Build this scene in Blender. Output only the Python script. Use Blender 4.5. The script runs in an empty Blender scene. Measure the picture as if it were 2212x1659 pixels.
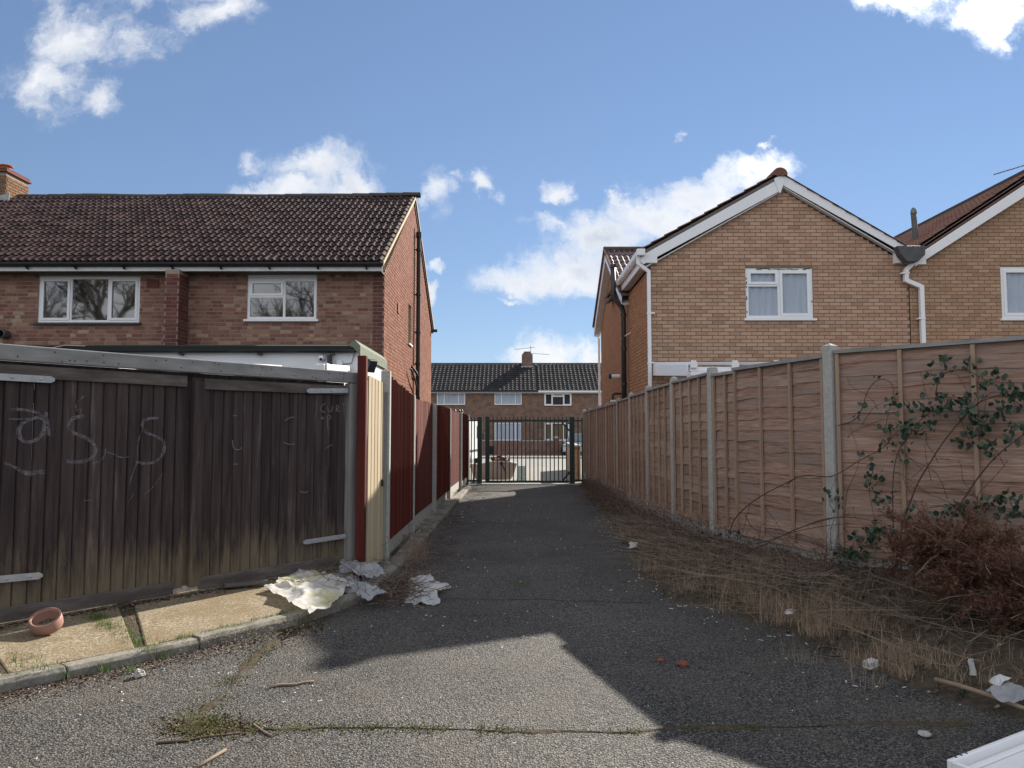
import bpy, math, random
import numpy as np
from mathutils import Vector, Matrix, noise as mnoise
random.seed(7)
R = math.radians
V = Vector
scene = bpy.context.scene
C = bpy.data.collections.new("scene_objects"); scene.collection.children.link(C)

# ------------------------------------------------------------------ camera, sky, sun, exposure
CAM_Z, PITCH, FPX = 1.6, R(3.70), 1661.0          # FPX in a 2212-px-wide frame
SUN_AZ, SUN_EL = R(34.2), R(30.2)                 # azimuth clockwise from +Y
cam_d = bpy.data.cameras.new("camera"); cam_d.sensor_width = 36.0
cam_d.lens = 36.0 * FPX / 2212.0; cam_d.clip_start = 0.05; cam_d.clip_end = 3000
cam = bpy.data.objects.new("camera", cam_d); scene.collection.objects.link(cam)
cam.location = (0, 0, CAM_Z); cam.rotation_euler = (R(90) + PITCH, 0, 0)
scene.camera = cam
scene.view_settings.view_transform = 'Standard'; scene.view_settings.look = 'None'
scene.view_settings.exposure = 2.36; scene.view_settings.gamma = 1.0
scene.render.engine = 'CYCLES'
scene.cycles.max_bounces = 6; scene.cycles.diffuse_bounces = 3; scene.cycles.transparent_max_bounces = 12
scene.cycles.use_denoising = True

def ray(x, y):
    """world direction through a point of the 2212x1659 frame"""
    cx, cy = (x - 1106.0) / FPX, (829.5 - y) / FPX
    cp, sp = math.cos(PITCH), math.sin(PITCH)
    return V((cx, cp - cy * sp, cy * cp + sp))
EYE = V((0, 0, CAM_Z))
def gz(x, y, z=0.0):
    d = ray(x, y); return EYE + d * ((z - CAM_Z) / d.z)
def gy(x, y, Y):
    d = ray(x, y); return EYE + d * (Y / d.y)
def gx(x, y, X):
    d = ray(x, y); return EYE + d * (X / d.x)
def gp(x, y, P, n):
    d = ray(x, y); return EYE + d * ((P - EYE).dot(n) / d.dot(n))
def zoomer(x0, y0, k):
    s = 2212.0 / 4032.0
    return lambda x, y: ((x0 + x / k) * s, (y0 + y / k) * s)

SKY_STRENGTH = 0.0475
SUN_STRENGTH = 2.2
def build_world():
    w = bpy.data.worlds.new("World"); scene.world = w; w.use_nodes = True
    nt = w.node_tree; N = nt.nodes; L = nt.links; N.clear()
    def nd(t, **k):
        n = N.new(t)
        for a, b in k.items(): setattr(n, a, b)
        return n
    def math_(op, a, b=None, c=None, clamp=False):
        n = nd('ShaderNodeMath', operation=op); n.use_clamp = clamp
        for i, v in enumerate((a, b, c)):
            if v is None: continue
            if isinstance(v, (int, float)): n.inputs[i].default_value = v
            else: L.new(v, n.inputs[i])
        return n.outputs[0]
    sky = nd('ShaderNodeTexSky', sky_type='NISHITA'); sky.sun_disc = False
    sky.sun_elevation = SUN_EL; sky.sun_rotation = SUN_AZ
    sky.air_density = 1.0; sky.dust_density = 0.0; sky.ozone_density = 4.0; sky.altitude = 20
    tc = nd('ShaderNodeTexCoord')
    sep = nd('ShaderNodeSeparateXYZ'); L.new(tc.outputs['Generated'], sep.inputs[0])
    ay = math_('MAXIMUM', math_('ABSOLUTE', sep.outputs[1]), 0.12)
    u = math_('DIVIDE', sep.outputs[0], ay); v = math_('DIVIDE', sep.outputs[2], ay)
    uv = nd('ShaderNodeCombineXYZ'); L.new(u, uv.inputs[0]); L.new(v, uv.inputs[1])
    UV = uv.outputs[0]
    # a field of cumulus: soft lobes roughened by noise
    lobes = [(120, 150, 120, 110, .75), (170, 60, 110, 90, .85), (300, 90, 130, 60, .55), (460, 20, 130, 60, .75), (330, -60, 330, 70, .9), (215, 200, 60, 50, .7),
             (700, 355, 135, 68, 1.0), (610, 405, 150, 45, .95), (760, 400, 100, 45, 1.0), (540, 330, 40, 22, .45),
             (935, 420, 36, 66, .85), (1028, 425, 44, 34, .85), (1195, 403, 46, 34, .85), (985, 400, 25, 25, .5),
             (1130, 600, 120, 56, 1.0), (1200, 610, 110, 40, 1.0), (1230, 575, 110, 75, 1.0), (1290, 505, 130, 62, 1.0), (1400, 455, 120, 60, 1.0),
             (1510, 420, 150, 65, 1.0), (1620, 370, 140, 40, .9), (1350, 425, 50, 24, .8), (1180, 480, 70, 26, .6), (1530, 480, 200, 60, .9),
             (1190, 768, 125, 40, 1.0), (1290, 780, 110, 34, .95), (1105, 662, 40, 14, .7), (925, 575, 22, 18, .7), (930, 640, 20, 30, .75),
             (1472, 278, 16, 14, .65), (1640, 320, 26, 10, .7), (2100, 436, 36, 24, .45),
             (1960, -10, 120, 60, 1.0), (2140, 25, 120, 75, 1.1), (2080, -60, 300, 80, 1.0)]
    nz = nd('ShaderNodeTexNoise', noise_dimensions='3D'); nz.inputs['Scale'].default_value = 7.0
    nz.inputs['Detail'].default_value = 9; nz.inputs['Roughness'].default_value = 0.62
    L.new(UV, nz.inputs['Vector'])
    # domain warp
    wv = nd('ShaderNodeVectorMath', operation='SUBTRACT'); L.new(nz.outputs['Color'], wv.inputs[0]); wv.inputs[1].default_value = (.5, .5, .5)
    wm = nd('ShaderNodeVectorMath', operation='SCALE'); L.new(wv.outputs[0], wm.inputs[0]); wm.inputs['Scale'].default_value = 0.16
    wa = nd('ShaderNodeVectorMath', operation='ADD'); L.new(UV, wa.inputs[0]); L.new(wm.outputs[0], wa.inputs[1])
    total = None
    for (x, y, rx, ry, s) in lobes:
        d = ray(x, y); cu, cv = d.x / d.y, d.z / d.y
        a = nd('ShaderNodeVectorMath', operation='SUBTRACT'); L.new(wa.outputs[0], a.inputs[0]); a.inputs[1].default_value = (cu, cv, 0)
        b = nd('ShaderNodeVectorMath', operation='MULTIPLY'); L.new(a.outputs[0], b.inputs[0]); b.inputs[1].default_value = (FPX / rx / 1.28, FPX / ry / 1.3, 0)
        e = nd('ShaderNodeVectorMath', operation='LENGTH'); L.new(b.outputs[0], e.inputs[0])
        m = math_('MULTIPLY_ADD', e.outputs['Value'], -s, s, True)
        total = m if total is None else math_('MAXIMUM', total, m)
    # denser cloud added above and behind the view, to light the shaded walls
    big = nd('ShaderNodeTexNoise'); big.inputs['Scale'].default_value = 1.3; big.inputs['Detail'].default_value = 2
    L.new(UV, big.inputs['Vector'])
    el = nd('ShaderNodeMapRange', interpolation_type='SMOOTHSTEP'); L.new(v, el.inputs['Value'])
    el.inputs['From Min'].default_value = .72; el.inputs['From Max'].default_value = 1.1
    bh = nd('ShaderNodeMapRange', interpolation_type='SMOOTHSTEP'); L.new(sep.outputs[1], bh.inputs['Value'])
    bh.inputs['From Min'].default_value = .45; bh.inputs['From Max'].default_value = .1
    lo = nd('ShaderNodeMapRange', interpolation_type='SMOOTHSTEP'); L.new(sep.outputs[2], lo.inputs['Value'])
    lo.inputs['From Min'].default_value = .03; lo.inputs['From Max'].default_value = .16
    outside = math_('MAXIMUM', el.outputs[0], math_('MULTIPLY', bh.outputs[0], lo.outputs[0]))
    rest = math_('MULTIPLY', math_('MULTIPLY_ADD', big.outputs['Fac'], 4.0, -1.15, True), outside)
    total = math_('MAXIMUM', total, rest)
    fine = nd('ShaderNodeTexNoise'); fine.inputs['Scale'].default_value = 16.0; fine.inputs['Detail'].default_value = 10; fine.inputs['Roughness'].default_value = .6
    L.new(wa.outputs[0], fine.inputs['Vector'])
    dens = math_('ADD', total, math_('MULTIPLY_ADD', fine.outputs['Fac'], 1.5, -0.80))
    cov = nd('ShaderNodeMapRange', interpolation_type='SMOOTHSTEP'); L.new(dens, cov.inputs['Value'])
    cov.inputs['From Min'].default_value = 0.04; cov.inputs['From Max'].default_value = 0.85
    gate = math_('GREATER_THAN', total, 0.0)
    ts = nd('ShaderNodeMapRange', interpolation_type='SMOOTHSTEP'); L.new(total, ts.inputs['Value']); ts.inputs['From Max'].default_value = .3
    covm = math_('MULTIPLY', math_('MULTIPLY', cov.outputs[0], ts.outputs[0]), 0.95)
    # thick middles a little greyer than the lit edges
    body = nd('ShaderNodeMapRange'); L.new(dens, body.inputs['Value'])
    body.inputs['From Min'].default_value = .35; body.inputs['From Max'].default_value = 1.0
    sh = nd('ShaderNodeTexNoise'); sh.inputs['Scale'].default_value = 13; sh.inputs['Detail'].default_value = 5
    off = nd('ShaderNodeVectorMath', operation='ADD'); L.new(wa.outputs[0], off.inputs[0]); off.inputs[1].default_value = (3.1, .02, 1)
    L.new(off.outputs[0], sh.inputs['Vector'])
    gfac = math_('MULTIPLY', body.outputs[0], math_('MULTIPLY_ADD', sh.outputs['Fac'], 2.2, -.65, True))
    cc = nd('ShaderNodeMix', data_type='RGBA'); L.new(gfac, cc.inputs['Factor'])
    k = 1.0 / SKY_STRENGTH / 4.76
    cc.inputs['A'].default_value = (.90 * k, .905 * k, .92 * k, 1); cc.inputs['B'].default_value = (.50 * k, .56 * k, .66 * k, 1)
    # clouds close to the sun are brighter
    sd = V((math.sin(SUN_AZ) * math.cos(SUN_EL), math.cos(SUN_AZ) * math.cos(SUN_EL), math.sin(SUN_EL)))
    nv = nd('ShaderNodeVectorMath', operation='NORMALIZE'); L.new(tc.outputs['Generated'], nv.inputs[0])
    dt = nd('ShaderNodeVectorMath', operation='DOT_PRODUCT'); L.new(nv.outputs[0], dt.inputs[0]); dt.inputs[1].default_value = sd
    near = math_('POWER', math_('MAXIMUM', dt.outputs['Value'], 0.0), 40)
    br = nd('ShaderNodeVectorMath', operation='SCALE'); L.new(cc.outputs['Result'], br.inputs[0]); 
    away = math_('MULTIPLY_ADD', math_('MAXIMUM', math_('MULTIPLY', dt.outputs['Value'], -1.0), 0.0), 1.3, 1.06)   # clouds opposite the sun boosted as added fill light for shaded walls
    L.new(math_('MULTIPLY_ADD', near, 1.6, away), br.inputs['Scale'])
    mx = nd('ShaderNodeMix', data_type='RGBA'); L.new(covm, mx.inputs['Factor'])
    gm = nd('ShaderNodeGamma'); gm.inputs['Gamma'].default_value = .66; L.new(sky.outputs[0], gm.inputs[0])
    tn = nd('ShaderNodeVectorMath', operation='MULTIPLY'); L.new(gm.outputs[0], tn.inputs[0]); tn.inputs[1].default_value = (.68, .745, .875)
    L.new(tn.outputs[0], mx.inputs['A']); L.new(br.outputs[0], mx.inputs['B'])
    bg = nd('ShaderNodeBackground'); bg.inputs['Strength'].default_value = SKY_STRENGTH
    L.new(mx.outputs['Result'], bg.inputs['Color'])
    out = nd('ShaderNodeOutputWorld'); L.new(bg.outputs[0], out.inputs['Surface'])
    w.cycles.sampling_method = 'MANUAL'; w.cycles.sample_map_resolution = 1024
build_world()
sun_d = bpy.data.lights.new("sun", 'SUN'); sun_d.energy = SUN_STRENGTH; sun_d.angle = R(0.55); sun_d.color = (1.0, .93, .82)
sun = bpy.data.objects.new("sun", sun_d); scene.collection.objects.link(sun)
SUN_DIR = V((math.sin(SUN_AZ) * math.cos(SUN_EL), math.cos(SUN_AZ) * math.cos(SUN_EL), math.sin(SUN_EL)))
sun.rotation_euler = (-SUN_DIR).to_track_quat('-Z', 'Y').to_euler(); sun.location = SUN_DIR * 60

# ------------------------------------------------------------------ materials
MATS = {}
def mat(name, stops, scale=8.0, stretch=(1, 1, 1), rough=.85, bump=.0, bscale=None, detail=6, rnd=0.0, spec=.3, vary=.5, mottle=None, metal=0.0, transl=0.0, bdist=.01, island=True, rot=0.0):
    """procedural surface: colour ramp over (random per piece)*rnd + noise; world-space noise"""
    m = bpy.data.materials.new(name); m.use_nodes = True
    nt = m.node_tree; N = nt.nodes; L = nt.links
    b = N['Principled BSDF']; b.inputs['Roughness'].default_value = rough; b.inputs['Specular IOR Level'].default_value = spec; b.inputs['Metallic'].default_value = metal
    geo = N.new('ShaderNodeNewGeometry'); oi = N.new('ShaderNodeObjectInfo')
    pos = geo.outputs['Position']
    if rot:
        vr = N.new('ShaderNodeVectorRotate'); vr.rotation_type = 'Z_AXIS'; vr.inputs['Angle'].default_value = rot; L.new(pos, vr.inputs['Vector']); pos = vr.outputs[0]
    mp = N.new('ShaderNodeVectorMath'); mp.operation = 'MULTIPLY'; L.new(pos, mp.inputs[0]); mp.inputs[1].default_value = stretch
    rs = N.new('ShaderNodeMath'); rs.operation = 'ADD'; L.new(oi.outputs['Random'], rs.inputs[0])
    if island: L.new(geo.outputs['Random Per Island'], rs.inputs[1])
    else: rs.inputs[1].default_value = 0
    fr = N.new('ShaderNodeMath'); fr.operation = 'FRACT'; L.new(rs.outputs[0], fr.inputs[0])
    nz = N.new('ShaderNodeTexNoise'); nz.noise_dimensions = '4D'; nz.inputs['Scale'].default_value = scale; nz.inputs['Detail'].default_value = detail; nz.inputs['Roughness'].default_value = .62
    L.new(mp.outputs[0], nz.inputs['Vector'])
    if rnd > 0:
        wq = N.new('ShaderNodeMath'); wq.operation = 'MULTIPLY'; L.new(fr.outputs[0], wq.inputs[0]); wq.inputs[1].default_value = 37.0; L.new(wq.outputs[0], nz.inputs['W'])
    a = N.new('ShaderNodeMath'); a.operation = 'MULTIPLY_ADD'; L.new(nz.outputs['Fac'], a.inputs[0]); a.inputs[1].default_value = vary * 2; a.inputs[2].default_value = .5 - vary
    if rnd > 0:
        mm = N.new('ShaderNodeMix'); mm.inputs['Factor'].default_value = rnd; L.new(a.outputs[0], mm.inputs['A']); L.new(fr.outputs[0], mm.inputs['B']); fac = mm.outputs['Result']
    else: fac = a.outputs[0]
    cr = N.new('ShaderNodeValToRGB'); el = cr.color_ramp.elements
    if len(stops) == 1: stops = [stops[0], stops[0]]
    if len(stops[0]) == 3: stops = [(i / (len(stops) - 1), c) for i, c in enumerate(stops)]
    while len(el) < len(stops): el.new(.5)
    for e, (p, c) in zip(el, stops): e.position = p; e.color = (*c, 1)
    L.new(fac, cr.inputs[0]); col = cr.outputs[0]
    if mottle:                       # second, larger-scale stain: (colour, scale, threshold, strength)
        mc, ms, th, st = mottle
        n2 = N.new('ShaderNodeTexNoise'); n2.inputs['Scale'].default_value = ms; n2.inputs['Detail'].default_value = 7; n2.inputs['Roughness'].default_value = .65; L.new(mp.outputs[0], n2.inputs['Vector'])
        mr = N.new('ShaderNodeMapRange'); mr.inputs['From Min'].default_value = th; mr.inputs['From Max'].default_value = th + .16; mr.inputs['To Max'].default_value = st; L.new(n2.outputs['Fac'], mr.inputs['Value'])
        mx = N.new('ShaderNodeMix'); mx.data_type = 'RGBA'; L.new(mr.outputs[0], mx.inputs['Factor']); L.new(col, mx.inputs['A']); mx.inputs['B'].default_value = (*mc, 1); col = mx.outputs['Result']
    L.new(col, b.inputs['Base Color'])
    if bump > 0:
        bn = N.new('ShaderNodeTexNoise'); bn.inputs['Scale'].default_value = bscale or scale * 2; bn.inputs['Detail'].default_value = 5; L.new(mp.outputs[0], bn.inputs['Vector'])
        bp = N.new('ShaderNodeBump'); bp.inputs['Strength'].default_value = bump; bp.inputs['Distance'].default_value = bdist; L.new(bn.outputs['Fac'], bp.inputs['Height']); L.new(bp.outputs[0], b.inputs['Normal'])
    if transl > 0:
        t = N.new('ShaderNodeBsdfTranslucent'); L.new(col, t.inputs['Color']); ms_ = N.new('ShaderNodeMixShader'); ms_.inputs[0].default_value = transl
        L.new(b.outputs[0], ms_.inputs[1]); L.new(t.outputs[0], ms_.inputs[2]); L.new(ms_.outputs[0], N['Material Output'].inputs['Surface'])
    m.diffuse_color = (*stops[len(stops) // 2][1], 1)
    MATS[name] = m
    return m

def glass_mat(name, dark=True, tint=(.02, .022, .025), ior=1.9, clear=.0):
    m = bpy.data.materials.new(name); m.use_nodes = True; N = m.node_tree.nodes; L = m.node_tree.links
    b = N['Principled BSDF']; b.inputs['Base Color'].default_value = (*tint, 1); b.inputs['Roughness'].default_value = .03; b.inputs['IOR'].default_value = ior
    geo = N.new('ShaderNodeNewGeometry'); nz = N.new('ShaderNodeTexNoise'); nz.inputs['Scale'].default_value = 2.2; nz.inputs['Detail'].default_value = 1; L.new(geo.outputs['Position'], nz.inputs['Vector'])
    bp = N.new('ShaderNodeBump'); bp.inputs['Strength'].default_value = .035; bp.inputs['Distance'].default_value = .05; L.new(nz.outputs['Fac'], bp.inputs['Height']); L.new(bp.outputs[0], b.inputs['Normal'])
    if clear > 0:
        t = N.new('ShaderNodeBsdfTransparent'); t.inputs['Color'].default_value = (.95, .97, 1.0, 1); mx = N.new('ShaderNodeMixShader'); mx.inputs[0].default_value = clear
        L.new(b.outputs[0], mx.inputs[1]); L.new(t.outputs[0], mx.inputs[2]); L.new(mx.outputs[0], N['Material Output'].inputs['Surface'])
    MATS[name] = m; return m

def asphalt_mat():
    m = bpy.data.materials.new("asphalt"); m.use_nodes = True; N = m.node_tree.nodes; L = m.node_tree.links
    b = N['Principled BSDF']; b.inputs['Roughness'].default_value = .8; b.inputs['Specular IOR Level'].default_value = .35
    geo = N.new('ShaderNodeNewGeometry'); P = geo.outputs['Position']
    vo = N.new('ShaderNodeTexVoronoi'); vo.inputs['Scale'].default_value = 92; L.new(P, vo.inputs['Vector'])
    sp = N.new('ShaderNodeSeparateColor'); L.new(vo.outputs['Color'], sp.inputs[0])
    cr = N.new('ShaderNodeValToRGB'); e = cr.color_ramp.elements
    for p, c in ((.35, (.098, .092, .09)), (.7, (.165, .152, .139)), (.93, (.235, .215, .19)), ):
        x = e.new(p); x.color = (*c, 1)
    e[0].position = 0; e[0].color = (.026, .026, .028, 1); e[-1].position = 1; e[-1].color = (.30, .28, .25, 1)
    L.new(sp.outputs[0], cr.inputs[0])
    # dark pits between the stones
    dk = N.new('ShaderNodeMapRange'); dk.inputs['From Min'].default_value = .3; dk.inputs['From Max'].default_value = .68; dk.inputs['To Min'].default_value = 1; dk.inputs['To Max'].default_value = .12; L.new(vo.outputs['Distance'], dk.inputs['Value'])
    sc = N.new('ShaderNodeVectorMath'); sc.operation = 'SCALE'; L.new(cr.outputs[0], sc.inputs[0]); L.new(dk.outputs[0], sc.inputs['Scale'])
    n1 = N.new('ShaderNodeTexNoise'); n1.inputs['Scale'].default_value = .42; n1.inputs['Detail'].default_value = 8; n1.inputs['Roughness'].default_value = .65; L.new(P, n1.inputs['Vector'])
    mr = N.new('ShaderNodeMapRange'); mr.inputs['From Min'].default_value = .3; mr.inputs['From Max'].default_value = .72; mr.inputs['To Min'].default_value = .55; mr.inputs['To Max'].default_value = 1.35; L.new(n1.outputs['Fac'], mr.inputs['Value'])
    s2 = N.new('ShaderNodeVectorMath'); s2.operation = 'SCALE'; L.new(sc.outputs[0], s2.inputs[0]); L.new(mr.outputs[0], s2.inputs['Scale'])
    # brown silt washed over it in patches
    n2 = N.new('ShaderNodeTexNoise'); n2.inputs['Scale'].default_value = 1.7; n2.inputs['Detail'].default_value = 9; n2.inputs['Roughness'].default_value = .7; L.new(P, n2.inputs['Vector'])
    m2 = N.new('ShaderNodeMapRange'); m2.inputs['From Min'].default_value = .46; m2.inputs['From Max'].default_value = .7; m2.inputs['To Max'].default_value = .55; L.new(n2.outputs['Fac'], m2.inputs['Value'])
    mx = N.new('ShaderNodeMix'); mx.data_type = 'RGBA'; L.new(m2.outputs[0], mx.inputs['Factor']); L.new(s2.outputs[0], mx.inputs['A']); mx.inputs['B'].default_value = (.075, .06, .046, 1)
    L.new(mx.outputs['Result'], b.inputs['Base Color'])
    nb = N.new('ShaderNodeTexNoise'); nb.inputs['Scale'].default_value = 60; nb.inputs['Detail'].default_value = 4; L.new(P, nb.inputs['Vector'])
    ad = N.new('ShaderNodeMath'); ad.operation = 'MULTIPLY_ADD'; L.new(vo.outputs['Distance'], ad.inputs[0]); ad.inputs[1].default_value = -1; L.new(nb.outputs['Fac'], ad.inputs[2])
    bp = N.new('ShaderNodeBump'); bp.inputs['Strength'].default_value = 1.0; bp.inputs['Distance'].default_value = .009; L.new(ad.outputs[0], bp.inputs['Height']); L.new(bp.outputs[0], b.inputs['Normal'])
    MATS['asphalt'] = m; return m

def plank_mat(name, dark, mid, pale, low, z0, z1):
    """old stained boards: vertical grain, scuffs, stain worn off towards the foot (wear, with a ragged edge)"""
    m = mat(name, [dark, dark, mid, pale], scale=16, stretch=(1, 1, .08), rough=.8, bump=.5, bscale=60, rnd=.22, vary=.85, bdist=.004)
    N = m.node_tree.nodes; L = m.node_tree.links; b = N['Principled BSDF']
    src = b.inputs['Base Color'].links[0].from_socket
    geo = N.new('ShaderNodeNewGeometry'); sep = N.new('ShaderNodeSeparateXYZ'); L.new(geo.outputs['Position'], sep.inputs[0])
    sv = N.new('ShaderNodeVectorMath'); sv.operation = 'MULTIPLY'; L.new(geo.outputs['Position'], sv.inputs[0]); sv.inputs[1].default_value = (1, 1, .12)
    n = N.new('ShaderNodeTexNoise'); n.inputs['Scale'].default_value = 14; n.inputs['Detail'].default_value = 8; n.inputs['Roughness'].default_value = .7; L.new(sv.outputs[0], n.inputs['Vector'])
    a = N.new('ShaderNodeMath'); a.operation = 'MULTIPLY_ADD'; L.new(n.outputs['Fac'], a.inputs[0]); a.inputs[1].default_value = -1.7; L.new(sep.outputs[2], a.inputs[2])
    mr = N.new('ShaderNodeMapRange'); mr.inputs['From Min'].default_value = z0 - .85; mr.inputs['From Max'].default_value = z1 - .85; mr.inputs['To Min'].default_value = .78; mr.inputs['To Max'].default_value = 0; L.new(a.outputs[0], mr.inputs['Value'])
    mx = N.new('ShaderNodeMix'); mx.data_type = 'RGBA'; L.new(mr.outputs[0], mx.inputs['Factor']); L.new(src, mx.inputs['A']); mx.inputs['B'].default_value = (*low, 1)
    # fine scratches
    n3 = N.new('ShaderNodeTexNoise'); n3.inputs['Scale'].default_value = 24; n3.inputs['Detail'].default_value = 10; n3.inputs['Roughness'].default_value = .8
    s3 = N.new('ShaderNodeVectorMath'); s3.operation = 'MULTIPLY'; L.new(geo.outputs['Position'], s3.inputs[0]); s3.inputs[1].default_value = (1, 1, .2); L.new(s3.outputs[0], n3.inputs['Vector'])
    m3 = N.new('ShaderNodeMapRange'); m3.inputs['From Min'].default_value = .6; m3.inputs['From Max'].default_value = .72; m3.inputs['To Max'].default_value = .75; L.new(n3.outputs['Fac'], m3.inputs['Value'])
    x3 = N.new('ShaderNodeMix'); x3.data_type = 'RGBA'; L.new(m3.outputs[0], x3.inputs['Factor']); L.new(mx.outputs['Result'], x3.inputs['A']); x3.inputs['B'].default_value = (.16, .14, .13, 1)
    L.new(x3.outputs['Result'], b.inputs['Base Color']); return m

def chalk_mat():
    m = bpy.data.materials.new("chalk"); m.use_nodes = True; N = m.node_tree.nodes; L = m.node_tree.links
    b = N['Principled BSDF']; b.inputs['Base Color'].default_value = (.36, .37, .42, 1); b.inputs['Roughness'].default_value = .95
    geo = N.new('ShaderNodeNewGeometry'); n = N.new('ShaderNodeTexNoise'); n.inputs['Scale'].default_value = 28; n.inputs['Detail'].default_value = 8; n.inputs['Roughness'].default_value = .75; L.new(geo.outputs['Position'], n.inputs['Vector'])
    mr = N.new('ShaderNodeMapRange'); mr.inputs['From Min'].default_value = .42; mr.inputs['From Max'].default_value = .75; mr.inputs['To Min'].default_value = .06; mr.inputs['To Max'].default_value = .6; L.new(n.outputs['Fac'], mr.inputs['Value'])
    t = N.new('ShaderNodeBsdfTransparent'); mx = N.new('ShaderNodeMixShader'); L.new(mr.outputs[0], mx.inputs[0]); L.new(t.outputs[0], mx.inputs[1]); L.new(b.outputs[0], mx.inputs[2]); L.new(mx.outputs[0], N['Material Output'].inputs['Surface'])
    MATS['chalk'] = m; return m

def film_mat(name, col, clear):
    m = mat(name, [col, tuple(c * .75 for c in col)], scale=9, rough=.35, spec=.5, vary=.8, bump=.4, bscale=30, transl=.35)
    N = m.node_tree.nodes; L = m.node_tree.links; o = N['Material Output']; src = o.inputs['Surface'].links[0].from_socket
    t = N.new('ShaderNodeBsdfTransparent'); mx = N.new('ShaderNodeMixShader'); mx.inputs[0].default_value = clear; L.new(src, mx.inputs[1]); L.new(t.outputs[0], mx.inputs[2]); L.new(mx.outputs[0], o.inputs['Surface']); return m

asphalt_mat(); chalk_mat()
mat('stock_brick', [(0, (.13, .062, .052)), (.2, (.19, .088, .07)), (.45, (.235, .115, .088)), (.65, (.27, .14, .105)), (.78, (.285, .165, .118)), (.88, (.36, .25, .175)), (1, (.47, .36, .26))], scale=24, rnd=.78, vary=.7, bump=.5, bscale=90, bdist=.004, spec=.1)
mat('red_brick', [(.14, .05, .032), (.18, .068, .043), (.21, .083, .052), (.25, .108, .07)], scale=14, rnd=.75, vary=.4, bump=.4, bscale=90, bdist=.003, spec=.1)
mat('dark_red_brick', [(.10, .038, .036), (.145, .058, .05), (.19, .08, .066)], scale=14, rnd=.75, vary=.4, bump=.4, bscale=90, bdist=.003, spec=.1)
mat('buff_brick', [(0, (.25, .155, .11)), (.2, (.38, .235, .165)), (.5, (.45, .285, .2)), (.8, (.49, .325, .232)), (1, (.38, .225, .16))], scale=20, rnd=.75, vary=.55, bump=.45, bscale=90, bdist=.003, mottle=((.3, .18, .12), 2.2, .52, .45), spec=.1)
mat('old_buff_brick', [(0, (.18, .11, .085)), (.12, (.32, .195, .13)), (.5, (.39, .24, .155)), (.85, (.43, .28, .19)), (1, (.27, .165, .12))], scale=20, rnd=.75, vary=.55, bump=.45, bscale=90, bdist=.003, spec=.1)
mat('chimney_brick', [(.12, .07, .04), (.17, .10, .058), (.21, .13, .08)], scale=16, rnd=.7, vary=.5, spec=.1)
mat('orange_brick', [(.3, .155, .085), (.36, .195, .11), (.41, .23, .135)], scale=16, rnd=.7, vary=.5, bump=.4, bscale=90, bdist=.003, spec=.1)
mat('mortar', [(.27, .22, .175), (.34, .28, .225)], scale=30, bump=.4, spec=.1)
mat('dark_mortar', [(.17, .125, .09), (.22, .168, .125)], scale=30, bump=.4, spec=.1)
mat('pale_mortar', [(.27, .2, .145), (.33, .25, .19)], scale=30, bump=.4, spec=.1)
def brickface_mat(name, c1, c2, mort, scale=1.0):
    m = bpy.data.materials.new(name); m.use_nodes = True; N = m.node_tree.nodes; L = m.node_tree.links; b = N['Principled BSDF']; b.inputs['Roughness'].default_value = .9
    geo = N.new('ShaderNodeNewGeometry'); sep = N.new('ShaderNodeSeparateXYZ'); L.new(geo.outputs['Position'], sep.inputs[0])
    ad = N.new('ShaderNodeMath'); ad.operation = 'ADD'; L.new(sep.outputs[0], ad.inputs[0]); L.new(sep.outputs[1], ad.inputs[1])
    cb = N.new('ShaderNodeCombineXYZ'); L.new(ad.outputs[0], cb.inputs[0]); L.new(sep.outputs[2], cb.inputs[1])
    bt = N.new('ShaderNodeTexBrick'); bt.inputs['Scale'].default_value = scale; bt.inputs['Brick Width'].default_value = .225; bt.inputs['Row Height'].default_value = .075; bt.inputs['Mortar Size'].default_value = .009
    bt.inputs['Color1'].default_value = (*c1, 1); bt.inputs['Color2'].default_value = (*c2, 1); bt.inputs['Mortar'].default_value = (*mort, 1); L.new(cb.outputs[0], bt.inputs['Vector'])
    n = N.new('ShaderNodeTexNoise'); n.inputs['Scale'].default_value = 2.5; n.inputs['Detail'].default_value = 8; L.new(geo.outputs['Position'], n.inputs['Vector'])
    mr = N.new('ShaderNodeMapRange'); mr.inputs['From Min'].default_value = .3; mr.inputs['From Max'].default_value = .7; mr.inputs['To Min'].default_value = .7; mr.inputs['To Max'].default_value = 1.25; L.new(n.outputs['Fac'], mr.inputs['Value'])
    s = N.new('ShaderNodeVectorMath'); s.operation = 'SCALE'; L.new(bt.outputs['Color'], s.inputs[0]); L.new(mr.outputs[0], s.inputs['Scale']); L.new(s.outputs[0], b.inputs['Base Color'])
    MATS[name] = m; return m
brickface_mat('far_brick', (.2, .12, .085), (.14, .08, .06), (.17, .125, .095))
brickface_mat('garden_brick', (.2, .1, .075), (.13, .07, .06), (.17, .13, .11))
mat('brown_tile', [(0, (.014, .010, .012)), (.4, (.03, .018, .02)), (.7, (.058, .034, .033)), (1, (.11, .07, .062))], scale=9, rnd=.35, vary=.9, rough=.75, bump=.4, bscale=70, bdist=.004, mottle=((.17, .145, .12), 14, .6, .5), spec=.1)
mat('black_tile', [(0, (.016, .016, .019)), (.6, (.03, .029, .033)), (1, (.055, .052, .053))], scale=6, rnd=.5, vary=.6, rough=.9, spec=.15)
mat('purple_tile', [(.05, .028, .03), (.085, .045, .042), (.13, .075, .065)], scale=9, rnd=.5, vary=.6, rough=.55, spec=.5)
mat('red_tile', [(.11, .05, .038), (.16, .075, .055), (.2, .11, .08)], scale=9, rnd=.5, vary=.6, rough=.8)
mat('ridge', [(.045, .042, .04), (.08, .075, .065)], scale=12, rnd=.3, rough=.85, mottle=((.05, .07, .03), 8, .58, .5))
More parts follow.
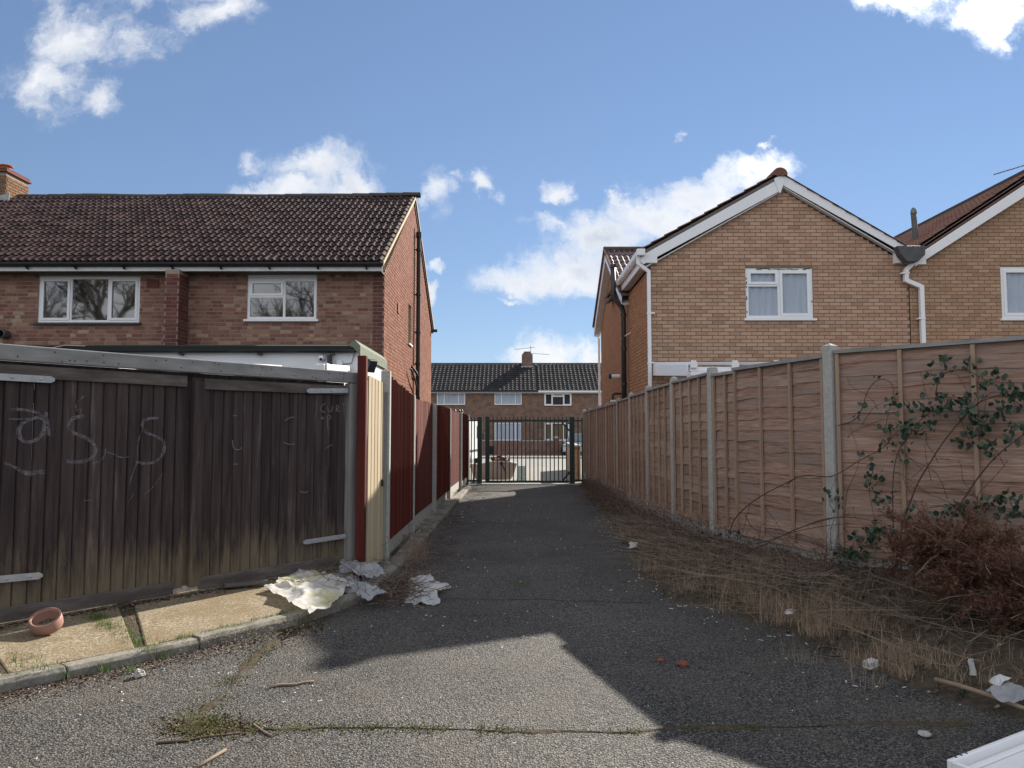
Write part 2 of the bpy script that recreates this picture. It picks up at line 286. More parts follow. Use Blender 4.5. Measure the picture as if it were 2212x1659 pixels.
mat('upvc', [(.72, .72, .74), (.8, .8, .81)], scale=3, rough=.32, spec=.5, vary=.4)
mat('upvc_worn', [(.5, .5, .5), (.7, .7, .71)], scale=5, rough=.5, vary=.7)
mat('white_board', [(.5, .5, .52), (.66, .66, .67)], scale=4, rough=.6, vary=.6, mottle=((.3, .29, .27), 6, .6, .4))
mat('soffit', [(.1, .09, .085), (.16, .145, .135)], scale=6, rough=.8)
mat('black_pvc', [(.012, .013, .014), (.03, .03, .032)], scale=8, rough=.45, spec=.5)
mat('green_felt', [(.09, .11, .085), (.16, .18, .14), (.24, .26, .21)], scale=160, rough=.95, bump=.5, bscale=200)
mat('flat_felt', [(.014, .02, .019), (.03, .037, .034)], scale=60, rough=.95)
mat('verge_mortar', [(.42, .3, .18), (.52, .4, .26)], scale=20, bump=.5)
mat('lead', [(.2, .21, .22), (.42, .44, .44)], scale=12, rough=.6, vary=.9)
mat('terracotta', [(.28, .1, .06), (.4, .17, .1)], scale=12, rough=.8)
mat('clear_curtain', [(.66, .7, .74), (.88, .9, .92)], scale=20, stretch=(1, 1, .15), rough=.9, vary=.7)
mat('room', [(.06, .055, .05)], rough=.9)  # dark base colour paints in the gloom behind the glass
mat('reflection_orange', [(.33, .2, .08), (.42, .27, .12)], scale=8, stretch=(1, 1, .2), rough=.8)
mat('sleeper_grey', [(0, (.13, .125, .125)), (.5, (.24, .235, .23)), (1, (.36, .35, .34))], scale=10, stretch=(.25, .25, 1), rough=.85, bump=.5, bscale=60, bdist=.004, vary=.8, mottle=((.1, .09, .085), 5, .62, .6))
mat('post_grey', [(0, (.15, .14, .13)), (.5, (.25, .24, .225)), (1, (.34, .33, .31))], scale=12, stretch=(1, 1, .1), rough=.85, bump=.5, bscale=50, bdist=.004, vary=.8, mottle=((.09, .1, .06), 3, .6, .5))
mat('batten', [(.04, .03, .028), (.10, .083, .075), (.2, .175, .16)], scale=13, stretch=(.2, .2, 1), rough=.85, bump=.4, vary=.9)
plank_mat('gate_plank', (.027, .0175, .018), (.066, .047, .045), (.2, .165, .155), (.17, .135, .085), .22, .68)
mat('scratch', [(.09, .083, .083), (.24, .23, .225)], scale=40, rough=.95, vary=1.0, spec=.1)
mat('galv', [(.3, .31, .32), (.42, .43, .44), (.5, .51, .52)], scale=15, rough=.55, metal=.55, vary=.8)
mat('red_stain', [(0, (.05, .0125, .011)), (.5, (.098, .023, .017)), (1, (.175, .053, .037))], scale=9, stretch=(1, 1, .05), rough=.75, bump=.4, bscale=30, rnd=.4, vary=.9, bdist=.003, mottle=((.05, .010, .010), 2.2, .5, .6), spec=.1)
mat('raw_board', [(.36, .29, .19), (.46, .38, .26), (.54, .47, .34)], scale=9, stretch=(1, 1, .08), rough=.8, rnd=.4, vary=.8, spec=.1)
mat('lap_slat', [(0, (.13, .078, .058)), (.3, (.26, .162, .12)), (.65, (.35, .228, .176)), (1, (.48, .345, .275))], scale=7, stretch=(.6, .6, 9), rough=.85, bump=.8, bscale=22, rnd=.36, vary=1.7, bdist=.006, mottle=((.26, .2, .175), 1.1, .46, .65), spec=.1)
mat('pale_slat', [(0, (.13, .085, .062)), (.4, (.26, .175, .128)), (1, (.42, .315, .245))], scale=7, stretch=(.6, .6, 9), rough=.85, bump=.5, bscale=40, rnd=.42, vary=.9, bdist=.004, spec=.1)
mat('fence_batten', [(.25, .168, .118), (.34, .24, .175), (.42, .32, .245)], scale=9, stretch=(1, 1, .15), rough=.85, rnd=.4, vary=.8, spec=.1)
mat('concrete', [(0, (.26, .25, .23)), (.5, (.37, .36, .335)), (1, (.46, .45, .42))], scale=26, rough=.92, bump=.5, bscale=120, bdist=.003, vary=.8, mottle=((.2, .2, .15), 2.4, .58, .5), spec=.1)
mat('kerb_concrete', [(.11, .10, .09), (.21, .195, .17), (.33, .31, .27)], scale=40, rough=.92, bump=.6, bscale=90, bdist=.004, vary=.9, mottle=((.065, .065, .045), 3.4, .47, .75), spec=.1)
mat('slab_concrete', [(0, (.12, .095, .065)), (.4, (.2, .162, .112)), (.75, (.27, .225, .16)), (1, (.38, .33, .25))], scale=42, rough=.9, bump=.9, bscale=70, bdist=.008, vary=1.6, mottle=((.17, .13, .075), 3.2, .46, .7), spec=.1)
mat('soil', [(.035, .027, .02), (.07, .055, .04), (.12, .1, .075)], scale=25, rough=.98, bump=.8, bscale=60, bdist=.02, vary=.9, spec=.1)
mat('far_ground', [(.07, .065, .05), (.11, .10, .08)], scale=2, rough=.95)
mat('forecourt', [(.17, .155, .135), (.25, .235, .205)], scale=3, rough=.9, vary=.8)
mat('road', [(.15, .143, .132), (.21, .2, .188)], scale=2, rough=.85, vary=.6)
mat('green_steel', [(.006, .022, .02), (.014, .04, .035)], scale=8, rough=.4, spec=.5)
mat('dry_grass', [(.16, .112, .076), (.3, .215, .15), (.45, .345, .25)], scale=3, rnd=.8, rough=.9, transl=.25, spec=.1)
mat('twig', [(.04, .027, .022), (.12, .082, .068), (.27, .21, .175)], scale=5, rnd=.85, rough=.9, spec=.1)
mat('pale_twig', [(.13, .098, .07), (.28, .225, .17)], scale=5, rnd=.8, rough=.9)
mat('cane', [(.045, .02, .022), (.07, .034, .034), (.06, .05, .03)], scale=5, rough=.8, vary=.8)
mat('bramble_leaf', [(0, (.014, .035, .022)), (.4, (.03, .062, .04)), (.75, (.06, .1, .065)), (1, (.12, .16, .09))], scale=14, rnd=.6, rough=.55, spec=.4, transl=.2)
mat('weed', [(.04, .075, .015), (.08, .14, .03), (.13, .2, .05)], scale=5, rnd=.8, rough=.7, transl=.3)
mat('leaf_litter', [(0, (.03, .02, .015)), (.5, (.075, .05, .036)), (.85, (.16, .11, .08)), (1, (.34, .28, .22))], scale=5, rnd=.95, rough=.9, spec=.1)
mat('moss', [(.03, .04, .008), (.07, .08, .015), (.12, .115, .03)], scale=12, rnd=.6, rough=.95)
mat('dead_needles', [(0, (.055, .026, .019)), (.4, (.12, .056, .039)), (.75, (.21, .108, .072)), (1, (.33, .2, .14))], scale=4, rnd=.55, vary=.8, rough=.9, transl=.15)
mat('bark', [(.1, .075, .055), (.19, .15, .115)], scale=30, rough=.95, bump=.5)
mat('stick', [(.2, .145, .1), (.3, .23, .165)], scale=20, stretch=(.3, .3, 1), rough=.85)
mat('litter_white', [(.45, .45, .45), (.68, .68, .67)], scale=9, rnd=.8, rough=.7)
mat('litter_mix', [(0, (.5, .5, .48)), (.6, (.6, .59, .57)), (.75, (.22, .18, .14)), (.9, (.12, .1, .08)), (1, (.3, .38, .4))], scale=4, rnd=1.0, rough=.7, spec=.4)
film_mat('white_film', (.7, .69, .68), .05); film_mat('clear_film', (.62, .64, .68), .3)
mat('yellow_film', [(0, (.6, .58, .55)), (.55, (.72, .7, .66)), (.68, (.66, .62, .3)), (.8, (.72, .7, .64))], scale=3.5, rough=.4, vary=1.0, transl=.35, bump=.4, bscale=30)
mat('pink_plastic', [(.24, .13, .105), (.33, .19, .155)], scale=14, rough=.55, vary=.8, mottle=((.2, .12, .1), 9, .6, .5))
mat('brick_red', [(.13, .04, .026), (.2, .068, .045)], scale=20, rough=.9, bump=.5)
mat('stone', [(.2, .19, .17), (.42, .4, .37)], scale=18, rough=.9, bump=.5, vary=.9)
mat('bath', [(.4, .3, .26), (.5, .4, .36)], scale=2, rough=.35, spec=.5, mottle=((.22, .17, .14), 2, .55, .5))
mat('bath_rim', [(.62, .58, .58), (.7, .67, .67)], scale=3, rough=.3, spec=.5)
mat('van_white', [(.68, .7, .7), (.74, .75, .75)], scale=1, rough=.25, spec=.5)
mat('car_silver', [(.36, .39, .43), (.42, .45, .49)], scale=1, rough=.25, spec=.6, metal=.3)
mat('tail_red', [(.4, .03, .025)], rough=.25, spec=.5)
mat('tyre', [(.02, .02, .02), (.035, .035, .035)], rough=.85)
mat('alloy', [(.4, .4, .42)], rough=.35, metal=.7)
mat('sill_red', [(.13, .03, .03), (.17, .05, .045)], scale=6, rough=.7)
mat('black_iron', [(.012, .012, .013), (.02, .02, .02)], rough=.5)
mat('bin_bag', [(.012, .012, .014), (.03, .03, .033)], rough=.35, spec=.6, bump=.5, bscale=20)
mat('aerial_metal', [(.12, .12, .13), (.2, .2, .21)], rough=.5, metal=.6)
mat('flue_grey', [(.045, .045, .05), (.11, .11, .115)], scale=9, rough=.6, vary=.8)
mat('red_cloth', [(.3, .02, .05), (.42, .05, .1)], scale=12, rough=.6)
mat('twigbark', [(.06, .045, .035), (.12, .095, .075)], scale=8, rough=.95)
glass_mat('glass_dark', tint=(.012, .014, .016), ior=2.1); glass_mat('glass_clear', ior=1.75, clear=.86)
glass_mat('glass_green', tint=(.16, .26, .22), ior=1.5, clear=.4); glass_mat('car_glass', tint=(.06, .08, .1), ior=1.7)

# ------------------------------------------------------------------ geometry helpers
WL = {}                                             # world location of every object that parents others
def tag(o, label=None, cat=None, group=None, kind=None):
    if label: o['label'] = label
    if cat: o['category'] = cat
    if group: o['group'] = group
    if kind: o['kind'] = kind
    return o
def thing(name, loc, label, cat, group=None):
    o = bpy.data.objects.new(name, None); C.objects.link(o); o.location = loc; o.empty_display_size = .2
    WL[o] = V(loc); return tag(o, label, cat, group)
def link(o, parent=None):
    C.objects.link(o)
    if parent is not None: o.parent = parent
    return o
class MB:
    def __init__(s): s.v = []; s.f = []
    def add(s, vs, fs):
        k = len(s.v); s.v.extend(V(p) for p in vs); s.f.extend([i + k for i in f] for f in fs); return s
    def obox(s, c, a, b, d):
        """box about c with half-axis vectors a, b, d"""
        c = V(c); vs = [c + a * i + b * j + d * k for k in (-1, 1) for j in (-1, 1) for i in (-1, 1)]
        return s.add(vs, [(0, 2, 3, 1), (4, 5, 7, 6), (0, 1, 5, 4), (2, 6, 7, 3), (0, 4, 6, 2), (1, 3, 7, 5)])
    def box(s, lo, hi):
        lo, hi = V(lo), V(hi); c = (lo + hi) / 2; h = (hi - lo) / 2
        return s.obox(c, V((h.x, 0, 0)), V((0, h.y, 0)), V((0, 0, h.z)))
    def beam(s, a, b, w, h, up=V((0, 0, 1))):
        a, b = V(a), V(b); d = (b - a); l = d.length; d = d / l; x = d.cross(up).normalized(); y = x.cross(d)
        return s.obox((a + b) / 2, d * (l / 2), x * (w / 2), y * (h / 2))
    def prism(s, pts, ext):
        pts = [V(p) for p in pts]; n = len(pts); ext = V(ext)
        s.add(pts + [p + ext for p in pts], [list(range(n))[::-1], list(range(n, 2 * n))] + [[i, (i + 1) % n, n + (i + 1) % n, n + i] for i in range(n)]); return s
    def tube(s, pts, r, n=6, cap=True):
        pts = [V(p) for p in pts]; rs = r if isinstance(r, (list, tuple)) else [r] * len(pts)
        base = len(s.v); up = V((.13, .31, .94)).normalized()
        for i, p in enumerate(pts):
            t = (pts[min(i + 1, len(pts) - 1)] - pts[max(i - 1, 0)])
            if t.length < 1e-6: t = V((0, 0, 1))
            t.normalize(); x = t.cross(up)
            if x.length < .05: x = t.cross(V((1, 0, 0)))
            x.normalize(); y = x.cross(t)
            for k in range(n):
                a = 2 * math.pi * k / n; s.v.append(p + x * (math.cos(a) * rs[i]) + y * (math.sin(a) * rs[i]))
        for i in range(len(pts) - 1):
            for k in range(n):
                a = base + i * n + k; b = base + i * n + (k + 1) % n; s.f.append([a, a + n, b + n, b])
        if cap: s.f.append([base + k for k in range(n)]); s.f.append([base + (len(pts) - 1) * n + k for k in range(n)][::-1])
        return s
    def lathe(s, prof, c, n=16, M=None):
        """prof: (radius, height); axis z unless M given"""
        base = len(s.v); c = V(c); M = M or Matrix.Identity(3)
        for (r, h) in prof:
            for k in range(n):
                a = 2 * math.pi * k / n; s.v.append(c + M @ V((r * math.cos(a), r * math.sin(a), h)))
        for i in range(len(prof) - 1):
            for k in range(n):
                a = base + i * n + k; b = base + i * n + (k + 1) % n; s.f.append([a, b, b + n, a + n])
        return s
    def grid(s, P):
        """P[i][j] points"""
        base = len(s.v); n = len(P[0])
        for row in P: s.v.extend(V(p) for p in row)
        for i in range(len(P) - 1):
            for j in range(n - 1):
                a = base + i * n + j; s.f.append([a, a + 1, a + n + 1, a + n])
        return s
    def mesh(s, name, c):
        me = bpy.data.meshes.new(name); me.from_pydata([tuple(p - c) for p in s.v], [], s.f); me.update(); return me
    def build(s, name, material, parent=None, smooth=False, bevel=0, label=None, cat=None, group=None, kind=None, base=False):
        a = np.array([tuple(p) for p in s.v]); lo, hi = a.min(0), a.max(0); c = V(((lo + hi) / 2).tolist())
        if base: c.z = lo[2]
        me = s.mesh(name, c)
        me.materials.append(MATS[material])
        if smooth: me.polygons.foreach_set('use_smooth', [True] * len(me.polygons))
        o = bpy.data.objects.new(name, me); link(o, parent)
        o.location = c - (WL[parent] if parent is not None else V((0, 0, 0))); WL[o] = c
        if bevel:
            bv = o.modifiers.new('bevel', 'BEVEL'); bv.width = bevel; bv.segments = 2; bv.limit_method = 'ANGLE'
        return tag(o, label, cat, group, kind)

def in_view(p):
    d = p - EYE
    if d.y < .3: return False
    return abs(d.x / d.y) < .72 and -.6 < d.z / d.y < .62
def pieces(parent, name, items, material, limit=300, rest_name=None, smooth=False):
    """items: (mesh, world matrix). The ones that show largest become parts, the rest one joined part."""
    key = lambda it: (0 if in_view(it[1].translation) else 1, (it[1].translation - EYE).length)
    items = sorted(items, key=key); pl = WL[parent]; out = []
    for me, M in items[:limit]:
        if not me.materials: me.materials.append(MATS[material])
        o = bpy.data.objects.new(name, me); link(o, parent); o.matrix_basis = Matrix.Translation(-pl) @ M; WL[o] = M.translation.copy(); out.append(o)
    rest = items[limit:]
    if rest:
        vs, fs, k = [], [], 0; cache = {}
        for me, M in rest:
            if me not in cache:
                a = np.empty(len(me.vertices) * 3); me.vertices.foreach_get('co', a); cache[me] = (a.reshape(-1, 3), [list(p.vertices) for p in me.polygons])
            a, pf = cache[me]; m = np.array(M); w = a @ m[:3, :3].T + m[:3, 3]
            vs.append(w); fs.extend([[i + k for i in f] for f in pf]); k += len(a)
        vs = np.vstack(vs); c = vs.mean(0); me = bpy.data.meshes.new(rest_name or name + 's'); me.from_pydata((vs - c).tolist(), [], fs); me.update(); me.materials.append(MATS[material])
        if smooth: me.polygons.foreach_set('use_smooth', [True] * len(me.polygons))
        o = bpy.data.objects.new(rest_name or name + 's', me); link(o, parent); o.location = V(c.tolist()) - pl; tag(o, kind='stuff')
    return out
def frame_mat(o, x, y, z):
    M = Matrix.Identity(4)
    for i, a in enumerate((x, y, z)): M[0][i], M[1][i], M[2][i] = a
    M.translation = o; return M
def unit_box(name, x0=0, x1=1, y0=0, y1=1, z0=0, z1=1, mat_=None):
    me = MB().box((x0, y0, z0), (x1, y1, z1)).mesh(name, V((0, 0, 0)))
    if mat_: me.materials.append(MATS[mat_])
    return me
Z = V((0, 0, 1))

def brick_mesh(material):
    # a little tapered towards the face, so that every arris catches light
    b = MB(); x, z = .5, .5; e = .012
    b.add([(-x, 0, -z), (x, 0, -z), (x, 0, z), (-x, 0, z), (-x + e, 1, -z + e * 3), (x - e, 1, -z + e * 3), (x - e, 1, z - e * 3), (-x + e, 1, z - e * 3)],
          [(4, 5, 6, 7), (0, 1, 5, 4), (1, 2, 6, 5), (2, 3, 7, 6), (3, 0, 4, 7)])
    me = b.mesh('brick', V((0, 0, 0))); me.materials.append(MATS[material]); return me
def brick_items(me, O, u, n, spans, z0, z1, bond='stretcher', row=.075, seed=1, proud=.007):
    """bricks over the plane through O spanned by u and z, facing n; spans(z) -> [(a, b)] along u"""
    rng = random.Random(seed); items = []; r = 0; zz = z0
    u = V(u); n = V(n)
    while zz + row <= z1 + 1e-6:
        zc = zz + row / 2
        for (a, b) in spans(zc):
            if bond == 'stretcher': x = math.floor(a / .225) * .225 - (.1125 if r % 2 else 0)
            else: x = a - rng.random() * .2
            while x < b - .02:
                if bond == 'stretcher': L = .215
                else: L = .215 if (rng.random() < .5) else .1025
                x0, x1 = max(x, a), min(x + L, b)
                if x1 - x0 > .035:
                    d = proud + rng.uniform(-.0018, .0018)
                    c = V(O) + u * ((x0 + x1) / 2) + Z * (zc - V(O).z) - n * .01
                    items.append((me, frame_mat(c, u * (x1 - x0), n * (d + .01), Z * .065)))
                x += L + .01
        zz += row; r += 1
    return items
def wall_blocks(mb, O, u, n, a, b, z0, z1, holes, thick=.24):
    """solid wall with rectangular openings, front face in the plane through O"""
    u = V(u); n = V(n); O = V((O[0], O[1], 0))
    def blk(x0, x1, q0, q1):
        if x1 - x0 > .01 and q1 - q0 > .01:
            mb.obox(O + u * ((x0 + x1) / 2) + Z * ((q0 + q1) / 2) - n * (thick / 2), u * ((x1 - x0) / 2), n * (thick / 2), Z * ((q1 - q0) / 2))
    x = a
    for (h0, h1, q0, q1) in sorted(holes):
        blk(x, h0, z0, z1); blk(h0, h1, z0, q0); blk(h0, h1, q1, z1); x = h1
    blk(x, b, z0, z1)
def minus(spans, holes):
    def f(z):
        out = spans(z)
        for (h0, h1, q0, q1) in holes:
            if q0 - .03 < z < q1 + .03:
                nx = []
                for (a, b) in out:
                    if h1 <= a or h0 >= b: nx.append((a, b))
                    else:
                        if h0 - a > .03: nx.append((a, h0 - .004))
                        if b - h1 > .03: nx.append((h1 + .004, b))
                out = nx
        return out
    return f

def tile_mesh(name, w, l, rolls, h, t, seg, material):
    xs = [w * i / seg for i in range(seg + 1)]
    def hz(x):
        z = 0
        for c in rolls:
            d = abs(x / w - c) / (.26 / len(rolls) * 1.05)
            if d < 1: z = max(z, h * math.cos(d * math.pi / 2))
        return z
    b = MB(); tail = [(x, 0, hz(x) + t) for x in xs]; head = [(x, l, hz(x) + t * .1) for x in xs]; low = [(x, 0, hz(x) * .75) for x in xs]
    b.grid([low, tail, head]); me = b.mesh(name, V((0, 0, 0))); me.materials.append(MATS[material]); return me
def tile_items(me, A, u, s, width, slope, w, gauge, seed=3, jit=.004):
    rng = random.Random(seed); u = V(u); s = V(s); n = u.cross(s); items = []
    if n.z < 0: n = -n
    for r in range(int(slope / gauge + .5)):
        for i in range(int(width / w + .5)):
            o = V(A) + u * (i * w) + s * (r * gauge) + n * rng.uniform(0, jit)
            items.append((me, frame_mat(o, u * .997, (s + n * rng.uniform(-.006, .006)), n)))
    return items

def window(parent, O, u, n, x0, x1, z0, z1, lights, recess=.03, sill='upvc', curtain=None, pane='glass_dark', fw=.055, head=0, frame='upvc', sill_out=.06, interior='room'):
    """a casement window in its opening; lights: (a, b, c, d, opens) in fractions of the opening, each with its own sash and pane"""
    u = V(u); n = V(n); O = V((O[0], O[1], 0))
    P = lambda x, z, d=0.0: O + u * x + Z * z + n * d
    def bar(mb, xa, xb, za, zb, d0, d1):
        c = (P(xa, za, d0) + P(xb, zb, d1)) / 2
        mb.obox(c, u * ((xb - xa) / 2), n * ((d1 - d0) / 2), Z * ((zb - za) / 2))
    zt = z1 - head; f = -recess
    m = MB()
    bar(m, x0, x1, zt - fw, zt, f - .06, f); bar(m, x0, x1, z0, z0 + fw, f - .06, f)
    bar(m, x0, x0 + fw, z0 + fw, zt - fw, f - .06, f); bar(m, x1 - fw, x1, z0 + fw, zt - fw, f - .06, f)
    if head: bar(m, x0, x1, zt + .002, z1, f - .05, f - .008)
    W, H = x1 - x0, zt - z0
    for (a, b, c, d, o) in lights:
        if a > .02: bar(m, x0 + W * a - fw * .3, x0 + W * a + fw * .3, z0 + H * c + fw * .3, z0 + H * d - fw * .3, f - .058, f - .003)
        if c > .02: bar(m, x0 + W * a + fw * .3, x0 + W * b - fw * .3, z0 + H * c - fw * .3, z0 + H * c + fw * .3, f - .058, f - .003)
    win = m.build('window', frame, parent)
    for (a, b, c, d, o) in lights:
        xa, xb, za, zb = x0 + W * a, x0 + W * b, z0 + H * c, z0 + H * d
        i = fw * (.95 if o else .62); sw = fw * .85 if o else fw * .25
        if a < .02: xa += i
        else: xa += i * .35
        if b > .98: xb -= i
        else: xb -= i * .35
        if c < .02: za += i
        else: za += i * .35
        if d > .98: zb -= i
        else: zb -= i * .35
        pr = .012 if o else -.012
        s = MB(); bar(s, xa, xb, zb - sw, zb, f - .05, f + pr); bar(s, xa, xb, za, za + sw, f - .05, f + pr); bar(s, xa, xa + sw, za + sw, zb - sw, f - .05, f + pr); bar(s, xb - sw, xb, za + sw, zb - sw, f - .05, f + pr)
        s.build('sash', frame, win)
        g = MB(); bar(g, xa + sw - .004, xb - sw + .004, za + sw - .004, zb - sw + .004, f - .032, f - .02); g.build('pane', pane, win)
    if sill:
        s = MB(); bar(s, x0 - .05, x1 + .05, z0 - .045, z0 - .003, f - .02, sill_out); s.build('sill', sill, win)
    if curtain:
        k = 60; rows = []
        for zq in (z0 + fw, z0 + H * .5, zt - fw):
            rows.append([P(x0 + fw + (W - 2 * fw) * j / k, zq, f - .062 + .012 * math.sin(j * .9 + .4 * math.sin(j * .37)) ) for j in range(k + 1)])
        MB().grid(rows).build('curtain', curtain, win, smooth=True)
    if interior:
        s = MB(); bar(s, x0 + .01, x1 - .01, z0 + .01, z1 - .01, f - .2, f - .19); s.build('room_backing', interior, win)  # flat sheet behind the glass, its colour stands in for the unlit room
    return win

# ================================================================== THE SETTING: ground, lane, pavement, kerb, verge, street
def sheet(name, pts, z, material, kind='structure', parent=None):
    b = MB().add([(p[0], p[1], z) for p in pts], [list(range(len(pts)))])
    return b.build(name, material, parent, kind=kind)
sheet('ground', [(-400, -60), (400, -60), (400, 600), (-400, 600)], -.03, 'far_ground')
sheet('lane', [(-16, -14), (16, -14), (16, 8), (4.5, 9.0), (3.2, 12), (2.6, 25.2), (-1.7, 25.2), (-2.4, 9), (-16, 9)], 0.0, 'asphalt')
sheet('forecourt', [(-14, 25.2), (14, 25.2), (14, 37.5), (-14, 37.5)], -.004, 'forecourt')
sheet('road', [(-80, 37.7), (80, 37.7), (80, 50.5), (-80, 50.5)], -.02, 'road')
MB().box((-80, 50.5, -.1), (80, 55.6, .08)).build('far_pavement', 'forecourt', kind='structure')
MB().box((-80, 50.3, -.1), (80, 50.495, .1)).build('far_kerb', 'concrete', kind='structure')
MB().box((-1.1, 24.15, -.05), (2.3, 24.62, .03)).build('gate_threshold', 'concrete', kind='structure', bevel=.01)

# kerb line: along the lane's left side, round the corner by the red post, then along the gates to the left
PZ = .14                                                   # pavement height
kp = [gz(x, y, .085) for x, y in [(1018, 1048), (985, 1085), (945, 1130), (905, 1172), (868, 1215), (826, 1252)]]
kq = [gz(x, y, .085) for x, y in [(760, 1296), (690, 1318), (640, 1330), (500, 1362), (352, 1398), (180, 1432), (0, 1468)]]
ext = kq[-1] + (kq[-1] - kq[-2]).normalized() * 1.2
kline = kp + kq + [ext]
def resample(pts, step):
    out = [pts[0].copy()]; acc = 0
    for a, b in zip(pts, pts[1:]):
        d = (b - a).length; t = step - acc
        while t <= d:
            out.append(a.lerp(b, t / d)); t += step
        acc = (acc + d) % step
    return out
pav = thing('pavement', (-3.2, 6.6, 0), None, None); tag(pav, kind='structure')
kr = resample(kline, .91); rng = random.Random(4)
for a, b in zip(kr, kr[1:]):
    d = (b - a).normalized(); nl = V((-d.y, d.x, 0)) * -1; g = .006
    a2, b2 = a + d * g, b - d * g
    o = MB().add([tuple(a2), tuple(b2), tuple(b2 + nl * .125), tuple(a2 + nl * .125)] , [])
    m = MB(); top = .086 + rng.uniform(-.012, .008); sl = .028
    f0, f1 = V((a2.x, a2.y, 0)), V((b2.x, b2.y, 0)); k0, k1 = f0 + nl * .125, f1 + nl * .125
    m.add([f0 - Z * .08, f1 - Z * .08, f1 + Z * (top - sl), f0 + Z * (top - sl), f0 + nl * .02 + Z * top, f1 + nl * .02 + Z * top, k1 + Z * top, k0 + Z * top, k1 - Z * .08, k0 - Z * .08],
          [(0, 1, 2, 3), (3, 2, 5, 4), (4, 5, 6, 7), (7, 6, 8, 9), (0, 3, 4, 7, 9), (1, 8, 6, 5, 2)])
    m.build('kerb_stone', 'kerb_concrete', pav, bevel=.006)

# gates stand on this line
GP = V((-1.794, 8.75, 0)); GD = V((.62, .785, 0)).normalized(); GN = V((GD.y, -GD.x, 0))
gate_at = lambda t, z=0.0, out=0.0: GP - GD * t + Z * z + GN * out
# concrete slabs between gates and kerb
inner = [p for p in kq] + [ext]
def off_kerb(i):
    p = inner[i]; a = inner[max(i - 1, 0)]; b = inner[min(i + 1, len(inner) - 1)]; d = (b - a).normalized(); return p + V((d.y, -d.x, 0)) * .13
sl_in = [off_kerb(i) for i in range(len(inner))]
def slab(front, t0, t1, z, tilt=0, label=None):
    back = [gate_at(t0, 0, -.06), gate_at(t1, 0, -.06)]
    pts = [V((p.x, p.y, z)) for p in front] + [V((p.x, p.y, .138)) for p in reversed(back)]
    m = MB().prism(pts, (0, 0, -.2)); return m.build('slab', 'slab_concrete', pav, bevel=.012)
def slab_z(p): return .138 - .052 * max(0.0, min(1.0, (p - GP).dot(GN) / .95))
def lerp_front(x0, x1):
    """front points between two picture columns"""
    xs = [760, 690, 640, 500, 352, 180, 0, -150]; res = []
    def at(x):
        for i in range(len(xs) - 1):
            if xs[i] >= x >= xs[i + 1]: return sl_in[i].lerp(sl_in[i + 1], (xs[i] - x) / (xs[i] - xs[i + 1]))
    res.append(at(x0)); res += [sl_in[i] for i, q in enumerate(xs) if x1 < q < x0]; res.append(at(x1)); return res
slab(lerp_front(755, 332), -.15, 2.42, .088)
slab(lerp_front(308, 30), 2.56, 3.62, .084)
slab(lerp_front(18, -140), 3.66, 5.2, .076)
b = MB(); b.prism([V((p.x, p.y, .074)) for p in lerp_front(759, -148)] + [gate_at(5.3, .13, -.1), gate_at(-.2, .13, -.1)], (0, 0, -.15)); b.build('bedding_soil', 'soil', pav)
# concrete strip beside the red fence
FENCE_L = [(-1.57, 9.3), (-1.60 + .02, 11.76), (-1.56, 14.9), (-1.535, 18.1), (-1.50, 21.6), (-1.46, 24.45)]
strip = [V((p.x, p.y, .07)) + V((-.13, .05, 0)) for p in kp]
b = MB(); b.prism(strip + [V((x - .02, y, .105)) for x, y in reversed(FENCE_L[:5])] [::-1][::-1], (0, 0, -.2)); b.build('path_strip', 'kerb_concrete', pav)

# planted verge on the right, banked up against the fence
edge_px = [(1250, 1046), (1270, 1075), (1308, 1115), (1345, 1165), (1372, 1208), (1410, 1258), (1450, 1292), (1525, 1314), (1625, 1343), (1770, 1397), (1892, 1450), (2022, 1502), (2212, 1550), (2420, 1610)]
edge = [gz(x, y, 0.0) for x, y in edge_px]
RF = [(2.385, 25.35), (2.39, 23.4), (2.405, 21.45), (2.42, 19.5), (2.44, 17.6), (2.435, 15.68), (2.445, 13.74), (2.49, 11.8), (2.60, 9.95), (3.19, 7.68), (4.56, 6.30), (5.9, 4.92)]
def poly_at(pts, f):
    pts = [V((p[0], p[1], 0)) for p in pts]; ls = [(b - a).length for a, b in zip(pts, pts[1:])]; t = f * sum(ls)
    for a, b, l in zip(pts, pts[1:], ls):
        if t <= l: return a.lerp(b, t / l)
        t -= l
    return pts[-1]
def fence_for(p):
    best = None
    for a, b in zip(RF, RF[1:]):
        A, B = V((a[0], a[1], 0)), V((b[0], b[1], 0)); d = B - A; t = max(0, min(1, (p - A).dot(d) / d.length_squared)); q = A + d * t
        if best is None or (q - p).length < (best - p).length: best = q
    return best
def verge_h(s, t, p):
    near = max(0, min(1, (16 - p.y) / 8))
    h = (.13 + .22 * near) * (1 - (1 - t) ** 1.5) + .05 * mnoise.noise(p * 1.7) * min(1, t * 3) + .025 * mnoise.noise(p * 6) * min(1, t * 3)
    return max(h, .004 if t > 0 else -.01)
vs_rows = []; NS, NT = 110, 22
eg = [poly_at([(q.x, q.y) for q in edge], (i / (NS - 1)) ** 1.0) for i in range(NS)]
def verge_pt(i, t):
    p = eg[i]; wob = V((mnoise.noise(p * 2.3) * .12 + mnoise.noise(p * 9) * .04, 0, 0)); q = fence_for(p) + V((.25, .15, 0)); a = p + wob
    r = a.lerp(q, t); return V((r.x, r.y, verge_h(i, t, r)))
for i in range(NS): vs_rows.append([verge_pt(i, j / (NT - 1)) for j in range(NT)])
MB().grid(vs_rows).build('verge', 'soil', smooth=True, kind='structure')
def verge_rand(rng, lo=0.0, hi=1.0, tmin=0, tmax=1):
    i = int(rng.uniform(lo, hi) * (NS - 1)); return verge_pt(i, rng.uniform(tmin, tmax))

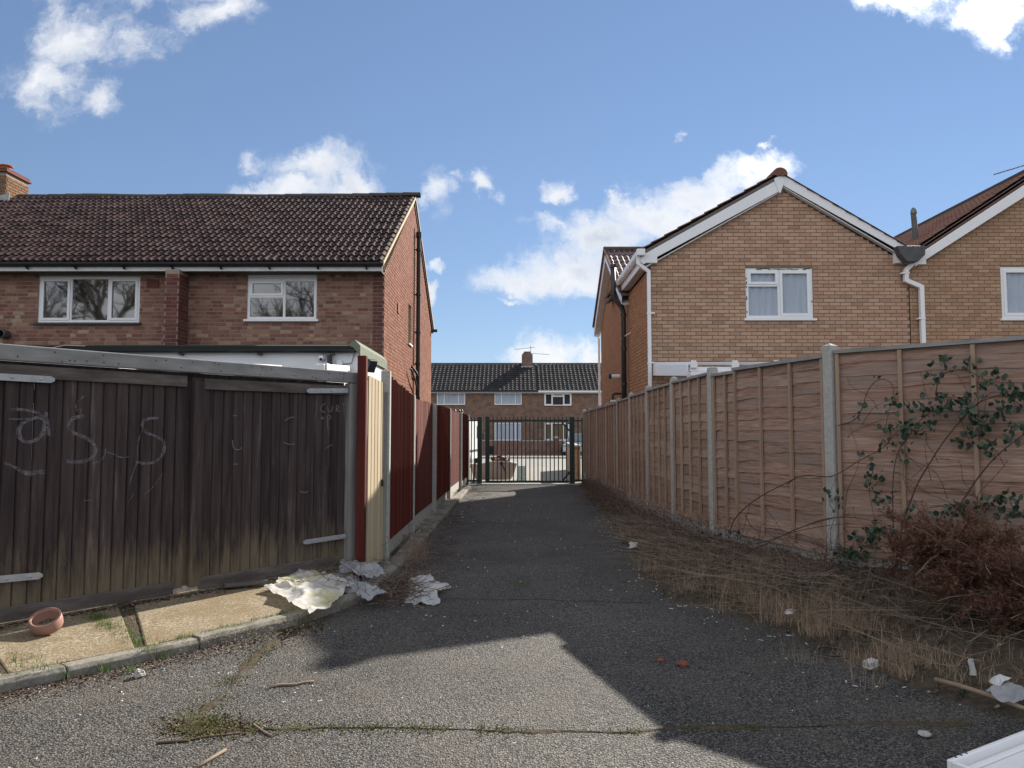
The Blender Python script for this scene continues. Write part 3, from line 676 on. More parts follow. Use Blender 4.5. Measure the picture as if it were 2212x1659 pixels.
# ================================================================== LEFT HOUSE
def build_left_house():
    X1, Y0, Y1, YR = -2.57, 15.3, 24.3, 19.75; ZE, ZR = 4.84, 7.62; XL = -16.0
    h = thing('brick_house', (-7, 17, 0), 'red and yellow brick house with dark brown tiled roof behind the timber gates', 'house')
    U = V((1, 0, 0)); NB = V((0, -1, 0))
    def wx(x): return gy(x, 640, Y0).x
    def wz(y, x=400): return gy(x, y, Y0).z
    w1 = (wx(83), wx(302), wz(697), wz(597)); w2 = (wx(534), wx(684), wz(690), wz(590))
    m = MB(); wall_blocks(m, (0, Y0), U, NB, XL, X1, 0, ZE, [w1, w2]); m.build('rear_wall', 'mortar', h)
    # gable wall, towards the lane
    UG, NG = V((0, 1, 0)), V((1, 0, 0))
    g1 = [gx(x, y, X1) for x, y in ((881, 742), (889, 664))]; wg = (g1[0].y, g1[0].y + .55, g1[0].z + .02, g1[1].z)
    m = MB(); wall_blocks(m, (X1, 0), UG, NG, Y0 + .24, Y1, 0, ZE, [wg]); m.prism([(X1, Y0 + .02, ZE), (X1, Y1, ZE), (X1, YR, ZR)], (-.24, 0, 0)); m.build('gable_wall', 'pale_mortar', h)
    m = MB(); m.box((XL, Y1 - .24, 0), (X1 - .25, Y1 - .002, ZE)); m.box((XL, Y0 + .25, 0), (XL + .24, Y1 - .25, ZE)); m.prism([(XL, Y0, ZE), (XL, Y1, ZE), (XL, YR, ZR)], (.24, 0, 0)); m.build('outer_wall', 'mortar', h)
    me_s, me_r, me_d = brick_mesh('stock_brick'), brick_mesh('red_brick'), brick_mesh('dark_red_brick')
    pier_x = (gy(355, 640, 14.85).x, gy(386, 640, 14.85).x)
    qx = X1 - .235
    it = brick_items(me_s, (0, Y0, 0), U, NB, minus(lambda z: [(XL + .5, pier_x[0]), (pier_x[1], qx)], [w1, w2]), 2.85, ZE, bond='mixed', seed=3, proud=.006)
    it_q = brick_items(me_d, (0, Y0, 0), U, NB, lambda z: [(qx + .01, X1 + .006)], 2.85, ZE, seed=5, proud=.009)
    def gsp(z):
        if z < ZE: return [(Y0 + .005, Y1)]
        f = (ZR - z) / (ZR - ZE); return [(YR - (YR - Y0) * f + .03, YR + (Y1 - YR) * f - .03)]
    it_g = brick_items(me_r, (X1, 0, 0), UG, NG, minus(gsp, [wg]), 1.9, ZR - .05, seed=8)
    pieces(h, 'brick', it, 'stock_brick'); 
    gw = [o for o in h.children if o.name.startswith('gable_wall')][0]
    pieces(gw, 'brick', it_g, 'red_brick')
    rw = [o for o in h.children if o.name.startswith('rear_wall')][0]
    pieces(rw, 'quoin_brick', it_q, 'dark_red_brick')
    # projecting pier on the party wall
    yf = 14.86; m = MB(); m.box((pier_x[0] + .004, yf + .004, 2.6), (pier_x[1] - .004, Y0 - .01, ZE - .03)); pr = m.build('pier', 'mortar', h)
    itp = brick_items(me_d, (0, yf, 0), U, NB, lambda z: [(pier_x[0], pier_x[1])], 2.85, ZE - .05, seed=2) + brick_items(me_d, (pier_x[1], 0, 0), UG, NG, lambda z: [(yf, Y0)], 2.85, ZE - .05, seed=4)
    pieces(pr, 'brick', itp, 'dark_red_brick')
    window(h, (0, Y0), U, NB, *w1, [(0, .315, 0, 1, True), (.315, .69, 0, 1, False), (.69, 1, 0, 1, True)], recess=.02, sill='black_pvc', curtain=None)
    window(h, (0, Y0), U, NB, *w2, [(0, .53, .56, 1, True), (0, .53, 0, .56, False), (.53, 1, 0, 1, False)], recess=.02, head=.11)
    window(h, (X1, 0), UG, NG, *wg, [(0, 1, .62, 1, True), (0, 1, 0, .62, False)], recess=.08, sill='upvc', sill_out=.05)
    # roof
    A = V((XL, 14.88, 4.95)); s = V((0, YR - 14.88, 7.78 - 4.95)); sl = s.length; s.normalize()
    m = MB(); m.prism([A - Z * .05, (XL, YR, 7.73), (XL, YR, 7.6), (XL, 14.95, 4.86)], (X1 - XL + .02, 0, 0)); m.build('rear_roof_deck', 'soffit', h)
    m = MB(); m.prism([(XL, YR, 7.78), (XL, 24.7, 4.93), (XL, 24.65, 4.83), (XL, YR, 7.6)], (X1 - XL + .03, 0, 0)); m.build('front_roof_slope', 'brown_tile', h)
    tm = tile_mesh('tile', .30, .37, (.28, .78), .034, .034, 14, 'brown_tile')
    w = .30; nW = 44; it = tile_items(tm, (X1 + .05 - nW * w, 14.86, 4.95), U, s, nW * w, sl - .1, w, sl / 17.2, seed=5, jit=.011)
    pieces(h, 'tile', it, 'brown_tile')
    rt = MB(); segs = [(-math.pi * .05 + math.pi * 1.1 * k / 7) for k in range(8)]
    pro = [V((0, math.cos(a) * .13, math.sin(a) * .1)) for a in segs]; x = -15.6; its = []
    rb = MB(); rb.grid([[V((xx, p.y * q, p.z * q)) for p in pro] for xx, q in ((0, 1.0), (.44, .95))]); rme = rb.mesh('ridge_tile', V((0, 0, 0))); rme.materials.append(MATS['ridge'])
    while x < X1 - .2:
        rise = .05 * max(0, (x + 5.0) / 2.4) if x > -5 else .012 * math.sin(x * 2.1)
        its.append((rme, Matrix.Translation((x, YR, 7.76 + rise)))); x += .44
    pieces(h, 'ridge_tile', its, 'ridge', smooth=True)
    for (ya, za, yb, zb) in ((14.86, 4.93, YR, 7.76), (24.72, 4.92, YR, 7.76)):
        m = MB(); a, b_ = V((X1 + .028, ya, za)), V((X1 + .028, yb, zb)); m.beam(a, b_, .07, .06); m.build('verge_pointing', 'verge_mortar', h)
    m = MB(); m.box((XL, 14.935, 4.79), (X1 + .02, 14.955, 4.885)); m.build('fascia', 'upvc_worn', h)
    m = MB(); m.box((XL, 14.957, 4.79), (X1 - .001, Y0 + .01, 4.815)); m.build('soffit', 'soffit', h)
    m = MB(); n = 7; m.grid([[V((xx, 14.88 + .065 * math.cos(math.pi + math.pi * k / n), 4.945 + .07 * math.sin(math.pi + math.pi * k / n))) for k in range(n + 1)] for xx in (XL, X1 + .05)]); 
    m.box((X1 + .05, 14.815, 4.875), (X1 + .056, 14.945, 4.95)); gu = m.build('gutter', 'black_pvc', h, smooth=False)
    for i in range(12):
        xx = X1 - .3 - i * .95; m = MB(); m.prism([(xx, 14.9, 4.88), (xx, 14.82, 4.87), (xx, 14.9, 4.82), (xx, 14.93, 4.82)], (.03, 0, 0)); m.build('gutter_bracket', 'black_pvc', gu)
    # chimney, far left
    c0 = gy(18, 400, 19.0); cx1 = gy(13, 400, 19.2).x
    cx0 = cx1 - .9; cz = gy(30, 372, 19.2).z
    m = MB(); m.box((cx0 + .006, 19.2, 7.0), (cx1 - .006, 20.1, cz)); ch = m.build('chimney', 'mortar', h)
    me_c = brick_mesh('orange_brick')
    me_c = brick_mesh('chimney_brick'); itc = brick_items(me_c, (0, 19.2, 0), U, NB, lambda z: [(cx0, cx1)], 7.2, cz, seed=9) + brick_items(me_c, (cx1, 0, 0), UG, NG, lambda z: [(19.2, 20.1)], 7.2, cz, seed=6)
    pieces(ch, 'brick', itc, 'chimney_brick', limit=300)
    m = MB(); m.box((cx0 - .05, 19.14, cz + .002), (cx1 + .05, 20.16, cz + .06)); m.box((cx0 - .02, 19.17, cz + .061), (cx1 + .02, 20.13, cz + .12)); m.build('chimney_cap', 'dark_red_brick', ch, bevel=.01)
    for px in (cx1 - .32, cx1 - .85):
        m = MB(); m.lathe([(.15, 0), (.13, .02), (.12, .16), (.16, .17), (.17, .2), (.1, .23), (0, .235)], (px, 19.65, cz + .12), 14); m.build('chimney_pot', 'terracotta', ch, smooth=False)
    m = MB(); m.prism([(cx0 - .02, 19.17, 7.36), (cx1 + .1, 19.17, 7.40), (cx1 + .12, 19.17, 7.7), (cx1 - .2, 19.17, 7.62), (cx1 - .35, 19.17, 7.85), (cx1 - .5, 19.17, 7.62), (cx0 - .02, 19.17, 7.7)], (0, .012, 0)); m.build('flashing', 'lead', ch)
    # soil pipe on the gable
    sp = gx(905, 700, X1 + .12); top = gx(905, 502, X1 + .12)
    m = MB(); zt = gy(906, 502, sp.y).z
    m.tube([(X1 + .1, sp.y, .2), (X1 + .1, sp.y, zt - .15)], .055, 12); m.tube([(X1 + .1, sp.y, zt - .15), (X1 + .1, sp.y, zt)], .075, 12)
    sv = m.build('soil_pipe', 'black_pvc', h, smooth=False)
    for zz in (zt - .5, zt - 1.7, zt - 2.7, 3.4, 2.5): 
        MB().tube([(X1 + .1, sp.y, zz), (X1 + .1, sp.y, zz + .06)], .068, 12).build('pipe_collar', 'black_pvc', sv); MB().box((X1, sp.y - .05, zz + .01), (X1 + .06, sp.y - .02, zz + .04)).build('pipe_bracket', 'black_pvc', sv)
    m = MB(); zz = gx(900, 812, X1 + .1).z; m.tube([(X1 + .1, sp.y, zz), (X1 + .12, sp.y - .35, zz + .05), (X1 + .02, sp.y - .6, zz + .22), (X1 - .02, sp.y - .6, zz + .25)], .03, 8); m.build('waste_pipe', 'black_pvc', sv)
    m = MB(); m.tube([(X1 + .1, sp.y, zz - .35), (X1 + .12, sp.y - .7, zz - .15), (X1 + .1, sp.y - 1.3, zz + .08), (X1 + .06, sp.y - 1.32, zz + .1)], .026, 8); m.build('waste_pipe', 'black_pvc', sv)
    m = MB(); m.tube([(X1 + .03, sp.y - .35, 2.2), (X1 + .03, sp.y - .35, zt + .02)], .012, 6); m.build('cable', 'black_pvc', h)
    MB().box((X1 + .008, gx(858, 598, X1).y, 4.3), (X1 + .03, gx(858, 598, X1).y + .22, 4.52)).build('air_brick', 'red_brick', h)
    MB().box((wx(330) - .12, Y0 - .02, wz(622)), (wx(330) + .12, Y0 + .02, wz(604))).build('air_brick', 'dark_red_brick', h)
    m = MB(); p = gy(8, 722, Y0 - .1); m.lathe([(.09, 0), (.09, .22), (.07, .23)], (p.x, Y0 + .02, p.z), 14, Matrix.Rotation(R(90), 3, 'X')); m.build('boiler_flue', 'flue_grey', h)
    m = MB(); p = gy(1694, 704, Y1); q = gx(932, 706, X1); m.tube([(X1, Y1 - .06, 4.86), (X1 + .2, Y1 - .06, 4.86)], .05, 8); m.build('front_gutter', 'black_pvc', h)
    # single-storey rear extension with a felted flat roof
    YE = 12.75; zt = 3.07
    m = MB(); m.box((XL, YE, 0), (X1, Y0 - .02, 2.66)); ex = m.build('extension_wall', 'white_board', h)
    m = MB(); m.box((XL, YE - .04, 2.62), (X1 + .03, YE - .002, 2.95)); m.build('fascia_board', 'upvc', ex)
    m = MB(); m.box((X1 + .002, YE - .038, 2.58), (X1 + .03, Y0 + .02, 2.94)); m.build('fascia_board', 'upvc', ex)
    m = MB(); m.box((XL, YE - .10, 2.951), (X1 + .05, Y0 - .015, 3.02)); m.build('flat_roof', 'flat_felt', ex)
    m = MB(); m.prism([(XL, YE - .12, 2.985), (XL, YE - .12, 3.05), (XL, YE - .02, 3.075), (XL, YE + .1, 3.022), (XL, YE - .1, 2.952)], (X1 - XL - .02, 0, 0)); m.build('felt_edge', 'flat_felt', ex)
    m = MB(); m.prism([(X1 + .07, YE - .14, 2.88), (X1 + .07, YE - .14, 3.05), (X1 - .02, YE - .14, 3.15), (X1 - .14, YE - .14, 3.06), (X1 - .05, YE - .14, 3.02)], (0, Y0 - YE + .18, 0)); m.build('felt_upstand', 'green_felt', ex)
    m = MB(); m.grid([[V((xx, YE - .12 + .06 * math.cos(math.pi + math.pi * k / 7), 2.985 + .055 * math.sin(math.pi + math.pi * k / 7))) for k in range(8)] for xx in (XL, X1 - .02)]); m.build('gutter', 'black_pvc', ex)
    for xx in (-3.0, -4.2, -5.5, -6.8, -8.1): MB().box((xx, YE - .15, 2.895), (xx + .06, YE - .045, 2.925)).build('gutter_bracket', 'black_pvc', ex)
    d0 = gy(712, 790, YE - .12); m = MB(); e0 = gy(748, 790, YE - .12).x
    m.tube([(d0.x, YE - .12, 2.9), (d0.x, YE - .12, 2.66), (d0.x + .06, YE - .12, 2.58), (e0 - .06, YE - .12, 2.56), (e0, YE - .12, 2.50), (e0, YE - .12, .15)], .042, 10); m.build('downpipe', 'black_pvc', ex)
    m = MB(); p = gy(734, 787, YE - .05); m.box((p.x - .05, YE - .09, p.z - .06), (p.x + .05, YE - .041, p.z + .06)); m.build('junction_box', 'upvc', ex, bevel=.01)
    m = MB(); q = gy(752, 778, YE - .05); m.tube([(p.x + .05, YE - .05, p.z), (p.x + .2, YE - .06, p.z + .02), (q.x + .1, YE - .06, q.z + .1)], .006, 5); m.build('cable', 'black_pvc', ex)
    p0 = gy(90, 762, 12.6); m = MB(); m.tube([gy(88, 766, 12.6), gy(110, 752, 12.6), gy(140, 746, 12.6), gy(200, 748, 12.65)], .008, 5); m.build('loose_cable', 'raw_board', ex)
    # camera and floodlight hang on the extension
    c = gy(696, 772, YE - .05); t = thing('security_camera', (c.x, YE - .04, c.z), 'small white dome security camera on the white fascia board', 'camera')
    Mx = Matrix.Rotation(R(90), 3, 'X'); MB().lathe([(.065, 0), (.065, .03), (.05, .04)], (c.x, YE - .042, c.z), 16, Mx).build('base', 'upvc', t, smooth=False)
    MB().lathe([(.05, 0), (.05, .03), (.035, .055), (0, .065)], (c.x, YE - .082, c.z - .01), 16, Matrix.Rotation(R(110), 3, 'X')).build('ball', 'upvc', t, smooth=True)
    MB().lathe([(.022, 0), (.022, .012), (0, .013)], (c.x, YE - .135, c.z - .035), 12, Matrix.Rotation(R(110), 3, 'X')).build('lens', 'black_pvc', t)
    f = gx(795, 790, X1 + .15); t = thing('floodlight', (X1 + .03, f.y, f.z), 'black floodlight fixed to the corner of the flat roofed extension', 'floodlight')
    MB().obox((X1 + .2, f.y, f.z), V((.03, -.02, -.02)), V((.05, .075, 0)), V((.03, 0, .1))).build('head', 'black_pvc', t, bevel=.008)
    MB().tube([(X1 + .03, f.y, f.z), (X1 + .16, f.y, f.z)], .02, 8).build('bracket', 'black_pvc', t)
    MB().obox((X1 + .07, f.y - .05, f.z - .02), V((.04, 0, 0)), V((0, .03, 0)), V((0, 0, .03))).build('sensor', 'black_pvc', t, bevel=.008)
    # white framed lean-to in front of the extension
    ty, tz = 10.9, 2.5; t = thing('patio_canopy', (-5.5, 11.5, 0), 'white framed patio canopy just showing above the grey gate beam', 'canopy')
    xs = [gy(x, 790, ty).x for x in (398, 545, 693)]; xs = [2 * xs[0] - xs[1]] + xs
    for i, xx in enumerate(xs):
        zq = gy(693, 792, ty).z
        m = MB(); m.beam((xx, ty - .06, zq - .01), (xx, YE - .1, zq + .12), .13, .09); m.build('rafter', 'upvc', t, bevel=.012)
        if i: 
            m = MB(); a = xs[i - 1] + .075; b_ = xx - .075; m.add([(a, ty + .05, zq - .035), (b_, ty + .05, zq - .035), (b_, YE - .1, zq + .09), (a, YE - .1, zq + .09)], [(0, 1, 2, 3)]); m.build('roof_sheet', 'black_pvc', t)
            m = MB(); m.box((a, ty - .02, zq - .13), (b_, ty + .03, zq - .1)); m.build('eaves_bar', 'upvc', t)
    zq = gy(693, 784, ty).z; xr = xs[-1] + .07
    for k in range(14):
        m = MB(); y0 = ty + k * .1; m.box((xr, y0, zq - .32), (xr + .02, y0 + .095, zq + .0)); m.build('cladding_board', 'upvc', t)
    for xx in (xs[0], xs[-1]): MB().box((xx - .04, ty - .02, 0), (xx + .04, ty + .05, zq - .11)).build('post', 'upvc', t)
    return h
build_left_house()

# ================================================================== RIGHT HOUSES
def build_right_house():
    XA, XB, Y0, Y1 = 2.80, 8.02, 15.4, 24.0; ZE = 5.02; XR = 5.41; ZR = 6.62; YM, YRm = 18.4, 21.2
    U = V((1, 0, 0)); NB = V((0, -1, 0)); UG = V((0, 1, 0)); NG = V((-1, 0, 0))
    h = thing('brick_house', (5.4, 18, 0), 'buff brick house with a white trimmed gable above the right hand fence', 'house', 'pair of gabled brick houses')
    wx = lambda x: gy(x, 640, Y0).x
    wz = lambda y, x=1680: gy(x, y, Y0).z
    w1 = (wx(1611), wx(1756), wz(688), wz(579))
    m = MB(); wall_blocks(m, (0, Y0), U, NB, XA, XB, 0, ZE, [w1]); m.prism([(XA, Y0, ZE), (XB, Y0, ZE), (XR, Y0, ZR)], (0, .24, 0)); rw = m.build('rear_wall', 'dark_mortar', h)
    def gs(z):
        if z < ZE: return [(XA - .005, XB)]
        f = (ZR - z) / (ZR - ZE); return [(XR - (XR - XA) * f + .01, XR + (XB - XR) * f - .01)]
    bm = brick_mesh('buff_brick'); pieces(rw, 'brick', brick_items(bm, (0, Y0, 0), U, NB, minus(gs, [w1]), 1.7, ZR, seed=11), 'buff_brick')
    m = MB(); m.box((XA, Y0 + .24, 0), (XA + .24, Y1, 4.95)); m.prism([(XA, YM, 4.95), (XA, Y1, 4.95), (XA, YRm, 6.6)], (.24, 0, 0)); sw = m.build('side_wall', 'dark_mortar', h)
    def ss(z):
        if z < 4.95: return [(Y0 + .0, Y1)]
        f = (6.6 - z) / (6.6 - 4.95); return [(YRm - (YRm - YM) * f + .02, YRm + (Y1 - YRm) * f - .02)]
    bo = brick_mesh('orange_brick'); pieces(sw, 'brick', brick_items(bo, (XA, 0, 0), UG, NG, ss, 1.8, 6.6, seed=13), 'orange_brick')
    m = MB(); m.box((XA + .25, Y1 - .24, 0), (XB, Y1 - .003, 4.95)); m.box((XB - .24, Y0 + .25, 0), (XB - .002, Y1 - .25, 5.0)); m.build('outer_wall', 'dark_mortar', h)
    wi = window(h, (0, Y0), U, NB, *w1, [(0, .5, .66, 1, True), (0, .5, 0, .66, False), (.5, 1, 0, 1, True)], recess=.015, pane='glass_clear', curtain='clear_curtain', fw=.06)
    # torn protective tape left on the new frame
    rr = random.Random(2)
    for k in range(26):
        xx = rr.uniform(w1[0] + .02, w1[1] - .1); zz = rr.choice([w1[3] - .012, w1[3] - .02, w1[3] - .03]); l = rr.uniform(.03, .12)
        if k > 16: xx = rr.choice([w1[0] + .012, w1[1] - .03]); zz = rr.uniform(w1[2] + .1, w1[3] - .1); l = .018
        MB().box((xx, Y0 + .008, zz - (.006 if k <= 16 else .03)), (xx + l, Y0 + .0125, zz + .006)).build('tape_scrap', 'flue_grey' if rr.random() < .5 else 'soffit', wi)
    # gable roof over the rear wing
    zr_t, ze_t, xe0, xe1 = 6.86, 5.27, 2.58, 8.06
    for sgn, xe in ((1, xe0), (-1, xe1)):
        a = V((xe, Y0 - .14, ze_t)); top = V((XR, Y0 - .14, zr_t)); s = top - a; sl = s.length; s.normalize(); n = V((-s.z, 0, s.x)) if sgn > 0 else V((s.z, 0, s.x))
        m = MB(); m.prism([a - n * .03, top - n * .03, top - n * .09, a - n * .09], (0, 6.0, 0)); m.build('roof_deck', 'soffit', h)
        tm = tile_mesh('tile', .30, .40, (.28, .78), .032, .028, 10, 'red_tile')
        A = V((xe, Y0 - .17, ze_t)) - s * .03; u = V((0, 1, 0)); it = tile_items(tm, A, u, s, 5.7, sl, .30, sl / 10.4, seed=7)
        pieces(h, 'tile', it, 'red_tile', limit=150)
        # bargeboard with its boxed foot
        m = MB(); lo = a - n * .095; hi = top - n * .095; dn = V((0, 0, -.255)); m.prism([lo, hi, hi + dn, lo + dn + V((0, 0, .06))], (0, .022, 0)); bb = m.build('bargeboard', 'upvc', h)
        m = MB(); m.prism([lo + V((0, .024, -.26)), hi + V((0, .024, -.26)), hi + V((0, .024, -.28)), lo + V((0, .024, -.28))], (0, .12, 0)); m.build('soffit_board', 'upvc_worn', h)
        fx = V((xe + (.02 if sgn > 0 else -.02), 0, 0)).x; m = MB(); m.prism([(xe, Y0 - .142, ze_t - .13), (xe + sgn * .34, Y0 - .142, ze_t + .03), (xe + sgn * .34, Y0 - .142, ze_t - .24), (xe, Y0 - .142, ze_t - .24)], (0, .14, 0)); m.build('box_end', 'upvc', h)
    m = MB(); p = V((XR, Y0 - .155, zr_t - .07)); m.prism([p + V((-.11, 0, -.04)), p + V((0, 0, .02)), p + V((.11, 0, -.04)), p + V((.09, 0, -.12)), p + V((.015, 0, -.33)), p + V((-.015, 0, -.33)), p + V((-.09, 0, -.12))], (0, .012, 0)); m.build('apex_finial', 'upvc', h)
    for k in range(13):
        m = MB(); y = Y0 - .2 + k * .45; pr = [V((XR + .15 * math.cos(q), 0, zr_t - .03 + .135 * math.sin(q))) for q in [math.pi * (-.06 + 1.12 * i / 9) for i in range(10)]]
        m.grid([[p + V((0, y, 0)) for p in pr], [p + V((0, y + .44, .004)) for p in pr]]); 
        if k == 0: m.add([p + V((0, y, 0)) for p in pr], [list(range(len(pr)))])
        m.build('ridge_tile', 'red_tile', h)
    # main roof behind: ridge across
    for (ye, sg) in ((18.15, 1), (24.25, -1)):
        a = V((2.60, ye, 4.98)); top = V((2.60, YRm, 6.72)); s = top - a; sl = s.length; s.normalize()
        m = MB(); m.prism([a - Z * .03, top - Z * .03, top - Z * .1, a - Z * .1], (10.5, 0, 0)); m.build('roof_deck', 'soffit', h)
        if sg > 0:
            tm = tile_mesh('tile', .30, .40, (.28, .78), .034, .022, 12, 'purple_tile'); pieces(h, 'tile', tile_items(tm, V((2.58, ye - .03, 4.97)), U, s, 5.4, sl, .30, sl / 10.6, seed=17), 'purple_tile', limit=150)
        lo = a - Z * .1; hi = top - Z * .1
        m = MB(); m.prism([lo, hi, hi - Z * .2, lo - Z * .2], (.02, 0, 0)); m.build('bargeboard', 'upvc', h)
        m = MB(); m.prism([lo + V((.025, 0, -.19)), hi + V((.025, 0, -.19)), hi + V((.025, 0, -.21)), lo + V((.025, 0, -.21))], (.17, 0, 0)); m.build('soffit_board', 'upvc_worn', h)
        m = MB(); m.beam((2.575, ye, 4.99), (2.575, YRm, 6.74), .05, .07); m.build('verge_trim', 'red_tile', h)
    for k in range(8):
        m = MB(); x = 2.56 + k * .45; pr = [V((0, YRm + .13 * math.cos(q), 6.72 + .1 * math.sin(q))) for q in [math.pi * (-.06 + 1.12 * i / 7) for i in range(8)]]; m.grid([[p + V((x, 0, 0)) for p in pr], [p + V((x + .44, 0, 0)) for p in pr]]); m.build('ridge_tile', 'ridge', h)
    # eaves gutter along the side
    m = MB(); yA, yB = Y0 - .15, 18.35; xg = 2.56
    m.prism([(xg - .06, yA, 5.27), (xg - .055, yA, 5.19), (xg - .02, yA, 5.16), (xg + .04, yA, 5.16), (xg + .06, yA, 5.27)], (0, yB - yA, 0)); gu = m.build('gutter', 'upvc', h)
    m = MB(); m.box((xg + .062, yA + .05, 5.0), (xg + .08, yB, 5.26)); m.build('fascia', 'upvc', h); m = MB(); m.box((xg + .081, yA + .15, 5.0), (XA - .002, yB + .05, 5.02)); m.build('soffit_board', 'upvc_worn', h)
    for k in range(4): MB().box((xg - .066, yA + .3 + k * .85, 5.15), (xg + .061, yA + .35 + k * .85, 5.165)).build('gutter_bracket', 'upvc', gu)
    m = MB(); m.box((xg - .062, Y0 - .25, 5.165), (xg + .1, Y0 - .152, 5.29)); m.build('gutter_end', 'upvc', gu)
    m = MB(); q = .034; pts = [V((xg - .02, Y0 - .1, 5.16)), V((xg - .02, Y0 - .1, 5.02)), V((XA - .045, Y0 - .08, 4.86)), V((XA - .045, Y0 - .08, .1))]
    for a, b_ in zip(pts, pts[1:]): m.beam(a, b_ + (b_ - a).normalized() * .02, q * 2, q * 2, up=V((0, 1, .01)))
    dp = m.build('downpipe', 'upvc', h, bevel=.006)
    for zz in (4.0, 3.0): MB().box((XA - .09, Y0 - .12, zz), (XA + .06, Y0 - .042, zz + .03)).build('pipe_clip', 'upvc', dp)
    # black soil pipe with an offset past the eaves
    yS = 18.35; m = MB(); m.tube([(2.68, yS, .2), (2.68, yS, 4.5), (2.655, yS, 4.62), (2.47, yS, 4.86), (2.44, yS, 4.98), (2.44, yS, 5.66)], .062, 12); sp = m.build('soil_pipe', 'black_pvc', h, smooth=True)
    for zz in (2.2, 2.75, 3.6, 4.42): MB().tube([(2.68, yS, zz), (2.68, yS, zz + .07)], .075, 12).build('pipe_collar', 'black_pvc', sp)
    MB().tube([(2.44, yS, 4.92), (2.44, yS, 5.0)], .075, 12).build('pipe_collar', 'black_pvc', sp)
    MB().tube([(2.44, yS, 5.6), (2.44, yS, 5.68)], .07, 12).build('vent_cap', 'black_pvc', sp)
    p = gx(1342, 809, 2.7); m = MB(); m.tube([(XA, p.y + .9, p.z + .02), (2.55, p.y + .9, p.z + .02)], .055, 12); m.build('boiler_flue', 'upvc', h); MB().tube([(2.57, p.y + .9, p.z + .02), (2.5, p.y + .9, p.z + .02)], .063, 12).build('flue_cowl', 'black_pvc', h)
    m = MB(); m.tube([(XA, 19.6, 2.62), (2.6, 19.6, 2.62), (2.57, 19.6, 2.58), (2.57, 19.6, 2.40)], .03, 8); m.build('waste_pipe', 'black_pvc', h)
    m = MB(); m.tube([(XA, 19.5, 2.42), (2.5, 19.45, 2.42)], .035, 8); m.build('overflow_pipe', 'upvc', h)
    m = MB(); m.tube([(XA, 18.0, 3.98), (2.64, 18.5, 3.9)], .014, 6); m.build('overflow_pipe', 'upvc', h)
    m = MB(); m.tube([(XA, 15.9, 2.34), (2.62, 15.9, 2.34)], .04, 8); m.build('overflow_pipe', 'upvc_worn', h)
    m = MB(); m.tube([(2.66, 24.2, 4.86), (2.66, 24.2, 4.75), (2.74, 24.08, 4.6), (2.74, 24.08, .1)], .036, 10); m.build('front_downpipe', 'upvc', h)
    m = MB(); m.box((2.6, 24.2, 4.86), (8, 24.32, 4.97)); m.build('front_gutter', 'upvc', h)
    # conservatory
    t = thing('conservatory', (4.3, 14, 0), 'white lean-to conservatory roof showing above the lap fence', 'conservatory')
    yc = 12.35; x0, x1 = 2.82, 5.6; z0 = gy(1484, 786, yc).z; z1 = gy(1408, 784, Y0).z - .02
    m = MB(); m.prism([(x0, yc, z0 - .2), (x0, Y0 - .02, z1 - .24), (x0, Y0 - .02, z1), (x0, yc, z0)], (.03, 0, 0)); m.build('side_fascia', 'upvc', t, bevel=.012)
    m = MB(); m.add([(x0 + .04, yc + .05, z0 - .03), (x1, yc + .05, z0 - .03), (x1, Y0 - .03, z1 - .03), (x0 + .04, Y0 - .03, z1 - .03)], [(0, 1, 2, 3)]); m.build('roof_glazing', 'glass_green', t)
    for k in range(5):
        xx = x0 + .09 + k * (x1 - x0 - .12) / 4; m = MB(); m.beam((xx, yc - .04, z0 + .0), (xx, Y0 - .03, z1 + .0), .09, .06); m.build('glazing_bar', 'upvc', t, bevel=.01)
        MB().prism([(xx - .05, yc - .09, z0 - .07), (xx - .05, yc - .09, z0 + .0), (xx - .035, yc - .09, z0 + .05), (xx + .035, yc - .09, z0 + .05), (xx + .06, yc - .09, z0 + .0), (xx + .06, yc - .09, z0 - .07)], (0, .045, 0)).build('end_cap', 'upvc', t)
    m = MB(); m.box((x0 + .04, yc - .03, z0 - .12), (x1, yc + .03, z0 - .05)); m.build('eaves_beam', 'upvc', t); m = MB(); m.box((x0 + .04, yc - .1, z0 - .2), (x1, yc - .035, z0 - .13)); m.build('gutter', 'upvc', t, bevel=.01)
    for k in range(4):
        xx = x0 + .05 + k * (x1 - x0 - .1) / 3; MB().box((xx - .04, yc, 0), (xx + .04, yc + .06, z0 - .13)).build('corner_post', 'upvc', t)
    for k in range(3):
        xa = x0 + .05 + k * (x1 - x0 - .1) / 3 + .045; xb_ = x0 + .05 + (k + 1) * (x1 - x0 - .1) / 3 - .045; MB().box((xa, yc + .02, .6), (xb_, yc + .035, z0 - .14)).build('pane', 'glass_clear', t)
    return h
build_right_house()

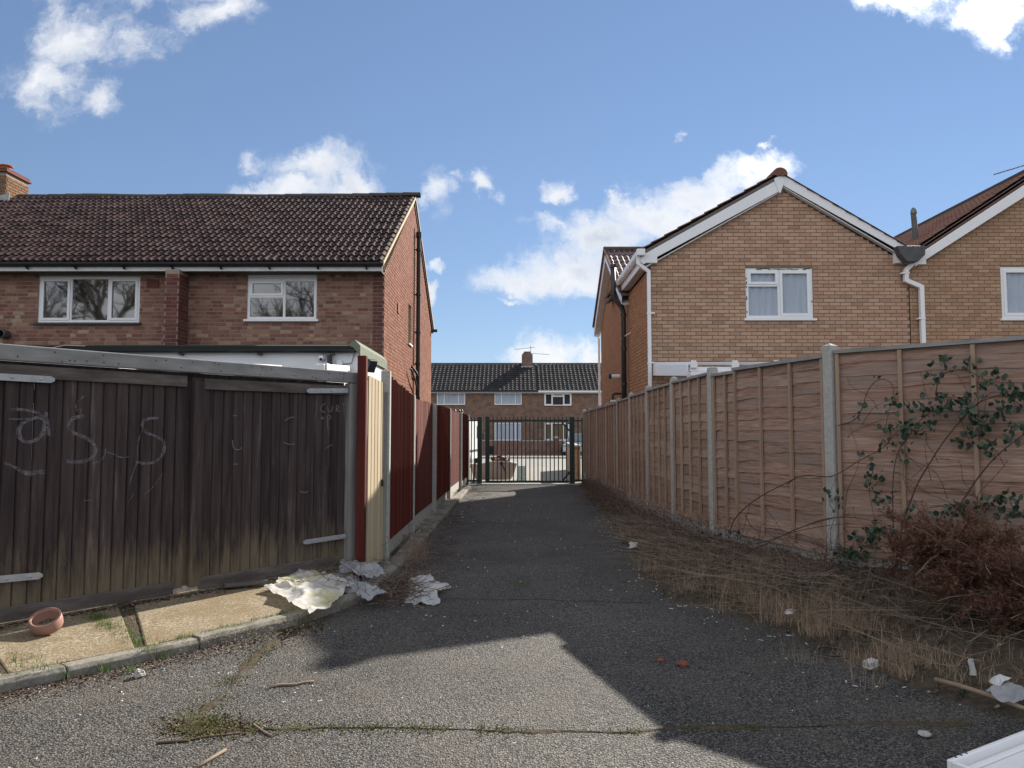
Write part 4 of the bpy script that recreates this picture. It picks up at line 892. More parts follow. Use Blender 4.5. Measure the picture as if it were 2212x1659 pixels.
def build_neighbour():
    XA, XB, Y0 = 8.04, 13.3, 15.4; ZE, XR, ZR = 5.02, 10.68, 6.78; U = V((1, 0, 0)); NB = V((0, -1, 0))
    h = thing('brick_house', (10.6, 18, 0), 'weathered brown brick gabled house cut off at the right edge', 'house', 'pair of gabled brick houses')
    wx = lambda x: gy(x, 640, Y0).x
    w1 = (wx(2163), wx(2163) + 1.3, gy(2180, 688, Y0).z, gy(2180, 576, Y0).z)
    m = MB(); wall_blocks(m, (0, Y0), U, NB, XA, XB, 0, ZE, [w1]); m.prism([(XA, Y0, ZE), (XB, Y0, ZE), (XR, Y0, ZR)], (0, .24, 0)); rw = m.build('rear_wall', 'dark_mortar', h)
    def gs(z):
        if z < ZE: return [(XA, XB)]
        f = (ZR - z) / (ZR - ZE); return [(XR - (XR - XA) * f + .01, XR + (XB - XR) * f - .01)]
    bm = brick_mesh('old_buff_brick'); pieces(rw, 'brick', brick_items(bm, (0, Y0, 0), U, NB, minus(gs, [w1]), 2.0, ZR, seed=21), 'old_buff_brick')
    m = MB(); m.box((XB - .24, Y0 + .25, 0), (XB, 24, 5)); m.box((XA, 23.7, 0), (XB - .25, 24, 5)); m.build('outer_wall', 'dark_mortar', h)
    window(h, (0, Y0), U, NB, *w1, [(0, .55, 0, 1, True), (.55, 1, 0, 1, False)], recess=.015, pane='glass_clear', curtain='clear_curtain', fw=.065)
    zr_t, ze_t, xe0, xe1 = 7.0, 5.27, 8.02, 13.35
    for sgn, xe in ((1, xe0), (-1, xe1)):
        a = V((xe, Y0 - .14, ze_t)); top = V((XR, Y0 - .14, zr_t)); s = top - a; sl = s.length; s.normalize(); n = V((-s.z, 0, s.x)) if sgn > 0 else V((s.z, 0, s.x))
        m = MB(); m.prism([a - n * .03, top - n * .03, top - n * .09, a - n * .09], (0, 6.0, 0)); m.build('roof_deck', 'soffit', h)
        tm = tile_mesh('tile', .30, .40, (.28, .78), .032, .022, 10, 'red_tile'); A = V((xe, Y0 - .17, ze_t)) - s * .03
        pieces(h, 'tile', tile_items(tm, A, V((0, 1, 0)), s, 5.7, sl, .30, sl / 10.4, seed=27), 'red_tile', limit=150)
        m = MB(); lo = a - n * .05; hi = top - n * .05; m.prism([lo, hi, hi + V((0, 0, -.09)), lo + V((0, 0, -.09))], (0, .03, 0)); m.build('verge_strip', 'red_tile', h)
        m = MB(); lo = a - n * .14; hi = top - n * .14; m.prism([lo, hi, hi + V((0, 0, -.25)), lo + V((0, 0, -.2))], (0, .022, 0)); m.build('bargeboard', 'upvc', h)
        m = MB(); m.prism([(xe, Y0 - .142, ze_t - .17), (xe + sgn * .3, Y0 - .142, ze_t - .02), (xe + sgn * .3, Y0 - .142, ze_t - .27), (xe, Y0 - .142, ze_t - .27)], (0, .14, 0)); m.build('box_end', 'upvc', h)
    m = MB(); m.prism([(8.2, 18.15, 4.98), (8.2, 21.2, 6.72), (8.2, 24.3, 4.98)], (5.2, 0, 0)); m.build('main_roof', 'purple_tile', h)
    # valley hopper and white downpipe between the two gables
    p = gy(1967, 536, Y0 - .3); m = MB(); z = p.z
    m.prism([(p.x - .28, Y0 - .34, z + .04), (p.x + .28, Y0 - .34, z + .04), (p.x + .27, Y0 - .34, z - .14), (p.x + .12, Y0 - .34, z - .28), (p.x - .1, Y0 - .34, z - .28), (p.x - .22, Y0 - .34, z - .12)], (0, .19, 0)); m.build('rainwater_hopper', 'flue_grey', h, bevel=.01)
    px = lambda x, y: gy(x, y, Y0 - .1)
    pts = [px(1968, 556), px(1968, 572), px(1957, 583), px(1957, 606), px(1990, 620), px(1990, 628), px(2000, 770)]; pts[-1].x = pts[-2].x; pts.append(V((pts[-1].x, pts[-1].y, .1)))
    m = MB()
    for a, b_ in zip(pts, pts[1:]): m.beam(a, b_ + (b_ - a).normalized() * .03, .085, .085, up=V((0, 1, .01)))
    dp = m.build('downpipe', 'upvc', h, bevel=.006)
    for x, y in ((1957, 592), (1992, 690)): q = px(x, y); MB().box((q.x - .1, Y0 - .15, q.z), (q.x + .05, Y0 - .04, q.z + .03)).build('pipe_clip', 'upvc', dp)
    q = gy(1978, 495, 16.6); a = gy(1978, 505, 16.6); m = MB(); m.tube([(a.x + .03, 16.6, 5.2), (a.x - .03, 16.6, gy(1975, 462, 16.6).z)], .06, 12); fl = m.build('roof_flue', 'flue_grey', h, smooth=True)
    m = MB(); zt = gy(1975, 462, 16.6).z; m.lathe([(.065, 0), (.065, .03), (.05, .1), (.03, .13), (0, .135)], (a.x - .03, 16.6, zt + .003), 12); m.build('flue_cowl', 'aerial_metal', fl)
    # aerial on the neighbour's roof
    t = thing('tv_aerial', (10.6, 17.0, 6.9), 'thin television aerial boom over the right hand roof', 'aerial')
    A, B = gy(2147, 377, 17), gy(2240, 349, 17); m = MB(); m.tube([A, B], .012, 6); m.build('boom', 'aerial_metal', t)
    for k in range(9):
        p = A.lerp(B, .05 + k * .11); MB().tube([p + V((0, -.1, 0)), p + V((0, .1, 0))], .005, 4).build('element', 'aerial_metal', t)
    p = A.lerp(B, .97); MB().tube([p, (p.x, p.y, 6.5)], .02, 6).build('mast', 'aerial_metal', t)
build_neighbour()

# ================================================================== FAR TERRACE across the street
def build_far_house(xa, xb, wins_up, wins_dn, label, seed, gut, grp='terraced houses across the street'):
    Y0 = 60.0; ZE, ZR, YR = 4.95, 7.45, 64.4; U = V((1, 0, 0)); NB = V((0, -1, 0))
    h = thing('terraced_house', ((xa + xb) / 2, 62, 0), label, 'house', grp)
    m = MB(); wall_blocks(m, (0, Y0), U, NB, xa, xb, 0, ZE, sorted(set((a, b, 0, 0) for a, b, *_ in [])) if False else []); 
    m = MB(); holes = []
    for w in wins_up: holes.append(w)
    zsplit = 3.2
    wall_blocks(m, (0, Y0), U, NB, xa, xb, 0, zsplit, [w[:4] for w in wins_dn]); wall_blocks(m, (0, Y0), U, NB, xa, xb, zsplit, ZE, [w[:4] for w in wins_up]); m.build('front_wall', 'far_brick', h)
    m = MB(); m.box((xa, 68.4, 0), (xb, 68.8, ZE)); m.box((xa, Y0 + .25, 0), (xa + .2, 68.4, ZE)); m.box((xb - .2, Y0 + .25, 0), (xb, 68.4, ZE)); m.build('outer_wall', 'far_brick', h)
    for w in wins_up + wins_dn:
        window(h, (0, Y0), U, NB, *w[:4], w[4], recess=.02, sill='sill_red' if w[5] else None, pane='glass_clear', curtain='clear_curtain' if w[6] else None, interior=w[7], fw=.07, head=.12 if w[5] else 0)
    a = V((xa, Y0 - .35, ZE)); top = V((xa, YR, ZR)); s = top - a; sl = s.length; s.normalize()
    m = MB(); m.prism([a - Z * .02, top - Z * .03, V((xa, 69.1, ZE)), V((xa, 69.1, ZE - .1)), top - Z * .2, a - Z * .12], (xb - xa - .01, 0, 0)); m.build('roof_deck', 'black_tile', h)
    tm = tile_mesh('tile', .33, .44, (.3,), .045, .06, 8, 'black_tile'); pieces(h, 'tile', tile_items(tm, a - s * .03, U, s, xb - xa - .05, sl, .33, sl / 13.2, seed=seed, jit=.01), 'black_tile')
    m = MB(); pr = [V((0, YR + .14 * math.cos(q), ZR + .1 * math.sin(q))) for q in [math.pi * i / 6 for i in range(7)]]; m.grid([[p + V((xa, 0, 0)) for p in pr], [p + V((xb, 0, 0)) for p in pr]]); m.build('ridge', 'ridge', h)
    m = MB(); m.box((xa, Y0 - .47, ZE - .12), (xb - .01, Y0 - .36, ZE - .01)); m.build('gutter', gut, h)
    m = MB(); m.box((xa, Y0 - .33, ZE - .2), (xb - .01, Y0 - .03, ZE - .125)); m.build('fascia', 'upvc' if gut == 'upvc' else 'upvc_worn', h)
    return h
def far_x(px5): return (1660 + px5 * .3737) * 2212 / 4032
def fw(px0, px1, py0, py1):
    s = 2212 / 4032; a = gy((1660 + px0 * .3737) * s, (1340 + py1 * .3737) * s, 60); b = gy((1660 + px1 * .3737) * s, (1340 + py0 * .3737) * s, 60); return (a.x, b.x, a.z, b.z)
three = [(0, .26, 0, 1, False), (.26, .77, 0, 1, False), (.77, 1, 0, 1, False)]
three_b = [(0, .3, 0, 1, True), (.3, .7, .72, 1, True), (.3, .7, 0, .72, False), (.7, 1, 0, 1, True)]
hA = build_far_house(-9.0, 2.03, [(*fw(160, 460, 538, 680), three, True, True, 'room'), (*fw(768, 1055, 538, 680), three, True, True, 'room')],
                [(*fw(768, 1055, 868, 1056), three, False, True, 'room'), (-6.6, -4.4, 1.1, 2.5, three, False, True, 'room')], 'far brick terraced house with a chimney and white net curtains', 31, 'black_pvc')
hB = build_far_house(2.04, 13.0, [(*fw(1293, 1580, 538, 688), three_b, True, False, 'room'), (*fw(1878, 2165, 538, 680), three, True, True, 'room')],
                [(*fw(1297, 1560, 868, 1056), [(0, .3, 0, 1, True), (.3, .72, 0, 1, False), (.72, 1, 0, 1, True)], False, False, 'reflection_orange'), (8.2, 10.4, 1.1, 2.5, three, False, True, 'room')], 'far brick terraced house with white gutter and a window with painted orange reflection', 33, 'upvc')  # orange backing colours in the reflection seen on one pane
def far_chimney():
    p = gy(far_x(1113), 790, 64); x = p.x; zt = gy(far_x(1113), (1340 + 150 * .3737) * 2212 / 4032, 64).z
    pl = WL[hA]
    m = MB(); m.box((x - .45, 63.7, 7.0), (x + .45, 64.6, zt)); ch = m.build('chimney', 'far_brick', hA)
    m = MB(); m.box((x - .37, 63.78, zt + .002), (x + .37, 64.5, zt + .12)); m.box((x - .27, 63.9, zt + .122), (x + .27, 64.4, zt + .25)); m.build('chimney_cap', 'garden_brick', ch)
    m = MB(); m.prism([(x - .6, 63.6, 7.03), (x + .6, 63.6, 7.03), (x + .5, 63.6, 7.2), (x - .5, 63.6, 7.2)], (0, .08, 0)); m.build('flashing', 'lead', ch)
    t = thing('tv_aerial', (x + .47, 64, zt), 'double television aerial on the distant chimney', 'aerial')
    mt = gy(far_x(1148), (1340 + 60 * .3737) * 2212 / 4032, 64); MB().tube([(mt.x, 63.65, zt - .6), (mt.x, 63.65, mt.z)], .022, 6).build('mast', 'aerial_metal', t)
    for (xa, ya, xb, yb) in ((982, 96, 1195, 73), (1150, 136, 1348, 151)):
        A = gy(far_x(xa), (1340 + ya * .3737) * 2212 / 4032, 63.6); B = gy(far_x(xb), (1340 + yb * .3737) * 2212 / 4032, 63.6); m = MB(); m.tube([A, B], .017, 5); m.build('boom', 'aerial_metal', t)
        for k in range(8): q = A.lerp(B, .04 + k * .12); MB().tube([q + V((0, -.25, 0)), q + V((0, .25, 0))], .008, 4).build('element', 'aerial_metal', t)
far_chimney()

# garden walls, van and cars across the street
def street_things():
    s = 2212 / 4032
    P5 = lambda x, y, Y: gy((1660 + x * .3737) * s, (1340 + y * .3737) * s, Y)
    w = thing('garden_wall', (-2, 56, 0), 'dark low brick garden wall across the street, left of the brick pillar', 'wall')
    xr = P5(1390, 1100, 56).x; zt = P5(1000, 1062, 56).z
    MB().box((-9, 56, 0), (xr, 56.22, zt)).build('wall', 'garden_brick', w); MB().box((-9, 55.97, zt + .002), (xr, 56.25, zt + .06)).build('coping', 'concrete', w)
    w = thing('brick_pillar', (xr + .3, 56, 0), 'red brick pillar with a pale cap at the end of the far garden wall', 'pillar')
    xq = P5(1447, 1100, 56).x; MB().box((xr + .01, 55.9, 0), (xq, 56.35, zt + .2)).build('shaft', 'red_brick', w); MB().prism([(xr - .05, 55.84, zt + .202), (xq + .06, 55.84, zt + .202), (xq - .1, 55.84, zt + .36), (xr + .1, 55.84, zt + .36)], (0, .57, 0)).build('cap', 'concrete', w)
    w = thing('garden_wall', (5.2, 57, 0), 'short low brick garden wall right of the far pillar', 'wall')
    MB().box((xq + 1.0, 57.2, 0), (8.5, 57.42, .95)).build('wall', 'garden_brick', w); MB().box((xq + 1.0, 57.17, .952), (8.5, 57.45, 1.0)).build('coping', 'concrete', w)
    b = thing('rubbish_bag', (xq + .7, 56.3, 0), 'black rubbish bag with white paper beside the far brick pillar', 'bag')
    m = MB(); n = 12; m.lathe([(.02, 0), (.34, .03), (.42, .3), (.36, .6), (.2, .8), (.07, .9), (.1, 1.0), (.0, 1.0)], (xq + .55, 56.2, .08), n)
    for v in m.v: v += V((mnoise.noise(v * 3), mnoise.noise(v * 3 + V((5, 0, 0))), 0)) * .08
    m.build('sack', 'bin_bag', b, smooth=True); m = MB(); m.obox((xq + .6, 55.95, 1.05), V((.32, 0, -.05)), V((0, .2, 0)), V((0, 0, .04))); m.build('paper', 'litter_white', b)
    # side wall just beyond the steel gate
    w = thing('garden_wall', (2.5, 30, 0), 'brown brick side wall right behind the dark green steel gate', 'wall')
    A, B = V((2.2, 26.0, 0)), V((2.52, 34.5, 0)); m = MB(); m.beam(A + Z * .58, B + Z * .58, .215, 1.16); wl = m.build('wall', 'dark_mortar', w)
    u = (B - A).normalized(); n = V((-u.y, u.x, 0)); bm = brick_mesh('old_buff_brick'); L = (B - A).length
    it = brick_items(bm, A + n * .1075, u, n, lambda z: [(0, L)], 0, 1.12, seed=41) + brick_items(bm, A - u * .0, V((1, 0, 0)), V((0, -1, 0)), lambda z: [(-.1, .11)], 0, 1.12, seed=42)
    pieces(wl, 'brick', it, 'old_buff_brick'); MB().beam(A + Z * 1.19, B + Z * 1.19, .27, .05).build('coping', 'concrete', w)
    # black railings with finials behind the red fence
    t = thing('iron_railing', (-2.6, 27, 0), 'black iron finials peeping over the far end of the red fence', 'railing')
    for px in (352, 398, 425):
        p = P5(px, 765, 27); top = P5(px, 728, 27).z; m = MB(); m.tube([(p.x, 27, 0), (p.x, 27, top - .1)], .016, 6); m.lathe([(.0, -.14), (.03, -.12), (.012, -.1), (.045, -.05), (.0, .02)], (p.x, 27, top), 8); m.build('finial_bar', 'black_iron', t)
    a, b_ = P5(340, 770, 27).x, P5(440, 770, 27).x; MB().box((a - .6, 26.98, P5(400, 772, 27).z - .03), (b_, 27.02, P5(400, 772, 27).z)).build('rail', 'black_iron', t)
    # white van, seen along its flank, facing away
    o = V((-2.02, 35.6, -.02)); d = V((.085, 1, 0)).normalized(); r = V((d.y, -d.x, 0))
    t = thing('delivery_van', o, 'white delivery van parked beyond the steel gate, seen past its left post', 'van')
    P = lambda x, y, z: o + r * x + d * y + Z * z       # x<0 to the left, y forward
    prof = [(0, .35), (0, 1.0), (.06, 1.9), (.2, 2.2), (.5, 2.28), (3.3, 2.28), (3.75, 2.15), (4.35, 1.45), (5.1, 1.2), (5.25, .95), (5.25, .4)]
    m = MB(); m.prism([P(0, y, z) for y, z in prof], r * -1.85); m.build('body', 'van_white', t, bevel=.06)
    for xx, sg in ((.0, 1), (-1.85, -1)):
        for yy in (.95, 4.25):
            m = MB(); c = P(xx - sg * .10, yy, .34); Mr = Matrix(((d.x, 0, r.x), (d.y, 0, r.y), (0, 1, 0))); m.lathe([(.0, .115), (.2, .115), (.34, .1), (.35, .0), (.34, -.1), (0, -.1)], c, 20, Mr); wh = m.build('wheel', 'tyre', t, smooth=False)
            m = MB(); m.lathe([(0, .122), (.19, .122), (.2, .116)], c, 16, Mr if sg > 0 else Mr @ Matrix.Rotation(math.pi, 3, 'X')); m.build('hub', 'alloy', wh)
    for xx in (.004, -1.82):
        m = MB(); m.obox(P(xx - .02, -.004, 1.05), r * .05, d * .02, Z * .32); m.build('tail_light', 'tail_red', t)
    m = MB(); m.prism([P(.006, 3.0, 1.4), P(.006, 3.0, 2.0), P(.006, 3.6, 2.0), P(.006, 4.15, 1.42)], r * .006); m.build('side_window', 'car_glass', t)
    m = MB(); m.obox(P(.16, 3.95, 1.5), r * .12, d * .06, Z * .16); m.build('mirror', 'black_pvc', t, bevel=.03)
    m = MB(); m.obox(P(.008, 2.6, .8), r * .008, d * 2.2, Z * .05); m.build('side_moulding', 'black_pvc', t)
    m = MB(); m.obox(P(-.92, -.03, .42), r * .9, d * .05, Z * .1); m.build('bumper', 'black_pvc', t)
    m = MB(); m.obox(P(-.92, -.012, 1.25), r * .006, d * .005, Z * .85); m.build('door_seam', 'black_pvc', t)
    # silver car on the far drive, right
    o = V((5.45, 57.6, 0)); d = V((-.25, -1, 0)).normalized(); r = V((d.y, -d.x, 0)); t = thing('parked_car', o, 'silver blue car parked on the far drive behind the right gate post', 'car')
    P = lambda x, y, z: o + r * x + d * y + Z * z
    o = P5(1655, 1120, 56.2); o.z = 0; t.location = o; WL[t] = o
    m = MB(); m.prism([P(-.85, y, z) for y, z in ((-2, .35), (-2.05, .8), (-1.9, 1.0), (1.0, 1.02), (1.9, .86), (2.1, .7), (2.1, .3))], r * 1.7); m.build('body', 'car_silver', t, bevel=.08)
    m = MB(); m.prism([P(-.72, y, z) for y, z in ((-1.9, 1.0), (-1.5, 1.5), (-.9, 1.62), (.1, 1.6), (.95, 1.02))], r * 1.44); m.build('cabin', 'car_silver', t, bevel=.06)
    m = MB(); m.prism([P(-.62, .14, 1.56), P(.62, .14, 1.56), P(.68, .95, 1.045), P(-.68, .95, 1.045)], V((0, -.01, .015))); m.build('windscreen', 'car_glass', t)
    for sx in (-.6, .6): MB().obox(P(sx, 2.09, .72), r * .17, d * .02, Z * .07).build('headlight', 'glass_green', t)
    for sx in (-.78, .78):
        for yy in (-1.3, 1.3):
            Mr = Matrix(((d.x, 0, r.x), (d.y, 0, r.y), (0, 1, 0))); m = MB(); m.lathe([(0, .1), (.2, .1), (.31, .08), (.31, -.08), (0, -.09)], P(sx, yy, .31), 18, Mr); m.build('wheel', 'tyre', t)
street_things()

# ================================================================== DUMPED BATH behind the gate
def bath_and_junk():
    s = 2212 / 4032; K = zoomer(1800, 1560, 4.096)
    Yb = 25.75
    t = thing('bathtub', (-.55, Yb + .35, 0), 'dumped pinkish bathtub behind the dark green steel gate', 'bathtub')
    x0, x1 = gy(*K(180, 1200), Yb).x, gy(*K(980, 1200), Yb).x; zt = gy(*K(720, 1042), Yb).z
    # rim outline bulges towards the lane; body tapers to a smaller foot
    L = x1 - x0; n = 40
    def ring(k, z, fx, fy, bul=1.0):
        out = []
        for i in range(n):
            a = 2 * math.pi * i / n; c, q = math.cos(a), math.sin(a); px = abs(c) ** .55 * (1 if c > 0 else -1); py = abs(q) ** .6 * (1 if q > 0 else -1)
            rise = .10 * max(0, 1 - ((px - .25) / .75) ** 2) if z > .4 else 0
            out.append(V(((x0 + x1) / 2 + px * L / 2 * fx, Yb + .36 + py * .36 * fy, z + (rise if bul else 0))))
        return out
    m = MB(); rows = [ring(0, .06, .7, .7), ring(0, .2, .84, .86), ring(0, zt - .2, .93, .93), ring(0, zt - .14, .95, .95)]
    rows = [q + [q[0]] for q in rows]; m.grid(rows); m.build('shell', 'bath', t, smooth=True)
    m = MB(); rows = [ring(0, zt - .14, .95, .95), ring(0, zt - .13, 1.0, 1.0), ring(0, zt - .1, 1.0, 1.0), ring(0, zt - .1, .88, .84), ring(0, zt - .4, .8, .76), ring(0, .2, .7, .6)]; rows = [q + [q[0]] for q in rows]; m.grid(rows); m.build('rim', 'bath_rim', t, smooth=False)
    m = MB(); A = gy(*K(716, 1085), Yb - .05); m.tube([A, gy(*K(750, 1150), Yb - .06), gy(*K(782, 1225), Yb - .06), gy(*K(778, 1310), Yb - .02)], .022, 8); m.tube([A + V((0, -.02, 0)), A + V((0, .06, 0))], .06, 12); m.build('overflow_pipe', 'black_pvc', t)
    t2 = thing('rubble_heap', (-.4, Yb + .4, .4), 'broken red tiles and boards heaped in the dumped bathtub', 'rubble'); rr = random.Random(5)
    for k in range(12):
        c = gy(*K(rr.uniform(540, 830), rr.uniform(975, 1050)), Yb + .35); a = rr.uniform(-.5, .5)
        MB().obox(c, V((math.cos(a) * rr.uniform(.08, .2), .05, math.sin(a) * .15)), V((0, .12, 0)), V((-math.sin(a) * .02, 0, rr.uniform(.02, .06)))).build('tile_fragment', rr.choice(['dark_red_brick', 'dark_red_brick', 'red_stain', 'raw_board']), t2)
    m = MB(); m.beam(gy(*K(795, 1030), Yb + .2), gy(*K(835, 950), Yb + .3), .1, .02); m.build('plank_end', 'litter_white', t2)
    t = thing('shower_screen', (.45, 25.9, 0), 'pale green glass shower screen leaning beside the dumped bathtub', 'glass panel')
    A, B = gy(*K(960, 1385), 25.7), gy(*K(1105, 1385), 25.7); A.z = B.z = .03; C_, D = gy(*K(1105, 1125), 26.0), gy(*K(985, 1125), 26.0)
    MB().prism([A, B, C_, D], (0, .012, 0)).build('pane', 'glass_green', t); m = MB(); m.beam(A, B, .03, .04); m.beam(B, C_, .03, .03); m.build('frame', 'upvc', t)
    t = thing('leaning_board', (-1.62, 24.9, 0), 'white boards leaning at the far end of the red fence', 'board')
    for k, (xa, ya) in enumerate(((118, 940), (150, 350))):
        p = gy(*K(xa, ya), 24.75); MB().obox((p.x + .05, 24.85 + k * .1, p.z / 2), V((.05, 0, 0)), V((0, .01, 0)), V((-.02, .05, p.z / 2))).build('board', 'upvc', t)
    t = thing('pipe_offcut', (-1.2, 25.5, 0), 'short black pipe standing left of the gate post', 'pipe')
    p = gy(*K(290, 1000), 25.3); MB().tube([(p.x - .05, 25.3, 0), (p.x - .02, 25.3, .45), (p.x, 25.3, .8)], .035, 8).build('pipe_offcut_body', 'black_pvc', t)
bath_and_junk()

# ================================================================== STEEL GATE
def steel_gate():
    K = zoomer(1800, 1560, 4.096); Y = 24.38
    px = lambda x, y=900: gy(*K(x, y), Y)
    top, bot = px(1000, 328).z, .06
    g = thing('steel_gate', (.5, Y, 0), 'closed dark green steel bar gate across the lane', 'gate')
    xl, xr = px(487).x, px(1805).x; zr0, zr1 = px(1000, 378).z, px(1000, 410).z
    MB().box((xl - .065, Y - .04, bot), (xl + .045, Y + .04, top + .0)).build('stile', 'green_steel', g, bevel=.006)
    MB().box((xl + .046, Y - .03, zr1), (xr, Y + .03, zr0)).build('top_rail', 'green_steel', g, bevel=.004); MB().box((xl + .046, Y - .03, bot), (xr, Y + .03, bot + .07)).build('bottom_rail', 'green_steel', g, bevel=.004)
    bar = unit_box('bar', -.0165, .0165, -.0165, .0165, 0, 1, 'green_steel'); its = []
    xa, xb = px(516).x, px(1762).x
    for k in range(20):
        x = xa + (xb - xa) * k / 19; its.append((bar, frame_mat(V((x, Y - .0485, bot + .01)), V((1, 0, 0)), V((0, 1, 0)), V((random.uniform(-.002, .002), 0, top - bot - .01 + random.uniform(-.012, .004))))))
    pieces(g, 'bar', its, 'green_steel')
    MB().beam(px(1690, 420) + V((0, .035, 0)), px(1812, 560) + V((0, .035, 0)), .03, .05).build('brace', 'green_steel', g); MB().beam(px(1680, 1385) + V((0, .035, 0)), px(1812, 1235) + V((0, .035, 0)), .03, .05).build('brace', 'green_steel', g)
    lb = MB(); za, zb = px(545, 940).z, px(545, 805).z; x0, x1 = px(492).x, px(602).x
    lb.box((x0, Y - .075, zb - .05), (x1, Y - .067, zb)); lb.box((x0, Y - .075, za), (x1, Y - .067, za + .05)); lb.box((x0, Y + .02, za), (x1, Y + .03, zb)); lb.box((x1 - .03, Y - .075, za + .05), (x1, Y - .067, zb - .05)); lb.build('lock_box', 'green_steel', g)
    for side, (p0, p1, e0, e1, nb) in {'left': (327, 402, 160, 182, 2), 'right': (1812, 1892, 2006, 2028, 1)}.items():
        lab = 'narrow dark green railing and post left of the steel gate' if side == 'left' else 'narrow dark green railing and hinge post right of the steel gate'
        t = thing('steel_railing', ((px(p0).x + px(e0).x) / 2, Y, 0), lab, 'railing')
        MB().box((px(p0).x, Y - .075, -.1), (px(p1).x, Y + .075, px(p0, 335).z)).build('gate_post', 'green_steel', t, bevel=.006)
        MB().box((px(e0).x, Y - .04, -.1), (px(e1).x, Y + .04, px(e0, 345).z)).build('end_post', 'green_steel', t, bevel=.004)
        a, b = sorted((px(p1 if side == 'right' else e1).x, px(e0 if side == 'right' else p0).x))
        MB().box((a, Y - .025, zr1 + .01), (b, Y + .025, zr0 - .01)).build('rail', 'green_steel', t); MB().box((a, Y - .025, .10), (b, Y + .025, .15)).build('rail', 'green_steel', t)
        for k in range(nb):
            x = a + (b - a) * (k + 1) / (nb + 1); MB().box((x - .016, Y - .058, .1), (x + .016, Y - .026, px(200, 340).z)).build('bar', 'green_steel', t)
        if side == 'right':
            for zz in (px(1850, 440).z, .4): MB().obox((px(1800).x, Y - .02, zz), V((.06, 0, 0)), V((0, .02, 0)), V((0, 0, .02))).build('hinge', 'green_steel', t)
steel_gate()

# ================================================================== RED CLOSE-BOARD FENCE (left)
def red_fence():
    f = thing('closeboard_fence', (-1.55, 16, 0), 'red stained close-board timber fence along the left of the lane', 'fence')
    rr = random.Random(12)
    tilts = [37, 3, 37, 3, 37]; gap_z0 = [.31, .29, .30, .29, .27]
    bm = MB(); bm.add([(-.075, -.004, 0), (.075, -.004, 0), (.075, .004, 0), (-.075, .014, 0), (-.075, -.004, 1), (.075, -.004, 1), (.075, .004, 1), (-.075, .014, 1)], [(0, 3, 2, 1), (4, 5, 6, 7), (0, 1, 5, 4), (1, 2, 6, 5), (2, 3, 7, 6), (3, 0, 4, 7)])
    bme = bm.mesh('board', V((0, 0, 0))); bme.materials.append(MATS['red_stain'])
    for k in range(5):
        A, B = V((*FENCE_L[k], 0)), V((*FENCE_L[k + 1], 0)); d = (B - A).normalized(); n = V((d.y, -d.x, 0)); L = (B - A).length
        its = []; x = .1; tl = R(tilts[k]); zt0 = (2.31, 2.17, 2.165, 2.18, 2.18)[k]; zt1 = (2.17, 2.165, 2.18, 2.18, 2.17)[k]
        step = .098 if tilts[k] < 10 else .092
        while x < L - .06:
            # boards face the lane; the tilted bays are turned towards the viewer, edge to the sun
            ux = (d * math.cos(tl) + n * math.sin(tl) * 1).normalized(); uy = V((ux.y, -ux.x, 0))
            p = A + d * x + n * .02 + Z * gap_z0[k]; zt = zt0 + (zt1 - zt0) * x / L; hgt = zt - gap_z0[k] + rr.uniform(-.015, .015) - (.05 * max(0, 1 - x / .5) if k == 1 else 0)
            if tilts[k] > 10: p += n * .02
            its.append((bme, frame_mat(p, ux, uy, Z * hgt + d * rr.uniform(-.006, .006)))); x += step
        pieces(f, 'board', its, 'red_stain')
        m = MB()
        for zz in (.6, 1.25, 1.95): m.beam(A + d * .05 + Z * zz - n * .07, B - d * .05 + Z * zz - n * .07, .04, .075)
        m.build('arris_rail', 'red_stain', f)
        m = MB(); m.beam(A + d * .06 + Z * .19 + n * .0, B - d * .06 + Z * .19, .05, .22); m.build('gravel_board', 'concrete', f, bevel=.006)
    for k, (x, y) in enumerate(FENCE_L):
        zt = (2.36, 2.19, 2.18, 2.2, 2.2, 2.2)[k]; A = V((x, y, 0)); m = MB()
        m.obox(A + V((.045, 0, zt / 2)), V((.055, 0, 0)), V((0, .05, 0)), V((0, 0, zt / 2))); p = m.build('post', 'concrete', f, bevel=.008)
    # painted end post and the short bay of new boards
    t = thing('fence_bay', (-1.65, 9.0, 0), 'narrow bay of pale unpainted boards beside the tall red post', 'fence')
    A, B = V((-1.665, 8.74, 0)), V((-1.585, 9.22, 0)); d = (B - A).normalized(); n = V((d.y, -d.x, 0)); L = (B - A).length
    p = V((-1.69, 8.67, 0)); MB().obox(p + Z * 1.24, V((.05, 0, 0)), V((0, .05, 0)), V((0, 0, 1.24))).build('end_post', 'red_stain', t, bevel=.008)
    for k in range(5):
        q = A + d * (L * (k + .5) / 5); zt = 2.26 - k * .012
        MB().obox(q + Z * (zt / 2 + .05) + n * (.03 + .004 * k), d * (L / 10 - .002), n * .008, Z * (zt / 2 - .05)).build('board', 'raw_board', t)
    m = MB(); q = B + d * .03; m.obox(q + Z * 1.1 + n * .06, d * .022, n * .02, Z * 1.0); m.build('cover_strip', 'post_grey', t)
    m = MB(); m.obox(A + d * .42 + Z * 1.02 + n * .062, d * .015, n * .012, Z * .04); m.build('latch', 'black_iron', t)
    m = MB(); m.beam(A + Z * .12, B + Z * .12, .05, .22); m.build('gravel_board', 'concrete', t)
red_fence()

